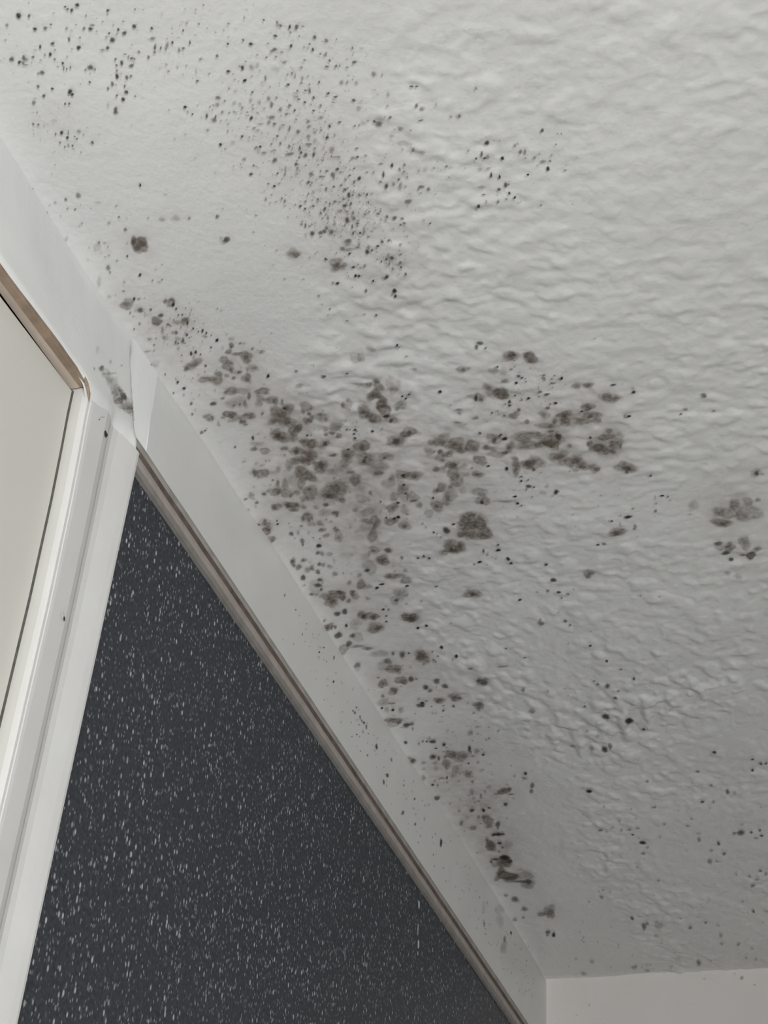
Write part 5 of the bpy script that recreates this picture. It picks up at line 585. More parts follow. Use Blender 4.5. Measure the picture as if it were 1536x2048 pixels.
(-9599,-36,1.7,-7,10.2,4.4,70),(-9392,-873,1.7,-6.9,10.3,3.5,75),(-6723,-797,1.8,-8.5,15.9,4.4,40),(-5969,-452,1.9,-9,17.9,5.1,30),(-5271,-552,1.4,-7.1,26.2,6.9,60),(-5085,-482,1.9,-9.6,20.2,5.4,70),
(-10536,-274,1.5,-5.8,9.1,4.1,65),(-8587,-118,1.9,-8.2,11.1,4.2,95),(-10915,-2179,1.3,-4.9,8.2,2,35),(-7432,-1595,1.9,-8.4,12.9,2.9,40),(-6631,-1322,2,-9,14.6,3.4,70),(-6191,-1748,2,-9.1,15.4,3,50),
(-5830,-1606,2,-9.4,16.3,3.2,70),(-10533,-297,1.4,-5.3,9.8,4.4,70),(-10313,-24,1.9,-7.7,7.4,3.4,45),(-9341,-901,2,-8.1,8.6,2.9,85),(-11836,-1665,1.1,-3.9,7.7,2.6,60),(-10636,-1485,1.2,-4.5,10.1,3.2,75),
(-8173,-2301,1.7,-7,11.9,2.1,40),(-10627,-1614,1.2,-4.5,9.9,3,25),(-8589,-1835,1.8,-7.6,10.1,2.3,75),(-8134,-2239,1.8,-7.7,10.8,2,80),(-6023,-1900,2.2,-10.5,13.1,2.4,50),(-6133,-1384,1.4,-6.6,20.9,4.6,40),
(-1804,-2345,1.8,-10.5,27.7,3.1,50),(-12360,-876,1.4,-4.9,5.2,2.5,60),(-12311,-744,1.4,-5,5.3,2.6,50),(-12265,-425,1.4,-5.1,5.5,2.9,60),(-11797,-334,1.4,-5.4,6.1,3.1,40),(-11702,-271,1.5,-5.4,6.3,3.2,50),
(-12035,-1388,1.4,-5,5.6,2.2,50),(-11959,-1398,1.4,-5,5.7,2.2,65),(-11881,-1182,1.4,-5.1,5.8,2.4,40),(-11764,-1140,1.4,-5.2,6,2.4,50),(-11769,-899,1.4,-5.2,6,2.6,80),(-11689,-1203,1.4,-5.2,6.1,2.4,55),
(-11686,-1104,1.4,-5.2,6.1,2.5,30),(-11498,-1625,1.4,-5.2,6.3,2.1,65),(-11526,-1220,1.4,-5.3,6.3,2.4,40),(-11501,-1200,1.4,-5.3,6.4,2.5,60),(-11324,-1163,1.4,-5.4,6.6,2.5,80),(-11221,-1506,1.4,-5.4,6.7,2.3,70),
(-11393,-35,1.5,-5.7,6.8,3.5,55),(-11342,-288,1.5,-5.6,6.8,3.3,50),(-11050,20,1.5,-5.9,7.3,3.7,25),(-11183,-811,1.5,-5.6,6.9,2.9,25),(-11119,-1303,1.5,-5.5,6.9,2.5,60),(-11101,-1482,1.4,-5.5,6.9,2.3,65),
(-10836,-1408,1.5,-5.6,7.3,2.4,40),(-10784,-1181,1.5,-5.7,7.4,2.7,35),(-10895,-928,1.5,-5.7,7.3,2.9,25),(-9395,-620,1.6,-6.4,10.4,3.8,85),(-9990,-1383,1.6,-6.4,8.3,2.5,60),(-8274,-1095,1.8,-7.5,11.4,3.3,80),
(-7377,-486,1.8,-8.2,13.4,4.2,75),(-5478,-758,1.9,-9.2,17.4,4.4,60),(-12181,-952,1.5,-5.6,4.9,2.2,40),(-11974,-175,1.3,-4.7,6.6,3.6,40),(-11798,-286,1.6,-6,5.5,2.8,60),(-11657,-756,1.3,-4.8,6.9,3.1,35),
(-11668,-817,1.3,-4.7,6.9,3,35),(-12222,-1360,1.5,-5.4,4.7,1.9,30),(-11972,-1541,1.2,-4.4,6.2,2.3,40),(-11511,-1695,1.2,-4.6,6.9,2.3,45),(-11483,-1483,1.3,-4.7,7,2.5,50),(-11271,-1095,1.3,-4.9,7.5,2.9,35),
(-11092,-228,1.3,-5.2,8,3.8,35),(-11203,-1084,1.6,-6.1,6.1,2.3,50),(-11156,-1059,1.3,-4.9,7.7,3,40),(-11170,-1128,1.3,-4.9,7.6,2.9,65),(-10470,-344,1.7,-6.8,7.3,3.2,45),(-8713,-1784,2,-8.2,8.8,2.1,75),
(-9212,-820,1.8,-7.6,8.9,3,80),(-9454,-1535,1.8,-7.2,8.3,2.3,40),(-11204,-2544,1.3,-4.7,6.7,1.4,50),(-10616,-1504,1.4,-5.2,7.9,2.5,50),(-10320,-219,1.9,-7.6,6.6,2.9,60),(-10221,37,1.9,-7.8,6.8,3.2,45),
(-10167,40,1.3,-5,10.7,4.9,35),(-10121,-8,1.3,-5,10.8,4.9,60),(-6757,-657,2.2,-9.9,11.9,3.4,70),(-8492,-1802,1.7,-6.9,10.3,2.3,50),(-7924,-2367,1.7,-7.1,11.1,1.9,30),(-8080,-2728,1.6,-6.9,10.7,1.5,40),
(-3427,-362,1.9,-10.3,21.7,5.3,60),(-10066,-193,1.5,-6.1,8.5,3.7,35),(-10067,-51,1.5,-6.2,8.5,3.8,40),(-8494,-838,1.6,-6.8,11.1,3.5,85),(-6796,-704,1.7,-7.8,14.5,4.1,50),(-7329,-1742,1.6,-7.2,13,2.8,80),
(-10465,-196,1.6,-6.4,7.1,3.2,60),(-10251,-350,1.4,-5.4,8.9,3.8,75),(-10330,-181,1.4,-5.4,8.8,3.9,60),(-10228,-640,1.6,-6.4,7.4,2.9,35),(-9879,-883,1.6,-6.6,7.8,2.8,35),(-9975,-852,1.6,-6.5,7.7,2.8,30),
(-9041,-260,1.7,-7.3,9.3,3.6,60),(-7857,-1259,1.8,-7.7,11,2.9,55),(-7887,-1415,1.8,-7.6,10.9,2.7,50),(-7308,-466,1.8,-8.2,12.3,3.9,85),(-9707,-1879,1.7,-6.9,7.3,1.8,80),(-12367,-742,1.2,-4.4,5.3,2.6,40),
(-12300,-1095,1.2,-4.3,5.3,2.3,40),(-12142,-221,1.4,-5.2,5,2.8,30),(-11822,-800,1.3,-4.7,6,2.7,35),(-11732,-246,1.5,-5.4,5.6,2.9,40),(-12182,-1150,1.4,-4.9,4.8,2.1,40),(-12164,-1084,1.4,-5,4.8,2.1,40),
(-11974,-1698,1.2,-4.4,5.6,1.9,45),(-11889,-1443,1.2,-4.5,5.7,2.1,40),(-11955,-1064,1.4,-5.1,5.1,2.2,40),(-11798,-1384,1.4,-5.1,5.2,2,40),(-11778,-1496,1.2,-4.5,5.9,2.1,50),(-11786,-997,1.3,-4.6,6,2.5,60),
(-11289,-1605,1.4,-5.3,5.8,1.9,30),(-11359,-152,1.5,-5.7,6.1,3.1,35),(-11360,22,1.3,-5.1,6.9,3.6,30),(-11225,-413,1.3,-5.1,7,3.2,40),(-10909,-346,1.5,-5.9,6.6,3,35),(-10965,-1584,1.3,-4.9,7.1,2.2,60),
(-10880,-1232,1.5,-5.7,6.5,2.3,50),(-10332,-1081,1.4,-5.3,8.2,2.9,30),(-12264,-739,1.5,-5.6,4.2,2,50),(-11035,-73,1.7,-6.5,5.7,2.8,40),(-11411,-1878,1.3,-4.7,5.8,1.7,60),(-9318,-2098,1.4,-5.8,8.8,1.9,65),
(-9309,-1787,1.4,-5.8,8.9,2.2,50),(-9112,-1742,1.5,-5.9,9.2,2.3,70),(-8473,-1925,1.5,-6.2,10.3,2.2,50),(-8254,-2627,1.5,-6.2,10.4,1.6,40),(-3377,-112,1.7,-9.4,22,5.7,40),(-9968,7,1.4,-5.7,8.7,3.9,55),
(-8663,-853,1.4,-6.1,10.7,3.4,70),(-8705,-1034,1.6,-6.6,9.6,2.9,85),(-8255,-1113,1.6,-6.9,10.4,2.9,50),(-7494,-521,1.7,-7.4,11.9,3.8,50),(-6070,-736,1.7,-8.1,14.6,3.9,40),(-9547,-2007,1.6,-6.3,7.5,1.7,60),
(-9501,-2142,1.6,-6.3,7.5,1.6,50),(-9476,-2064,0.6,-2.5,19,4.3,60),(-8422,-1716,1.7,-7,9.2,2.2,70),(-8733,-1662,1.3,-5.5,11,2.7,30),(-11515,-1782,1.1,-4,6.4,2,40),(-11108,-2366,1.1,-4.1,6.9,1.6,50),
(-10355,-43,1.2,-4.9,8.8,4.1,50),(-8575,-194,1.8,-7.6,9.1,3.4,35),(-4847,-2441,1.6,-7.8,17.1,2.2,30),(-12518,-427,1.2,-4.4,4.6,2.5,50),(-12359,-581,1.2,-4.4,4.7,2.4,50),(-12303,-657,1.2,-4.4,4.8,2.4,40),
(-12233,-286,1.2,-4.6,4.9,2.7,40),(-12108,-526,1.2,-4.6,5,2.5,40),(-11987,-947,1.2,-4.5,5.1,2.3,30),(-11895,-171,1.3,-4.8,5.4,2.9,30),(-11863,-173,1.3,-4.8,5.4,2.9,35),(-11738,-144,1.3,-4.9,5.6,2.9,35),
(-11446,-467,1.3,-4.9,5.9,2.8,50),(-12152,-1179,1.2,-4.4,4.8,2,50),(-11973,-1254,1.2,-4.5,5,2,55),(-11877,-1741,1.2,-4.4,5.1,1.7,30),(-11694,-1044,1.3,-4.7,5.4,2.3,30),(-11402,-1119,1.3,-4.8,5.8,2.3,35),
(-11256,-1519,1.3,-4.8,5.9,2,40),(-11135,-1559,1.3,-4.8,6,2,40),(-11396,-961,1.3,-4.8,5.8,2.4,25),(-10808,-300,1.4,-5.3,6.8,3.1,60),(-10774,-7,1.4,-5.4,6.9,3.4,30),(-10989,-1516,1.3,-4.9,6.2,2,40),
(-10614,-1041,1.3,-5.2,6.9,2.5,35),(-10758,-1129,1.3,-5.1,6.7,2.4,40),(-12402,-434,1.1,-3.9,5.3,2.8,30),(-12045,-854,1.4,-5.1,4.4,2,30),(-11797,-1211,1.4,-5.1,4.6,1.8,30),(-11669,-1464,1.1,-4,6,2.2,50),
(-11524,-947,1.4,-5.4,5,2.1,30),(-11121,-21,1.2,-4.5,7.2,3.6,35),(-11119,-1125,1.5,-5.6,5.4,2,40),(-11178,-897,1.1,-4.3,6.9,2.8,25),(-11100,-1541,1.1,-4.2,6.9,2.3,50),(-10977,-1563,1.1,-4.3,7,2.3,50),
(-6779,-1214,1.7,-7.6,12,2.9,70),(-9483,-898,1.4,-5.7,8.4,2.9,35),(-5527,-249,1.6,-7.8,15.9,4.6,90),(-5666,-804,1.6,-7.6,15.4,3.9,40),(-5466,-617,1.6,-7.7,15.9,4.2,35),(-10386,-330,1.2,-4.8,7.9,3.4,75),
(-10398,-77,1.2,-4.9,8,3.7,55),(-8373,-338,1.6,-7,9.4,3.3,45),(-6877,-504,1.7,-7.8,11.8,3.5,85),(-6867,-683,1.4,-6.3,14.4,4.1,50),(-9685,-1973,1.2,-5,8.2,2,50),(-8669,-1816,1.5,-6.2,8.8,2,70),
(-9631,-1344,1.1,-4.4,9.7,2.9,40),(-11145,-2524,1.1,-4,6,1.3,60),(-11240,-2271,1.3,-4.7,5,1.3,45),(-11010,-2545,1.1,-4.1,6.1,1.3,35),(-10843,-2269,1.1,-4.2,6.4,1.5,35),(-11918,-706,1.1,-4.1,5.2,2.5,30),
(-12002,-858,1.2,-4.6,4.5,2,30),(-11617,-64,1.3,-4.9,5,2.7,35),(-11567,65,1.2,-4.4,5.8,3.2,35),(-11854,-1799,1.2,-4.4,4.4,1.5,30),(-11284,-1170,1.1,-4.2,5.9,2.3,50),(-11442,40,1.2,-4.4,6,3.2,30),
(-11070,-63,1.2,-4.6,6.5,3.2,35),(-11036,-1158,1.1,-4.4,6.3,2.3,25),(-10915,-1162,1.2,-4.4,6.4,2.3,50),(-11198,-2561,0.9,-3.3,6.7,1.4,60),(-10236,-162,1.4,-5.5,6.7,3,65),(-9905,-130,1.4,-5.7,7.2,3.1,40),
(-9361,-925,1.3,-5.2,8.6,2.9,70),(-8623,-127,1.3,-5.7,10,3.8,75),(-8412,-173,1.3,-5.7,10.4,3.9,50),(-8133,-181,1.5,-6.5,9.8,3.5,40),(-7956,-361,1.5,-6.6,10,3.4,50),(-9277,-1575,1.4,-5.6,7.7,2.1,40),
(-7834,-1341,1.5,-6.4,9.9,2.5,35),(-6737,-668,1.4,-6.4,13.3,3.8,70),(-6077,-448,1.6,-7.5,13.2,3.8,65),(-9533,-2153,1.3,-5,7.5,1.6,75),(-9401,-2050,1.3,-5.1,7.7,1.7,70),(-8588,-1703,1.3,-5.5,9,2.2,35),
(-9570,-2007,1.1,-4.4,8.4,2,60),(-7412,-1843,1.3,-5.9,10.7,2.2,40),(-5388,-376,1.9,-9.4,11.3,3.2,50),(-11244,-2244,1.1,-4.1,5,1.3,40),(-10640,-1566,1.2,-4.5,5.9,1.8,50),(-10437,-384,1.2,-4.8,6.4,2.8,50),
(-10340,-389,1.2,-4.8,6.5,2.8,70),(-10215,-270,1.2,-4.9,6.7,2.9,85),(-10189,-140,1.2,-5,6.8,3,40),(-9542,-556,1.3,-5.2,7.6,2.8,60),(-9441,-363,1.3,-5.2,7.8,3,40),(-8392,-297,1.3,-5.7,9.3,3.4,60),
(-8454,-1051,1.3,-5.5,9,2.7,35),(-7900,-712,1.3,-5.9,10,3.1,50),(-12348,-911,1.1,-3.8,4.1,1.9,40),(-12243,-1056,1.1,-3.8,4.2,1.8,40),(-12088,-992,1.1,-3.9,4.3,1.9,30),(-11666,-108,1.1,-4.3,5,2.6,45),
(-11781,-410,1.1,-4.2,4.8,2.4,30),(-11926,-1172,1.1,-4,4.5,1.8,50),(-10047,-148,1.1,-4.5,7.8,3.4,35),(-9896,-534,1.4,-5.6,6.3,2.5,45),(-7909,-1394,1.5,-6.3,8.7,2.2,40),(-9635,-1991,1.3,-5,6.5,1.5,40),
(-9557,-2174,1.2,-5,6.5,1.4,75),(-11397,-112,0.8,-3.1,6.8,3.5,40),(-10586,-110,1.2,-4.8,5.6,2.6,35),(-10507,7,1.1,-4.3,6.4,3,75),(-10409,-150,1.1,-4.3,6.5,2.9,50),(-12229,-1036,0.9,-3.3,4.2,1.9,40),
(-11827,-1194,1.1,-4,3.9,1.6,40),(-9743,-1916,1.1,-4.3,6.3,1.6,40),(-9547,-2083,1.1,-4.4,6.5,1.5,50),(-10525,-220,1.1,-4.3,5.6,2.5,45),(-10339,-121,1.1,-4.4,5.9,2.7,50),(-9880,-82,1.1,-4.5,6.4,2.8,30),
(-9384,-889,1,-4,7.7,2.6,70),(-12274,-949,0.9,-3.3,3.6,1.6,30),(-10358,-276,1,-3.8,5.1,2.2,45),(-9445,-1971,0.9,-3.8,5.7,1.3,50),(-9218,-2876,0.9,-3.7,5.8,0.8,40),(-8143,-2219,1,-4.2,7.2,1.3,50),
(-10232,-201,0.8,-3.3,4.5,2,40),(-9468,-1955,0.8,-3.2,4.8,1.1,40),(-11569,-1134,1.3,-4.9,6.3,2.5,35),(-11683,-1309,1,-3.6,5.1,1.9,44),(-11457,-1466,0.6,-2.4,3.9,1.4,41),(-11305,-1805,1.3,-5,7.6,2.3,38),
(-11555,-1384,1,-3.7,3.3,1.2,26),(-11537,-1362,0.9,-3.5,4.4,1.6,45),(-11691,-1145,1,-3.6,5.2,2.1,34),(-10847,-977,1.5,-5.6,9.9,3.8,41),(-11464,-1276,0.8,-3,2.7,1,43),(-11424,-1007,0.9,-3.4,6,2.4,45),
(-11557,-1497,1.3,-4.8,6.2,2.2,49),(-11555,-1306,1.1,-4,6.3,2.4,28),(-11455,-1477,1.4,-5,7.9,2.8,24),(-11493,-1345,0.6,-2.3,3.7,1.4,25),(-11717,-1233,0.7,-2.6,4,1.6,24),(-11683,-1354,0.9,-3.3,3.4,1.3,28),
(-11574,-1708,0.8,-3,5,1.6,26),(-11406,-1005,1.1,-4.2,3.9,1.6,50),(-11423,-1352,1.2,-4.5,5.2,1.9,29),(-11531,-1432,1,-3.9,4.1,1.5,38),(-11459,-1181,1.4,-5.1,6.7,2.6,37),(-11666,-1487,0.7,-2.5,4.2,1.5,45),
(-11453,-1329,1.2,-4.4,7.7,2.8,26),(-11628,-1762,1,-3.8,4.7,1.5,23),(-11343,-1769,0.8,-2.8,4.4,1.4,28),(-11803,-1568,0.8,-2.9,2.8,1,42),(-11496,-1470,1,-3.8,6.3,2.2,38),(-11131,-1124,0.8,-2.9,2.6,1,28),
(-11580,-1311,0.7,-2.6,3.1,1.2,37),(-11413,-1438,1.3,-4.9,8.7,3.1,40),(-11858,-1388,0.7,-2.4,2,0.8,21),(-11696,-1663,1.3,-4.9,4.1,1.4,39),(-11628,-1082,0.8,-3.1,5.4,2.2,22),(-11757,-1143,1.3,-4.8,7.1,2.9,41),
(-11980,-1630,0.8,-3,4.2,1.5,47),(-11708,-1556,1.2,-4.4,7.1,2.5,37),(-11762,-1311,1,-3.8,5.2,2,22),(-12152,-1219,1.2,-4.5,6.3,2.6,32),(-11857,-1454,0.9,-3.3,5.2,1.9,23),(-11640,-1397,1,-3.9,4.9,1.8,27),
(-11829,-1397,1,-3.8,6.3,2.4,28),(-11537,-1521,1.1,-4.1,4.2,1.5,25),(-11699,-1646,0.9,-3.3,5.5,1.9,30),(-11721,-1364,0.9,-3.3,5.2,2,47),(-11692,-1551,1,-3.8,4.2,1.5,24),(-11670,-1042,1.3,-4.7,6.9,2.9,49),
(-11469,-1314,0.9,-3.5,3.9,1.4,26),(-11495,-1109,1,-3.7,4.2,1.7,45),(-11564,-1576,0.6,-2.3,2,0.7,46),(-11434,-1614,1,-3.8,4.4,1.5,44),(-11551,-1467,0.9,-3.5,3,1.1,45),(-11472,-1344,0.6,-2.3,3.3,1.2,33),
(-11849,-1287,1.2,-4.4,7.4,2.9,41),(-11344,-1358,0.7,-2.7,2.3,0.8,34),(-11720,-1400,0.8,-2.9,3.3,1.2,41),(-11690,-1154,1.2,-4.4,5.2,2.1,44),(-11621,-1458,1.3,-4.9,7.3,2.6,24),(-11569,-1111,1.3,-4.9,5.8,2.3,37),
(-11775,-1687,1.3,-4.8,5.9,2,40),(-11238,-1338,1.3,-4.7,7.1,2.5,42),(-11111,-1301,1.4,-5.3,9.9,3.5,36),(-11750,-1479,1.3,-4.7,7.6,2.8,30),(-11433,-1502,1,-3.8,6,2.1,35),(-11438,-1667,0.6,-2.3,3.7,1.2,25),
(-11308,-1096,0.7,-2.6,2.6,1,35),(-11975,-1462,1.1,-4,6.5,2.5,35),(-11598,-1458,0.7,-2.7,3.6,1.3,29),(-11879,-1450,1,-3.5,5.6,2.1,37),(-11416,-1242,1.3,-4.8,8.2,3.1,26),(-11934,-1787,0.9,-3.5,4.6,1.5,26),
(-11697,-1198,1.1,-3.9,3.3,1.3,49),(-11657,-1211,1.2,-4.5,6.1,2.4,35),(-11666,-1381,1,-3.7,4.5,1.7,49),(-11631,-1527,0.9,-3.5,3.3,1.2,33),(-11936,-1663,0.9,-3.3,3.6,1.3,26),(-11971,-1208,0.7,-2.4,3.6,1.5,21),
(-11436,-1370,1.1,-4.2,4.9,1.8,31),(-11671,-1343,1.2,-4.3,4,1.5,35),(-11450,-1327,1,-3.8,4.7,1.7,31),(-11506,-1143,0.7,-2.6,2.7,1.1,39),(-11815,-1313,1.2,-4.6,6.2,2.4,46),(-11230,-1282,1.3,-4.7,8.3,3,29),
(-11181,-1046,0.8,-2.9,5.4,2.1,47),(-11451,-1423,1.2,-4.3,4.7,1.7,23),(-11749,-1533,1.2,-4.4,4.1,1.4,32),(-11628,-1378,0.7,-2.7,3.9,1.5,47),(-11587,-1470,1,-3.6,5.6,2,35),(-11722,-1379,0.6,-2.3,2.1,0.8,21),
(-11721,-1210,1,-3.8,3.6,1.4,26),(-11166,-1332,1.4,-5.3,9.5,3.4,23),(-11284,-1710,0.9,-3.5,5.7,1.8,30),(-11593,-1153,0.9,-3.4,4.8,1.9,20),(-11978,-1414,0.7,-2.5,3,1.2,42),(-11538,-1254,0.7,-2.6,3.5,1.3,20),
(-11749,-1698,1.1,-4.1,6.6,2.2,39),(-11482,-1120,1,-3.7,6.6,2.6,44),(-11115,-1181,1.2,-4.6,7.6,2.8,44),(-11421,-967,1.3,-4.9,7.4,3.1,43),(-11789,-1470,1.1,-4.2,3.6,1.3,30),(-11590,-1351,0.9,-3.2,4.5,1.7,39),
(-11052,-1235,1.1,-4.4,5.3,1.9,40),(-11747,-1225,0.9,-3.2,5.6,2.2,39),(-11932,-1411,1.3,-4.9,4,1.5,38),(-11747,-1426,0.9,-3.2,2.8,1,26),(-11538,-1297,0.8,-2.9,4.9,1.8,37),(-11738,-933,1,-3.8,6.6,2.9,39),
(-11658,-1431,1,-3.9,5.9,2.2,21),(-11616,-1490,0.9,-3.5,3.4,1.2,35),(-11647,-1349,1.3,-4.9,6,2.2,36),(-11737,-1285,0.8,-2.9,4.1,1.6,37),(-11272,-1195,0.8,-3.1,2.7,1,27),(-11531,-1465,1.2,-4.4,5.3,1.9,47),
(-11655,-1402,1.4,-5,8.6,3.2,22),(-11669,-1573,0.9,-3.5,6,2.1,27),(-11768,-1001,1.2,-4.3,5.3,2.2,49),(-11812,-1563,0.6,-2.4,3.3,1.2,34),(-11520,-1371,1,-3.7,3.5,1.3,33),(-11807,-1357,0.8,-2.8,3.8,1.4,33),
(-11821,-1504,1.3,-4.9,8.3,3,42),(-11485,-1347,1.3,-4.8,7.7,2.8,39),(-11484,-1242,1.1,-4.2,5.8,2.2,38),(-11889,-1280,0.7,-2.6,2.6,1,49),(-11716,-1755,0.6,-2.1,1.9,0.6,28),(-11516,-1108,0.7,-2.4,3.3,1.3,22),
(-11365,-1546,1,-3.8,5.6,1.9,31),(-11602,-1252,0.8,-3.1,4.8,1.8,45),(-11521,-1440,1.2,-4.6,6.5,2.3,43),(-11361,-1342,0.8,-2.9,4.8,1.7,31),(-12146,-1274,0.8,-2.9,3.6,1.5,42),(-11649,-1575,0.9,-3.2,2.9,1,46),
(-11531,-1427,1,-3.8,4.9,1.8,41),(-11260,-1153,0.6,-2.4,2.6,1,40),(-11467,-1477,1.2,-4.3,6.5,2.3,28),(-11407,-1425,1.2,-4.4,5.2,1.9,24),(-11855,-1415,1.3,-4.7,7.8,2.9,47),(-11525,-1029,0.8,-3.1,3.5,1.4,32),
(-11671,-1771,0.7,-2.8,3.2,1,31),(-11461,-1203,0.9,-3.3,3.4,1.3,37),(-11811,-1527,1.2,-4.5,5.9,2.1,25),(-11987,-1546,0.8,-2.8,2.3,0.8,35),(-11720,-1190,1.3,-5,7.1,2.8,44),(-11432,-1544,1.2,-4.5,4.2,1.4,22),
(-12014,-1503,0.6,-2.2,3,1.1,24),(-11878,-1478,0.7,-2.7,2.7,1,43),(-11715,-1103,0.9,-3.3,3.7,1.5,49),(-11821,-1362,1,-3.6,5.3,2,41),(-11655,-1569,1.2,-4.5,6.5,2.3,46),(-11910,-1616,1.2,-4.5,7.6,2.7,39),
(-11710,-1126,1.2,-4.5,5.4,2.2,33),(-11263,-1455,1.4,-5.2,6.5,2.2,25),(-11144,-1292,0.8,-3.2,5.9,2.1,27),(-11260,-1309,1.2,-4.4,7.1,2.6,31),(-11102,-1414,1.1,-4.2,7.5,2.6,26),(-11176,-1371,0.8,-2.9,3.2,1.1,50),
(-11393,-1361,0.7,-2.7,3.1,1.1,31),(-11354,-1458,1.1,-4,6.5,2.3,42),(-11098,-1144,1.4,-5.4,6.6,2.5,44),(-11162,-1493,0.8,-2.9,2.7,0.9,58),(-11325,-1488,1,-3.9,5.3,1.8,35),(-11093,-1502,0.8,-3,2.7,0.9,42),
(-11322,-1137,1.2,-4.6,6.6,2.6,31),(-11145,-1336,0.8,-3.1,5.4,1.9,43),(-11748,-1434,0.8,-2.9,3.8,1.4,30),(-11283,-1375,1.3,-4.9,8.3,3,54),(-11151,-1388,1.2,-4.6,4.5,1.6,42),(-11550,-1122,1.1,-4.1,6.7,2.7,36),
(-11339,-1490,1.4,-5.2,4.9,1.7,54),(-11121,-1274,1.1,-4,4.1,1.5,54),(-11247,-1262,0.6,-2.4,2.8,1,41),(-11391,-1444,1.2,-4.4,4.2,1.5,39),(-11550,-1101,1.3,-4.9,7.1,2.8,25),(-11325,-1165,0.8,-3,4.2,1.6,41),
(-10839,-1615,1.3,-5,5.6,1.7,47),(-11223,-1254,1.1,-4,4.7,1.7,37),(-11345,-1181,0.8,-3,3.2,1.2,51),(-11233,-1057,1.1,-4.1,6.5,2.5,37),(-11289,-1426,0.7,-2.6,2.5,0.9,49),(-11357,-1416,0.9,-3.5,5.8,2,46),
(-11163,-1382,0.7,-2.7,2.7,0.9,39),(-10908,-1441,1,-3.7,5.3,1.8,48),(-11422,-1566,0.9,-3.4,3.9,1.3,39),(-11136,-1445,1.2,-4.6,8.5,2.9,53),(-11479,-1423,0.6,-2.2,2.5,0.9,37),(-11351,-1385,0.9,-3.4,4.6,1.6,53),
(-11311,-1542,0.7,-2.7,4.3,1.4,57),(-11421,-1324,1,-3.8,3.7,1.4,50),(-11129,-1481,1.2,-4.6,7.9,2.7,32),(-11149,-1529,0.8,-2.8,2.7,0.9,34),(-11520,-1328,0.9,-3.2,5.5,2,38),(-11334,-1316,1.4,-5.4,5.3,1.9,57),
(-11471,-1303,1.1,-4,4.3,1.6,57),(-11041,-1535,1.1,-4.3,4.3,1.4,54),(-11151,-1114,0.8,-3,4.4,1.7,54),(-11102,-1294,0.7,-2.5,2.2,0.8,31),(-10980,-1591,1.2,-4.5,5.4,1.7,48),(-11379,-1460,1.1,-4.1,6.7,2.3,26),
(-11131,-1291,0.7,-2.7,3.4,1.2,45),(-11102,-1308,0.8,-3.1,4.5,1.6,37),(-11322,-1377,1.2,-4.4,4.4,1.6,59),(-11458,-1360,0.9,-3.5,5,1.8,49),(-11421,-1540,1,-3.7,6.7,2.3,54),(-11272,-1503,1,-3.6,5.1,1.7,57),
(-11454,-1290,1,-3.6,6.1,2.3,36),(-11024,-1444,1.4,-5.3,8.6,2.9,46),(-11357,-1455,1.1,-4.1,3.8,1.3,29),(-11389,-1239,0.9,-3.5,3.1,1.2,49),(-11386,-1322,0.8,-3.2,3.9,1.4,33),(-10919,-1447,1.5,-5.6,8.8,2.9,55),
(-11408,-1152,0.8,-2.9,4.5,1.8,45),(-11254,-1427,1.3,-4.8,4.7,1.7,44),(-11276,-1373,0.8,-3,3.4,1.2,36),(-10935,-1455,1.3,-5.1,6.6,2.2,37),(-11328,-1363,0.6,-2.3,3.9,1.4,36),(-11576,-1178,1.4,-5.3,6.8,2.7,32),
(-11158,-1093,1.4,-5.3,5.6,2.2,54),(-11286,-1222,0.7,-2.8,4.7,1.8,60),(-11094,-1267,0.8,-2.9,5.1,1.8,27),(-11013,-1376,0.9,-3.3,5.9,2,55),(-11344,-1411,1.2,-4.5,7.9,2.8,41),(-11164,-1388,0.9,-3.2,5.1,1.8,32),
(-11176,-1328,1.2,-4.4,7.4,2.6,38),(-11577,-1453,1.1,-4,4.2,1.5,36),(-11166,-1547,0.8,-3.1,4.7,1.5,28),(-11148,-1471,1.1,-4,5.6,1.9,27),(-11410,-1363,0.8,-3,4.8,1.7,28),(-11173,-1172,0.8,-3,3.5,1.3,44),
(-10976,-1238,1.5,-5.7,5.3,1.9,41),(-11370,-1467,1.4,-5.2,7,2.4,31),(-11499,-1308,0.9,-3.3,4.8,1.8,52),(-11444,-1285,1.3,-4.9,7.4,2.8,43),(-11219,-1438,1.3,-4.8,4.9,1.7,46),(-11165,-1269,1.3,-4.8,8,2.9,53),
(-11156,-1261,0.8,-3,4.3,1.6,42),(-11075,-1451,1.2,-4.6,6.8,2.3,56),(-11198,-1338,0.6,-2.2,3,1.1,40),(-11349,-1281,1.3,-4.8,4.5,1.6,57),(-11474,-1328,1.3,-4.7,5.1,1.9,30),(-11268,-1333,0.9,-3.2,4.7,1.7,43),
(-11170,-1224,0.7,-2.5,4.2,1.6,31),(-11226,-1309,1.2,-4.5,7.6,2.7,53),(-11116,-1411,0.9,-3.4,3.8,1.3,59),(-11101,-1434,1.3,-4.8,9,3.1,30),(-11444,-1193,0.6,-2.3,2.4,0.9,56),(-11122,-1344,0.9,-3.2,4.2,1.5,28),
(-10762,-1579,1.3,-4.9,8.3,2.6,33),(-11163,-1239,0.8,-3,4,1.5,58),(-11294,-1251,1.5,-5.5,8,3,26),(-11358,-1188,0.6,-2.4,2.8,1.1,49),(-11258,-1543,1.4,-5.1,6.7,2.3,39),(-11285,-1496,1.3,-4.8,5.1,1.7,37),
(-11101,-1295,0.7,-2.8,3,1.1,33),(-11373,-1283,1,-3.6,6.6,2.4,49),(-11270,-1458,0.9,-3.4,3.2,1.1,49),(-11291,-1265,0.6,-2.2,2.3,0.9,34),(-11381,-1081,1.2,-4.6,5.1,2,38),(-10908,-1285,0.9,-3.5,5.9,2.1,50),
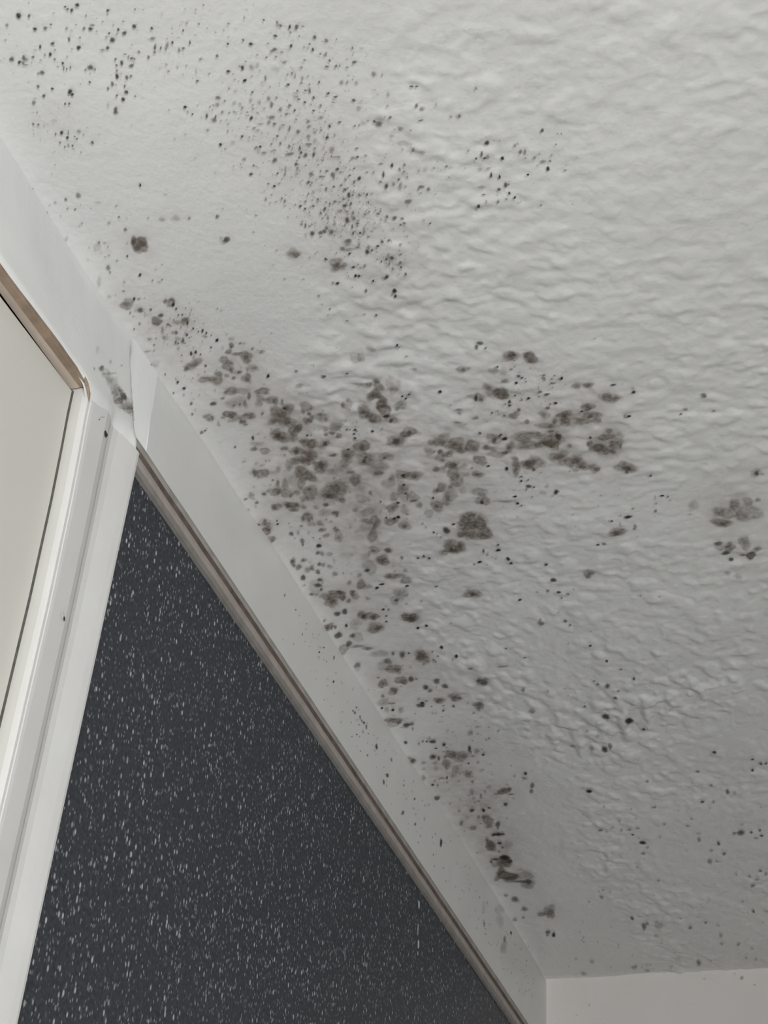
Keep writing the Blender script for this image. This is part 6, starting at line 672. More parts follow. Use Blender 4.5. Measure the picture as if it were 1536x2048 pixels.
(-11268,-1395,0.9,-3.2,4,1.4,28),(-11249,-1484,1.3,-4.7,6.5,2.2,27),(-11313,-1276,0.6,-2.3,2.3,0.8,46),(-11150,-1424,1,-3.6,5.1,1.8,30),(-11375,-1426,1.2,-4.5,6.8,2.4,30),(-11176,-1310,1.2,-4.6,5.9,2.1,39),
(-11267,-1463,0.8,-3.1,3.8,1.3,33),(-11246,-1382,1.1,-4.3,6.1,2.2,53),(-11181,-1452,1.2,-4.4,7.9,2.7,33),(-11476,-1459,1.4,-5.2,8.8,3.1,33),(-11347,-1377,1,-3.6,4.4,1.6,27),(-11311,-1255,1,-3.8,4.3,1.6,31),
(-11341,-1227,0.7,-2.7,4.1,1.5,33),(-11130,-1383,1,-3.6,3.7,1.3,45),(-11439,-1457,1.2,-4.4,3.8,1.3,39),(-11285,-1323,0.9,-3.5,3.2,1.2,42),(-11457,-1347,0.9,-3.2,3.5,1.3,26),(-11277,-1093,1.1,-4.1,4.6,1.8,48),
(-11122,-1302,1.1,-4.3,7.9,2.8,38),(-11647,-1305,1.2,-4.6,6.5,2.5,47),(-11343,-1242,0.8,-3.1,5.1,1.9,56),(-11354,-1086,0.6,-2.3,2.3,0.9,43),(-11242,-1252,1.5,-5.5,5.6,2,32),(-11109,-1234,0.8,-3,2.6,1,44),
(-11313,-1276,1,-3.8,5.7,2.1,44),(-11479,-1384,1.3,-4.8,8.6,3.1,37),(-11276,-1097,0.9,-3.3,5.1,2,49),(-11618,-1517,1.3,-4.7,4.6,1.6,47),(-11439,-1256,0.9,-3.4,3.8,1.4,51),(-11387,-1326,0.8,-3,3.5,1.3,31),
(-11351,-1331,0.6,-2.4,2.2,0.8,29),(-11341,-1405,1,-3.6,5.9,2.1,42),(-10972,-1283,1.4,-5.3,5,1.8,34),(-11517,-1232,0.9,-3.4,5.2,2,34),(-11384,-1440,0.9,-3.2,5.1,1.8,54),(-11305,-1533,0.9,-3.5,5.5,1.9,47),
(-11310,-1597,0.7,-2.5,3.1,1,48),(-11210,-1312,0.6,-2.2,3.2,1.2,58),(-11219,-1424,1.2,-4.5,5.8,2,47),(-11392,-1075,1.5,-5.5,4.9,1.9,50),(-11232,-1368,0.8,-3.1,5,1.8,60),(-11134,-1363,0.6,-2.3,3.2,1.1,42),
(-11301,-1258,1.3,-4.9,8.2,3,35),(-11340,-1193,1.3,-4.7,8.6,3.3,39),(-11150,-1471,1.3,-4.9,5,1.7,31),(-10679,-1339,0.8,-3.2,4.6,1.5,29),(-11007,-1360,1.1,-4.2,4.3,1.5,47),(-10967,-1307,1,-3.9,4.9,1.7,34),
(-10962,-1390,1.4,-5.3,6.4,2.2,28),(-10872,-1305,1.5,-5.8,6.4,2.2,55),(-11118,-1318,1.3,-5,6.3,2.2,27),(-11200,-1352,1.1,-4.3,4.9,1.7,58),(-10962,-1726,1,-3.7,6.5,2,50),(-10982,-1368,0.7,-2.8,2.8,1,28),
(-11028,-1199,0.9,-3.3,4.6,1.7,25),(-10737,-1172,0.6,-2.3,3.4,1.2,53),(-11086,-1554,0.9,-3.5,6,2,54),(-11198,-1671,0.7,-2.5,4.5,1.4,39),(-11091,-1441,1.4,-5.3,4.8,1.6,45),(-10916,-1294,0.9,-3.5,5.6,1.9,53),
(-11033,-1228,0.9,-3.5,4,1.5,57),(-11001,-1333,0.9,-3.4,5.6,1.9,32),(-11114,-1499,1.2,-4.5,4.7,1.6,29),(-10886,-1343,1,-3.8,3.4,1.2,43),(-11053,-1295,1.1,-4.1,7.5,2.7,32),(-10986,-1475,1.3,-4.8,4.8,1.6,60),
(-11185,-1154,0.8,-3,3.8,1.4,50),(-10913,-1331,1.2,-4.6,8.6,3,36),(-10898,-1319,1.5,-5.7,6,2.1,47),(-11049,-1230,0.8,-3,4.5,1.6,56),(-11000,-1535,1,-3.9,5.8,1.9,29),(-11023,-1550,1,-3.7,5.9,1.9,40),
(-11034,-1307,1.1,-4.3,6.3,2.2,43),(-10830,-1430,1,-3.8,5.8,1.9,46),(-10971,-1433,1,-3.8,7.3,2.5,51),(-10962,-1201,1.5,-5.7,7.4,2.7,55),(-10580,-1283,1.1,-4.1,4.8,1.6,54),(-11308,-1487,1.3,-4.9,8,2.8,43),
(-10971,-1403,1.4,-5.2,8.5,2.9,34),(-11048,-1501,1.1,-4,7.1,2.3,32),(-10928,-1230,0.7,-2.5,3.7,1.3,53),(-11091,-1338,1.3,-5,8.6,3,52),(-11289,-1336,1.3,-4.8,4.9,1.8,38),(-10973,-1379,0.9,-3.4,6.1,2.1,54),
(-10923,-1366,0.9,-3.6,6.3,2.2,47),(-10993,-1421,1.5,-5.6,6.2,2.1,47),(-10970,-1553,0.8,-2.9,4.5,1.5,40),(-10900,-1423,0.9,-3.3,5.2,1.7,35),(-11218,-1405,0.7,-2.8,2.8,1,49),(-11060,-1344,0.7,-2.6,4.8,1.7,46),
(-11017,-1310,1.5,-5.7,9,3.2,51),(-11021,-1288,1,-3.6,3.8,1.3,47),(-11130,-1213,1,-3.6,4.8,1.8,43),(-10939,-1461,1.2,-4.7,5.3,1.8,45),(-10902,-1163,0.9,-3.3,5.8,2.1,49),(-11209,-1202,0.9,-3.5,5.6,2.1,46),
(-11041,-1353,1,-3.7,4.3,1.5,40),(-10939,-1448,1.2,-4.6,7.3,2.4,34),(-11040,-1331,1.4,-5.3,6,2.1,40),(-11002,-1176,1.4,-5.2,7.7,2.8,44),(-10708,-1354,0.7,-2.6,3.4,1.1,38),(-11152,-1508,0.9,-3.3,5.9,2,58),
(-10834,-1439,1,-3.9,5,1.6,41),(-10971,-1217,1.1,-4.4,8.2,3,59),(-10900,-1441,1.3,-5.1,8,2.7,50),(-10969,-1403,1,-3.8,5,1.7,48),(-10696,-1118,0.8,-3.1,4,1.4,30),(-11078,-1215,0.7,-2.5,2.6,1,48),
(-11229,-1428,0.8,-3,5,1.7,51),(-11041,-1434,1,-3.8,3.4,1.2,55),(-10841,-1562,0.6,-2.3,3,0.9,44),(-11072,-1367,1.3,-4.9,5.8,2,43),(-10832,-1343,0.7,-2.7,2.7,0.9,43),(-10931,-1193,0.8,-3.1,4.1,1.5,27),
(-10899,-1289,1.1,-4.2,5.8,2,55),(-10735,-1350,0.7,-2.8,5.5,1.8,43),(-11080,-1247,1.4,-5.2,9.6,3.5,39),(-10942,-1410,1.3,-5.1,8.3,2.8,50),(-10850,-1319,0.6,-2.4,2.4,0.8,36),(-10875,-1488,1.4,-5.2,4.9,1.6,40),
(-10903,-1384,0.7,-2.6,4.8,1.6,37),(-11165,-1295,1.4,-5.2,9.5,3.4,45),(-11251,-1269,0.9,-3.5,4.1,1.5,51),(-10940,-1286,1,-3.7,5.2,1.8,38),(-11086,-1285,0.6,-2.4,4.1,1.5,27),(-11166,-1337,0.9,-3.6,3.9,1.4,28),
(-11030,-1289,1,-3.9,4.4,1.5,51),(-11025,-1374,1,-3.6,6.7,2.3,25),(-11349,-1403,0.9,-3.4,4.8,1.7,38),(-10957,-1232,1.1,-4.3,5.2,1.9,42),(-11209,-1310,0.6,-2.4,2.3,0.8,34),(-10895,-1196,1,-3.8,6.7,2.4,39),
(-10932,-1220,0.7,-2.6,4.9,1.7,54),(-10997,-1285,1.3,-5.1,8.6,3,47),(-10779,-1411,0.6,-2.4,3.8,1.3,44),(-10915,-1512,0.6,-2.3,4.3,1.4,51),(-11025,-1382,1.3,-4.8,6.2,2.1,49),(-10774,-1526,0.7,-2.5,4.4,1.4,40),
(-11086,-1476,1,-3.7,4.9,1.6,29),(-10972,-1201,0.7,-2.5,2.5,0.9,54),(-11165,-1452,0.7,-2.6,2.5,0.9,36),(-10900,-1484,1.4,-5.4,6.1,2,40),(-11250,-1325,0.7,-2.6,4.5,1.6,42),(-10875,-1419,0.9,-3.6,5.7,1.9,57),
(-11176,-1295,0.9,-3.5,5.8,2.1,29),(-11061,-1438,1.1,-4.2,4.6,1.5,37),(-10892,-1331,1.1,-4.3,6.2,2.1,39),(-11266,-1373,0.9,-3.4,4.8,1.7,42),(-10919,-1441,1.2,-4.7,5.3,1.8,34),(-11129,-1497,0.8,-3.1,2.9,1,54),
(-11053,-1214,1,-3.7,5.6,2,45),(-10789,-1533,1,-3.9,5.5,1.7,33),(-11046,-1427,0.9,-3.3,5.7,1.9,26),(-11152,-1477,1.1,-4,4.9,1.6,30),(-10867,-1521,1.3,-5,5.1,1.6,52),(-10944,-1326,1.1,-4.1,6.2,2.2,29),
(-11099,-1514,1.4,-5.2,9.5,3.1,49),(-11047,-1115,1.2,-4.7,5.6,2.1,55),(-11084,-1450,0.8,-3,2.7,0.9,44),(-10947,-1300,0.8,-3.1,3.2,1.1,42),(-10960,-1297,0.8,-3.2,4.5,1.6,56),(-10751,-1275,1.4,-5.3,8.3,2.9,44),
(-11120,-1492,1.2,-4.4,8,2.7,52),(-10987,-1349,1.4,-5.5,6.9,2.4,53),(-11566,-1209,0.7,-2.7,4.2,1.6,44),(-11936,-1158,0.7,-2.6,2.6,1.1,44),(-11210,-1400,0.9,-3.5,3.3,1.2,43),(-11451,-1378,0.6,-2.2,3.9,1.4,28),
(-11713,-1391,0.9,-3.4,2.9,1.1,21),(-12266,-1131,0.9,-3.2,4.8,2.1,40),(-11794,-1279,0.8,-3,3,1.2,33),(-11726,-1115,0.6,-2.3,3.4,1.4,30),(-11784,-1267,0.8,-2.9,3.9,1.5,44),(-11828,-1283,0.7,-2.5,2.8,1.1,38),
(-11428,-1803,1.1,-4,7.1,2.2,41),(-11702,-1362,0.8,-3,4,1.5,37),(-11996,-1291,1.1,-3.9,3.3,1.3,33),(-11690,-1368,0.6,-2.1,3.4,1.3,44),(-11676,-1357,1,-3.8,5.5,2.1,33),(-12053,-1224,1,-3.6,2.8,1.1,22),
(-11914,-1726,1,-3.6,4.2,1.4,28),(-11721,-1296,1,-3.6,3.8,1.5,35),(-11885,-1223,0.9,-3.3,4,1.6,26),(-11699,-1439,0.6,-2.2,2.3,0.8,32),(-11798,-1456,0.6,-2.3,3.3,1.2,27),(-11859,-1236,1,-3.8,3.7,1.5,26),
(-11664,-1184,1,-3.5,5.1,2,40),(-11799,-1285,1,-3.6,3.7,1.4,25),(-11958,-786,0.7,-2.7,3,1.4,43),(-11566,-1471,0.6,-2.2,3.4,1.2,40),(-11690,-1014,0.7,-2.8,3,1.2,35),(-11868,-1451,1,-3.6,3,1.1,32),
(-11736,-1260,1.1,-3.9,3.7,1.5,25),(-11639,-1784,1.1,-3.9,4.5,1.4,43),(-11397,-1316,1.1,-4.1,4.3,1.6,23),(-12083,-1421,0.9,-3.3,5.4,2.1,31),(-11736,-1235,0.7,-2.5,4.2,1.6,22),(-11555,-1275,0.5,-2,2.2,0.8,25),
(-11467,-1346,0.8,-3.2,4.4,1.6,39),(-12149,-1057,0.5,-2,1.9,0.8,22),(-11628,-1048,1.1,-4.1,5.2,2.2,24),(-11686,-1102,0.7,-2.5,4,1.6,44),(-11895,-1107,1,-3.7,4.6,1.9,25),(-11409,-1803,0.5,-1.9,3,0.9,30),
(-11605,-1382,0.6,-2.3,3.4,1.3,25),(-11596,-1413,1,-3.7,4.8,1.8,36),(-11807,-1225,0.5,-1.9,2,0.8,21),(-11564,-1144,0.7,-2.8,3.5,1.4,36),(-11680,-1170,1.1,-3.9,5.3,2.1,30),(-11929,-1214,0.7,-2.6,4.1,1.7,26),
(-11519,-1669,1,-3.9,3.9,1.3,33),(-11596,-1450,0.6,-2.2,3.4,1.2,26),(-11840,-1292,1.1,-4,4.2,1.6,22),(-11882,-1379,0.8,-3.1,3.8,1.5,43),(-11890,-1205,0.5,-1.8,2.3,0.9,27),(-12000,-1232,0.8,-2.8,2.4,1,32),
(-11933,-1115,1.1,-4,4.2,1.8,31),(-11343,-1434,0.7,-2.5,4.1,1.4,40),(-11458,-1049,0.8,-3.1,3.9,1.6,34),(-11589,-1524,0.8,-3,3.3,1.1,41),(-11873,-1204,0.6,-2.3,2.2,0.9,41),(-11888,-1750,1,-3.8,5.4,1.8,40),
(-12000,-1473,1,-3.5,3.3,1.3,40),(-11676,-1207,1.1,-4,3.3,1.3,33),(-10720,-1213,1,-3.9,7.3,2.6,53),(-10843,-1451,1,-4,4.1,1.3,54),(-10794,-1553,0.7,-2.6,4.2,1.3,48),(-10651,-1574,0.6,-2.4,4.1,1.3,27),
(-10808,-1660,1.1,-4.3,7.9,2.4,42),(-10700,-1604,0.9,-3.5,4.6,1.4,36),(-10713,-1484,1.2,-4.4,5.1,1.6,45),(-10932,-1606,0.9,-3.5,4.3,1.3,33),(-10568,-1358,1.1,-4.2,8.1,2.7,35),(-10686,-1704,0.8,-2.9,5.6,1.6,44),
(-10652,-1624,0.8,-3,3.7,1.1,41),(-10813,-1418,1.2,-4.6,6.7,2.2,39),(-10875,-1513,0.7,-2.6,3.9,1.3,32),(-10767,-1395,0.6,-2.2,2.8,0.9,41),(-10692,-1601,0.9,-3.3,4.4,1.4,32),(-11004,-1194,0.6,-2.4,3.1,1.1,46),
(-10919,-1571,1,-3.9,7.2,2.3,52),(-10641,-1319,1.3,-5.1,7.6,2.6,31),(-10822,-1478,0.6,-2.5,3.6,1.2,33),(-10996,-1566,0.8,-2.9,4.8,1.6,44),(-10938,-1518,0.9,-3.3,3.3,1.1,39),(-10637,-1671,0.6,-2.2,2.2,0.7,33),
(-10939,-1508,0.6,-2.4,3.1,1,42),(-10905,-1536,1,-3.9,6.3,2,43),(-10568,-1528,0.6,-2.4,2.4,0.8,39),(-10740,-1471,0.8,-3.2,4.5,1.5,28),(-10649,-1656,0.9,-3.5,5.4,1.6,34),(-10738,-1490,0.8,-2.9,3.4,1.1,51),
(-10902,-1362,0.8,-3.2,5.8,2,33),(-10915,-1620,0.9,-3.3,4.2,1.3,38),(-10846,-1348,1,-3.9,5.2,1.8,34),(-10893,-1559,0.9,-3.4,6.1,1.9,39),(-10776,-1166,1.3,-5,8.7,3.1,37),(-11030,-1514,0.7,-2.8,4.6,1.5,53),
(-11012,-1490,0.9,-3.2,5,1.7,32),(-10909,-1573,1.3,-4.9,6.1,1.9,46),(-10662,-1520,1.1,-4.4,5.2,1.6,43),(-10650,-1361,1.3,-5.1,5.8,1.9,52),(-10595,-1501,1.2,-4.6,8.3,2.6,37),(-11021,-1412,1.1,-4.2,6.9,2.4,42),
(-10604,-1286,1,-3.8,5.7,1.9,55),(-10504,-1411,0.8,-3.1,5.3,1.7,54),(-10658,-1299,1,-3.7,5.3,1.8,30),(-11108,-1460,1,-3.9,4.5,1.5,49),(-10808,-1375,1,-3.8,5.3,1.8,41),(-10654,-1560,1.3,-4.9,6.4,2,48),
(-10660,-1469,1.1,-4.1,6.9,2.2,50),(-10786,-1340,0.8,-3.1,4.6,1.5,26),(-10777,-1253,0.6,-2.5,3.1,1.1,51),(-10747,-1531,0.7,-2.5,2.6,0.8,28),(-10917,-1629,0.7,-2.7,3.9,1.2,46),(-10549,-1567,1.2,-4.7,5.4,1.7,46),
(-10914,-1501,1.2,-4.6,5.2,1.7,39),(-10716,-1309,1.2,-4.5,6.8,2.3,43),(-10717,-1508,0.7,-2.7,4.2,1.3,30),(-10714,-1538,0.9,-3.4,4.6,1.4,50),(-10735,-1625,0.7,-2.5,3.3,1,46),(-10497,-1278,1.2,-4.8,5.7,1.9,36),
(-10577,-1304,0.6,-2.2,3.7,1.2,27),(-10834,-1600,1,-3.7,3.7,1.2,26),(-10706,-1064,1,-3.9,7.1,2.6,27),(-10754,-1444,1.1,-4.1,4.5,1.5,33),(-11017,-1505,0.8,-2.9,4,1.3,34),(-10919,-1403,0.8,-3.1,3.5,1.2,34),
(-10767,-1424,0.8,-3,4.5,1.5,33),(-10474,-1445,0.9,-3.5,5.3,1.7,34),(-10776,-1654,1,-3.9,6.2,1.9,46),(-10897,-1356,0.8,-3.2,4.5,1.5,39),(-10940,-1362,1.1,-4.3,7.8,2.7,32),(-10682,-1502,0.6,-2.1,3.7,1.2,44),
(-12069,-669,1,-3.8,5.8,2.8,37),(-12364,-689,0.8,-2.8,3,1.5,34),(-12242,-1400,1,-3.7,5.5,2.2,22),(-11792,-592,0.9,-3.2,4,1.9,28),(-12199,-987,1.1,-4,3.3,1.5,45),(-12095,-880,0.7,-2.7,3.6,1.6,23),
(-12397,-258,0.8,-2.8,3.8,2.2,35),(-12213,-629,0.8,-2.8,4.4,2.2,37),(-11990,-736,0.8,-3.1,3.3,1.6,34),(-12165,-720,0.6,-2.3,3.1,1.5,25),(-11942,-1079,0.7,-2.6,4.3,1.8,34),(-11955,-980,0.7,-2.4,3.7,1.6,38),
(-12180,-768,0.5,-1.9,2.7,1.3,24),(-12105,-748,0.6,-2.2,2.6,1.2,44),(-12075,-617,1,-3.7,3.5,1.7,36),(-12443,-407,0.5,-1.9,2.3,1.2,30),(-12200,-867,0.9,-3.4,3.1,1.5,32),(-12108,-931,0.7,-2.4,3.8,1.7,37),
(-12067,-874,0.6,-2.3,2.4,1.1,41),(-12334,-649,0.7,-2.6,3.6,1.8,32),(-12013,-989,0.7,-2.7,3.4,1.5,21),(-11887,-1411,0.7,-2.6,2.9,1.1,24),(-12411,-361,0.6,-2.2,2.5,1.4,32),(-12286,-849,0.6,-2.3,2.1,1,38),
(-11900,-1129,0.5,-1.9,1.8,0.8,32),(-12227,-998,0.9,-3.4,4.8,2.2,38),(-11944,-1149,0.6,-2.1,2,0.8,21),(-11957,-1222,0.7,-2.7,2.3,0.9,21),(-12223,-996,1,-3.8,3,1.4,23),(-12070,-668,0.6,-2.1,2,1,36),
(-12053,-786,0.8,-3,3.4,1.6,24),(-12273,-505,0.7,-2.7,3.1,1.6,21),(-12225,-647,0.7,-2.5,2,1,42),(-12260,-564,0.8,-3,4.7,2.4,23),(-12087,-384,0.7,-2.7,3.8,2,43),(-12060,-928,0.7,-2.5,3.6,1.6,40),
(-12444,-696,0.6,-2.2,2.3,1.2,41),(-12195,-783,1.1,-4,5.6,2.7,42),(-12069,-457,1.1,-4.1,6.3,3.2,34),(-12237,-1003,1.1,-3.9,3.4,1.5,30),(-12198,-634,1,-3.6,2.9,1.4,36),(-12041,-650,0.9,-3.2,3.1,1.5,31),
(-12025,-667,0.9,-3.4,3.2,1.6,41),(-11959,-772,0.7,-2.6,2.1,1,20),(-12077,-963,0.7,-2.4,4,1.8,36),(-11961,-1069,0.6,-2.3,2.9,1.2,38),(-12263,-1197,0.7,-2.7,2.7,1.2,30),(-12207,-176,0.8,-2.9,3.9,2.2,23),
(-12369,-417,0.6,-2.2,2.8,1.5,23),(-12220,-399,0.6,-2.2,3.1,1.6,31),(-12412,-217,0.5,-1.9,1.6,0.9,21),(-12334,-263,1,-3.7,4,2.2,22),(-12276,-278,0.6,-2.3,1.8,1,23),(-12204,-406,0.6,-2.1,2.7,1.4,36),
(-12251,-246,0.9,-3.4,4.6,2.6,38),(-12288,-431,1.1,-4,4,2.1,35),(-12327,-227,0.5,-1.8,2.1,1.2,25),(-12327,-200,0.8,-3,2.4,1.3,23),(-12345,-181,1.1,-4.1,5.7,3.3,26),(-12282,-151,1,-3.7,4,2.3,38),
(-12289,-173,0.8,-2.9,3.1,1.7,40),(-12218,-392,0.5,-2,2.7,1.4,23),(-12202,-338,0.9,-3.2,4.5,2.4,29),(-12226,-235,1.1,-3.9,3.6,2,20),(-12273,-408,0.6,-2.1,1.8,1,38),(-11901,-229,0.9,-3.2,3.1,1.7,29),
(-11896,-191,1,-3.7,4,2.1,23),(-11907,-244,0.5,-2,2.7,1.4,29),(-11909,-426,0.6,-2.3,1.9,0.9,32),(-11886,-107,1,-3.7,3.6,1.9,33),(-11724,-414,1,-3.7,5.1,2.5,26),(-12052,-261,0.9,-3.4,2.7,1.5,30),
(-11767,-268,1,-3.8,6,3.1,25),(-11921,-127,0.6,-2.2,3.2,1.8,35),(-11817,-109,0.9,-3.3,4.8,2.6,29),(-11837,-240,0.6,-2.2,3.5,1.8,30),(-11951,-176,0.7,-2.6,2.4,1.3,39),(-11911,-178,0.9,-3.2,4.3,2.3,32),
(-11975,-291,1,-3.5,5.8,3.1,28),(-11953,-178,0.7,-2.7,3,1.6,33),(-11829,-114,1,-3.6,5.4,2.9,34),(-11920,-313,0.8,-3.1,3.1,1.6,26),(-11739,-341,1,-3.7,4,2,28),(-11829,-246,0.8,-3.1,5,2.6,22),
(-11735,-134,0.6,-2.4,3.8,2,27),(-11884,-129,0.7,-2.5,2.9,1.6,26),(-11893,-220,0.8,-3.1,4.7,2.5,27),(-11828,-215,0.6,-2.1,3.1,1.6,32),(-11829,-339,0.8,-3,3.3,1.7,21),(-11862,-96,1,-3.8,4.2,2.3,38),
(-11921,-358,0.6,-2.1,3.2,1.7,22),(-11898,-170,0.6,-2.1,2.4,1.3,23),(-11835,-372,1,-3.6,6,3,35),(-11966,-170,0.9,-3.4,4.6,2.5,23),(-11920,-101,0.8,-2.9,4.1,2.3,34),(-10722,-212,1.2,-4.8,4.8,2.2,29),
(-10357,-264,1.4,-5.4,6.9,3,38),(-10588,-131,0.8,-3.1,5.4,2.5,35),(-10451,-461,0.6,-2.2,3.3,1.4,28),(-10435,-288,0.8,-3.1,5.4,2.4,43),(-10597,-298,1,-3.8,4.4,1.9,39),(-10318,-84,0.7,-2.6,2.8,1.3,31),
(-10641,-185,0.6,-2.2,4.2,1.9,50),(-10468,-173,1.3,-4.9,9.7,4.4,30),(-10606,-431,1.3,-5.2,5.9,2.5,29),(-10341,-204,1.3,-5.2,10,4.5,39),(-10299,-219,0.8,-3,5,2.2,47),(-10522,-361,0.9,-3.7,5.2,2.3,36),
(-10601,-103,1.2,-4.5,5.7,2.7,42),(-10402,-231,0.9,-3.5,4.6,2,26),(-10278,-254,1.4,-5.4,10,4.4,26),(-10420,-127,0.8,-3.2,3.5,1.6,43),(-10456,-362,0.7,-2.8,2.9,1.2,25),(-10505,-320,1.2,-4.5,8,3.5,28),
(-10330,-182,1.2,-4.8,8.3,3.7,34),(-10541,-155,1,-3.7,6.6,3,33),(-10529,-506,1,-4.1,8,3.3,53),(-9983,-58,0.7,-3,5.6,2.5,29),(-10401,-115,1.3,-5,8.3,3.8,31),(-10347,-473,1,-3.9,3.9,1.6,34),
(-10392,-122,1.4,-5.4,8.4,3.8,50),(-10328,-256,1.2,-4.7,6.1,2.7,32),(-10398,-251,0.9,-3.6,5.4,2.4,37),(-10578,-225,0.6,-2.2,3.6,1.6,35),(-10571,-173,0.8,-3.1,3,1.4,34),(-10425,-185,0.6,-2.3,3.3,1.5,26),
(-10418,-355,0.9,-3.6,5.5,2.4,26),(-10159,-232,1,-4.1,6.2,2.7,35),(-10555,-362,1.2,-4.7,8.5,3.7,52),(-10611,-375,0.9,-3.6,5.4,2.4,42),(-10711,-152,1.3,-4.9,4.7,2.2,48),(-10660,-266,1.3,-5.1,4.9,2.2,39),
(-10256,-174,0.7,-2.7,4.8,2.1,40),(-10536,-323,1.3,-5,4.7,2.1,32),(-10659,-431,1.2,-4.6,5.6,2.4,27),(-10643,-371,0.6,-2.3,4.4,1.9,41),(-10277,-295,0.8,-3.4,3.6,1.5,52),(-10405,-296,0.9,-3.7,4.5,2,45),
(-10302,-232,0.9,-3.6,5.3,2.3,38),(-10817,-248,1.3,-5.1,9.3,4.3,50),(-10366,-174,0.9,-3.7,6.1,2.7,43),(-10442,-219,0.6,-2.5,2.9,1.3,47),(-10450,-279,0.8,-3,3.5,1.6,49),(-10409,-333,0.6,-2.5,5,2.2,54),
(-10579,-338,1.2,-4.6,7.9,3.5,40),(-10358,-108,1.1,-4.4,5.7,2.6,44),(-10024,-132,0.8,-3,3.7,1.6,54),(-10224,-463,1.3,-5,9.5,3.9,50),(-10510,-235,1.2,-4.6,8.3,3.7,50),(-10394,-256,1.2,-4.6,6.8,3,52),
(-10310,-323,1.1,-4.5,7.4,3.2,46),(-10479,-71,0.6,-2.4,4.6,2.1,47),(-10497,-373,0.7,-2.8,4,1.7,45),(-10184,-70,0.7,-3,3.6,1.6,19),(-10253,-194,0.6,-2.3,4.4,1.9,27),(-10479,-194,0.8,-3.2,4.1,1.8,16),
(-10351,-49,1,-4.1,7.9,3.7,28),(-10583,-95,1.2,-4.8,8.5,4,35),(-10525,-89,1.2,-4.6,7.2,3.3,22),(-10081,-114,1,-4.1,8.4,3.7,27),(-10353,-259,1.3,-5,7.1,3.1,33),(-10193,-80,0.8,-3,5.2,2.3,17),
(-10414,-266,1,-4.1,6.5,2.9,32),(-10341,-64,0.7,-2.6,4.5,2.1,32),(-10121,-128,0.7,-2.7,4.3,1.9,27),(-10384,-42,1.2,-4.9,7.3,3.4,20),(-10204,-88,0.6,-2.5,4.1,1.9,20),(-11273,-42,1,-3.7,6.5,3.3,35),
(-10986,-222,0.7,-2.7,4.7,2.2,17),(-11017,-179,0.9,-3.4,4.5,2.2,16),(-11284,-195,0.8,-2.9,4.6,2.3,27),(-11074,-74,1.1,-4.1,5,2.5,19),(-11330,-389,0.9,-3.5,3.2,1.5,18),(-11507,-195,0.7,-2.7,2.8,1.4,19),
(-8716,-554,2.1,-8.6,10.2,3.5,33),(-8818,-57,2,-8.5,17,6.7,21),(-8858,-1030,1.5,-6.4,7.4,2.3,24),(-9198,-605,1.2,-4.8,5.3,1.9,37),(-9264,-400,1.3,-5.2,6.7,2.6,26),(-9827,-713,0.8,-3.4,5.5,2,16),
(-9667,-195,1.1,-4.5,8.8,3.7,21),(-9466,-79,0.7,-3,5.1,2.1,28),(-9945,-1136,1.7,-6.6,8.2,2.7,20),(-9504,-428,1.5,-6.2,7.1,2.7,32),(-9313,-450,0.9,-3.7,8.1,3.1,36),(-9170,-781,2.2,-8.9,11.4,3.9,33),
(-9097,-646,0.7,-3.1,3.8,1.3,17),(-9407,-931,1.4,-5.7,6.8,2.3,31),(-9037,-424,1.6,-6.7,12.6,4.7,35),(-9286,-683,1.2,-4.8,5.9,2.1,27),(-8450,-577,1.8,-7.6,16.6,5.6,27),(-8941,-954,1.9,-8.1,17,5.4,20),
(-9255,-420,1.9,-7.7,12.4,4.7,40),(-9097,-182,2,-8.5,19.1,7.5,34),(-9050,-1112,1.1,-4.6,8.5,2.6,17),(-10079,-1044,1.4,-5.5,6.3,2.2,29),(-8786,-467,0.9,-3.6,5.9,2.1,35),(-9737,-1062,1.3,-5.4,8.2,2.7,16),
(-9444,-911,1.3,-5.3,6.4,2.2,26),(-9049,-499,0.9,-3.6,5.7,2.1,18),(-9327,-927,2,-8.1,13.9,4.6,19),(-9822,-633,1.6,-6.5,6.8,2.6,20),(-9652,-145,2.1,-8.5,14.5,6.1,21),(-8731,-508,1.4,-5.7,13.1,4.6,20),
(-9199,-472,0.8,-3.2,6.5,2.4,37),(-9188,-484,1.6,-6.5,8.9,3.3,30),(-8983,-899,1.1,-4.7,8.7,2.8,22),(-9421,-750,2,-8.1,14.9,5.2,37),(-9566,-578,1.7,-6.7,9.3,3.5,18),(-8700,-526,1.1,-4.7,5.8,2,34),
(-8542,-193,1.2,-5,8,3,38),(-9347,-1078,2.1,-8.7,15.4,4.9,38),(-9771,-709,1.2,-4.7,6.8,2.5,29),(-8892,-74,2.1,-8.6,17.1,6.8,21),(-8887,-547,1.4,-5.8,12.5,4.4,29),(-9735,-458,1.5,-6.1,10.9,4.3,29),
(-9542,-535,0.9,-3.7,5.7,2.1,37),(-9052,-667,1.6,-6.5,11.2,3.9,26),(-8573,-77,0.9,-3.8,5.4,2.1,22),(-9038,-343,0.9,-3.6,6.2,2.3,19),(-9768,-755,1.6,-6.4,10,3.6,30),(-9106,-165,1.8,-7.4,9.8,3.9,33),
(-10275,-726,1.5,-6.1,9.5,3.7,34),(-9109,-214,1.4,-5.8,11.3,4.4,33),(-8884,-657,2.2,-9.2,17.3,5.9,25),(-9179,-503,1.6,-6.6,12.8,4.7,30),(-9428,-843,1.8,-7.3,12.8,4.4,31),(-9815,-537,1.5,-6.1,6.7,2.6,32),
(-9588,-788,2.1,-8.5,13.5,4.8,19),(-9583,-465,1,-3.9,8.1,3.1,19),(-9443,-682,1.5,-6,13.3,4.8,17),(-9254,-551,2.2,-8.9,19.2,7,26),(-9684,-706,0.9,-3.8,5.5,2,26),(-9228,-654,1.5,-6.2,10.2,3.6,29),
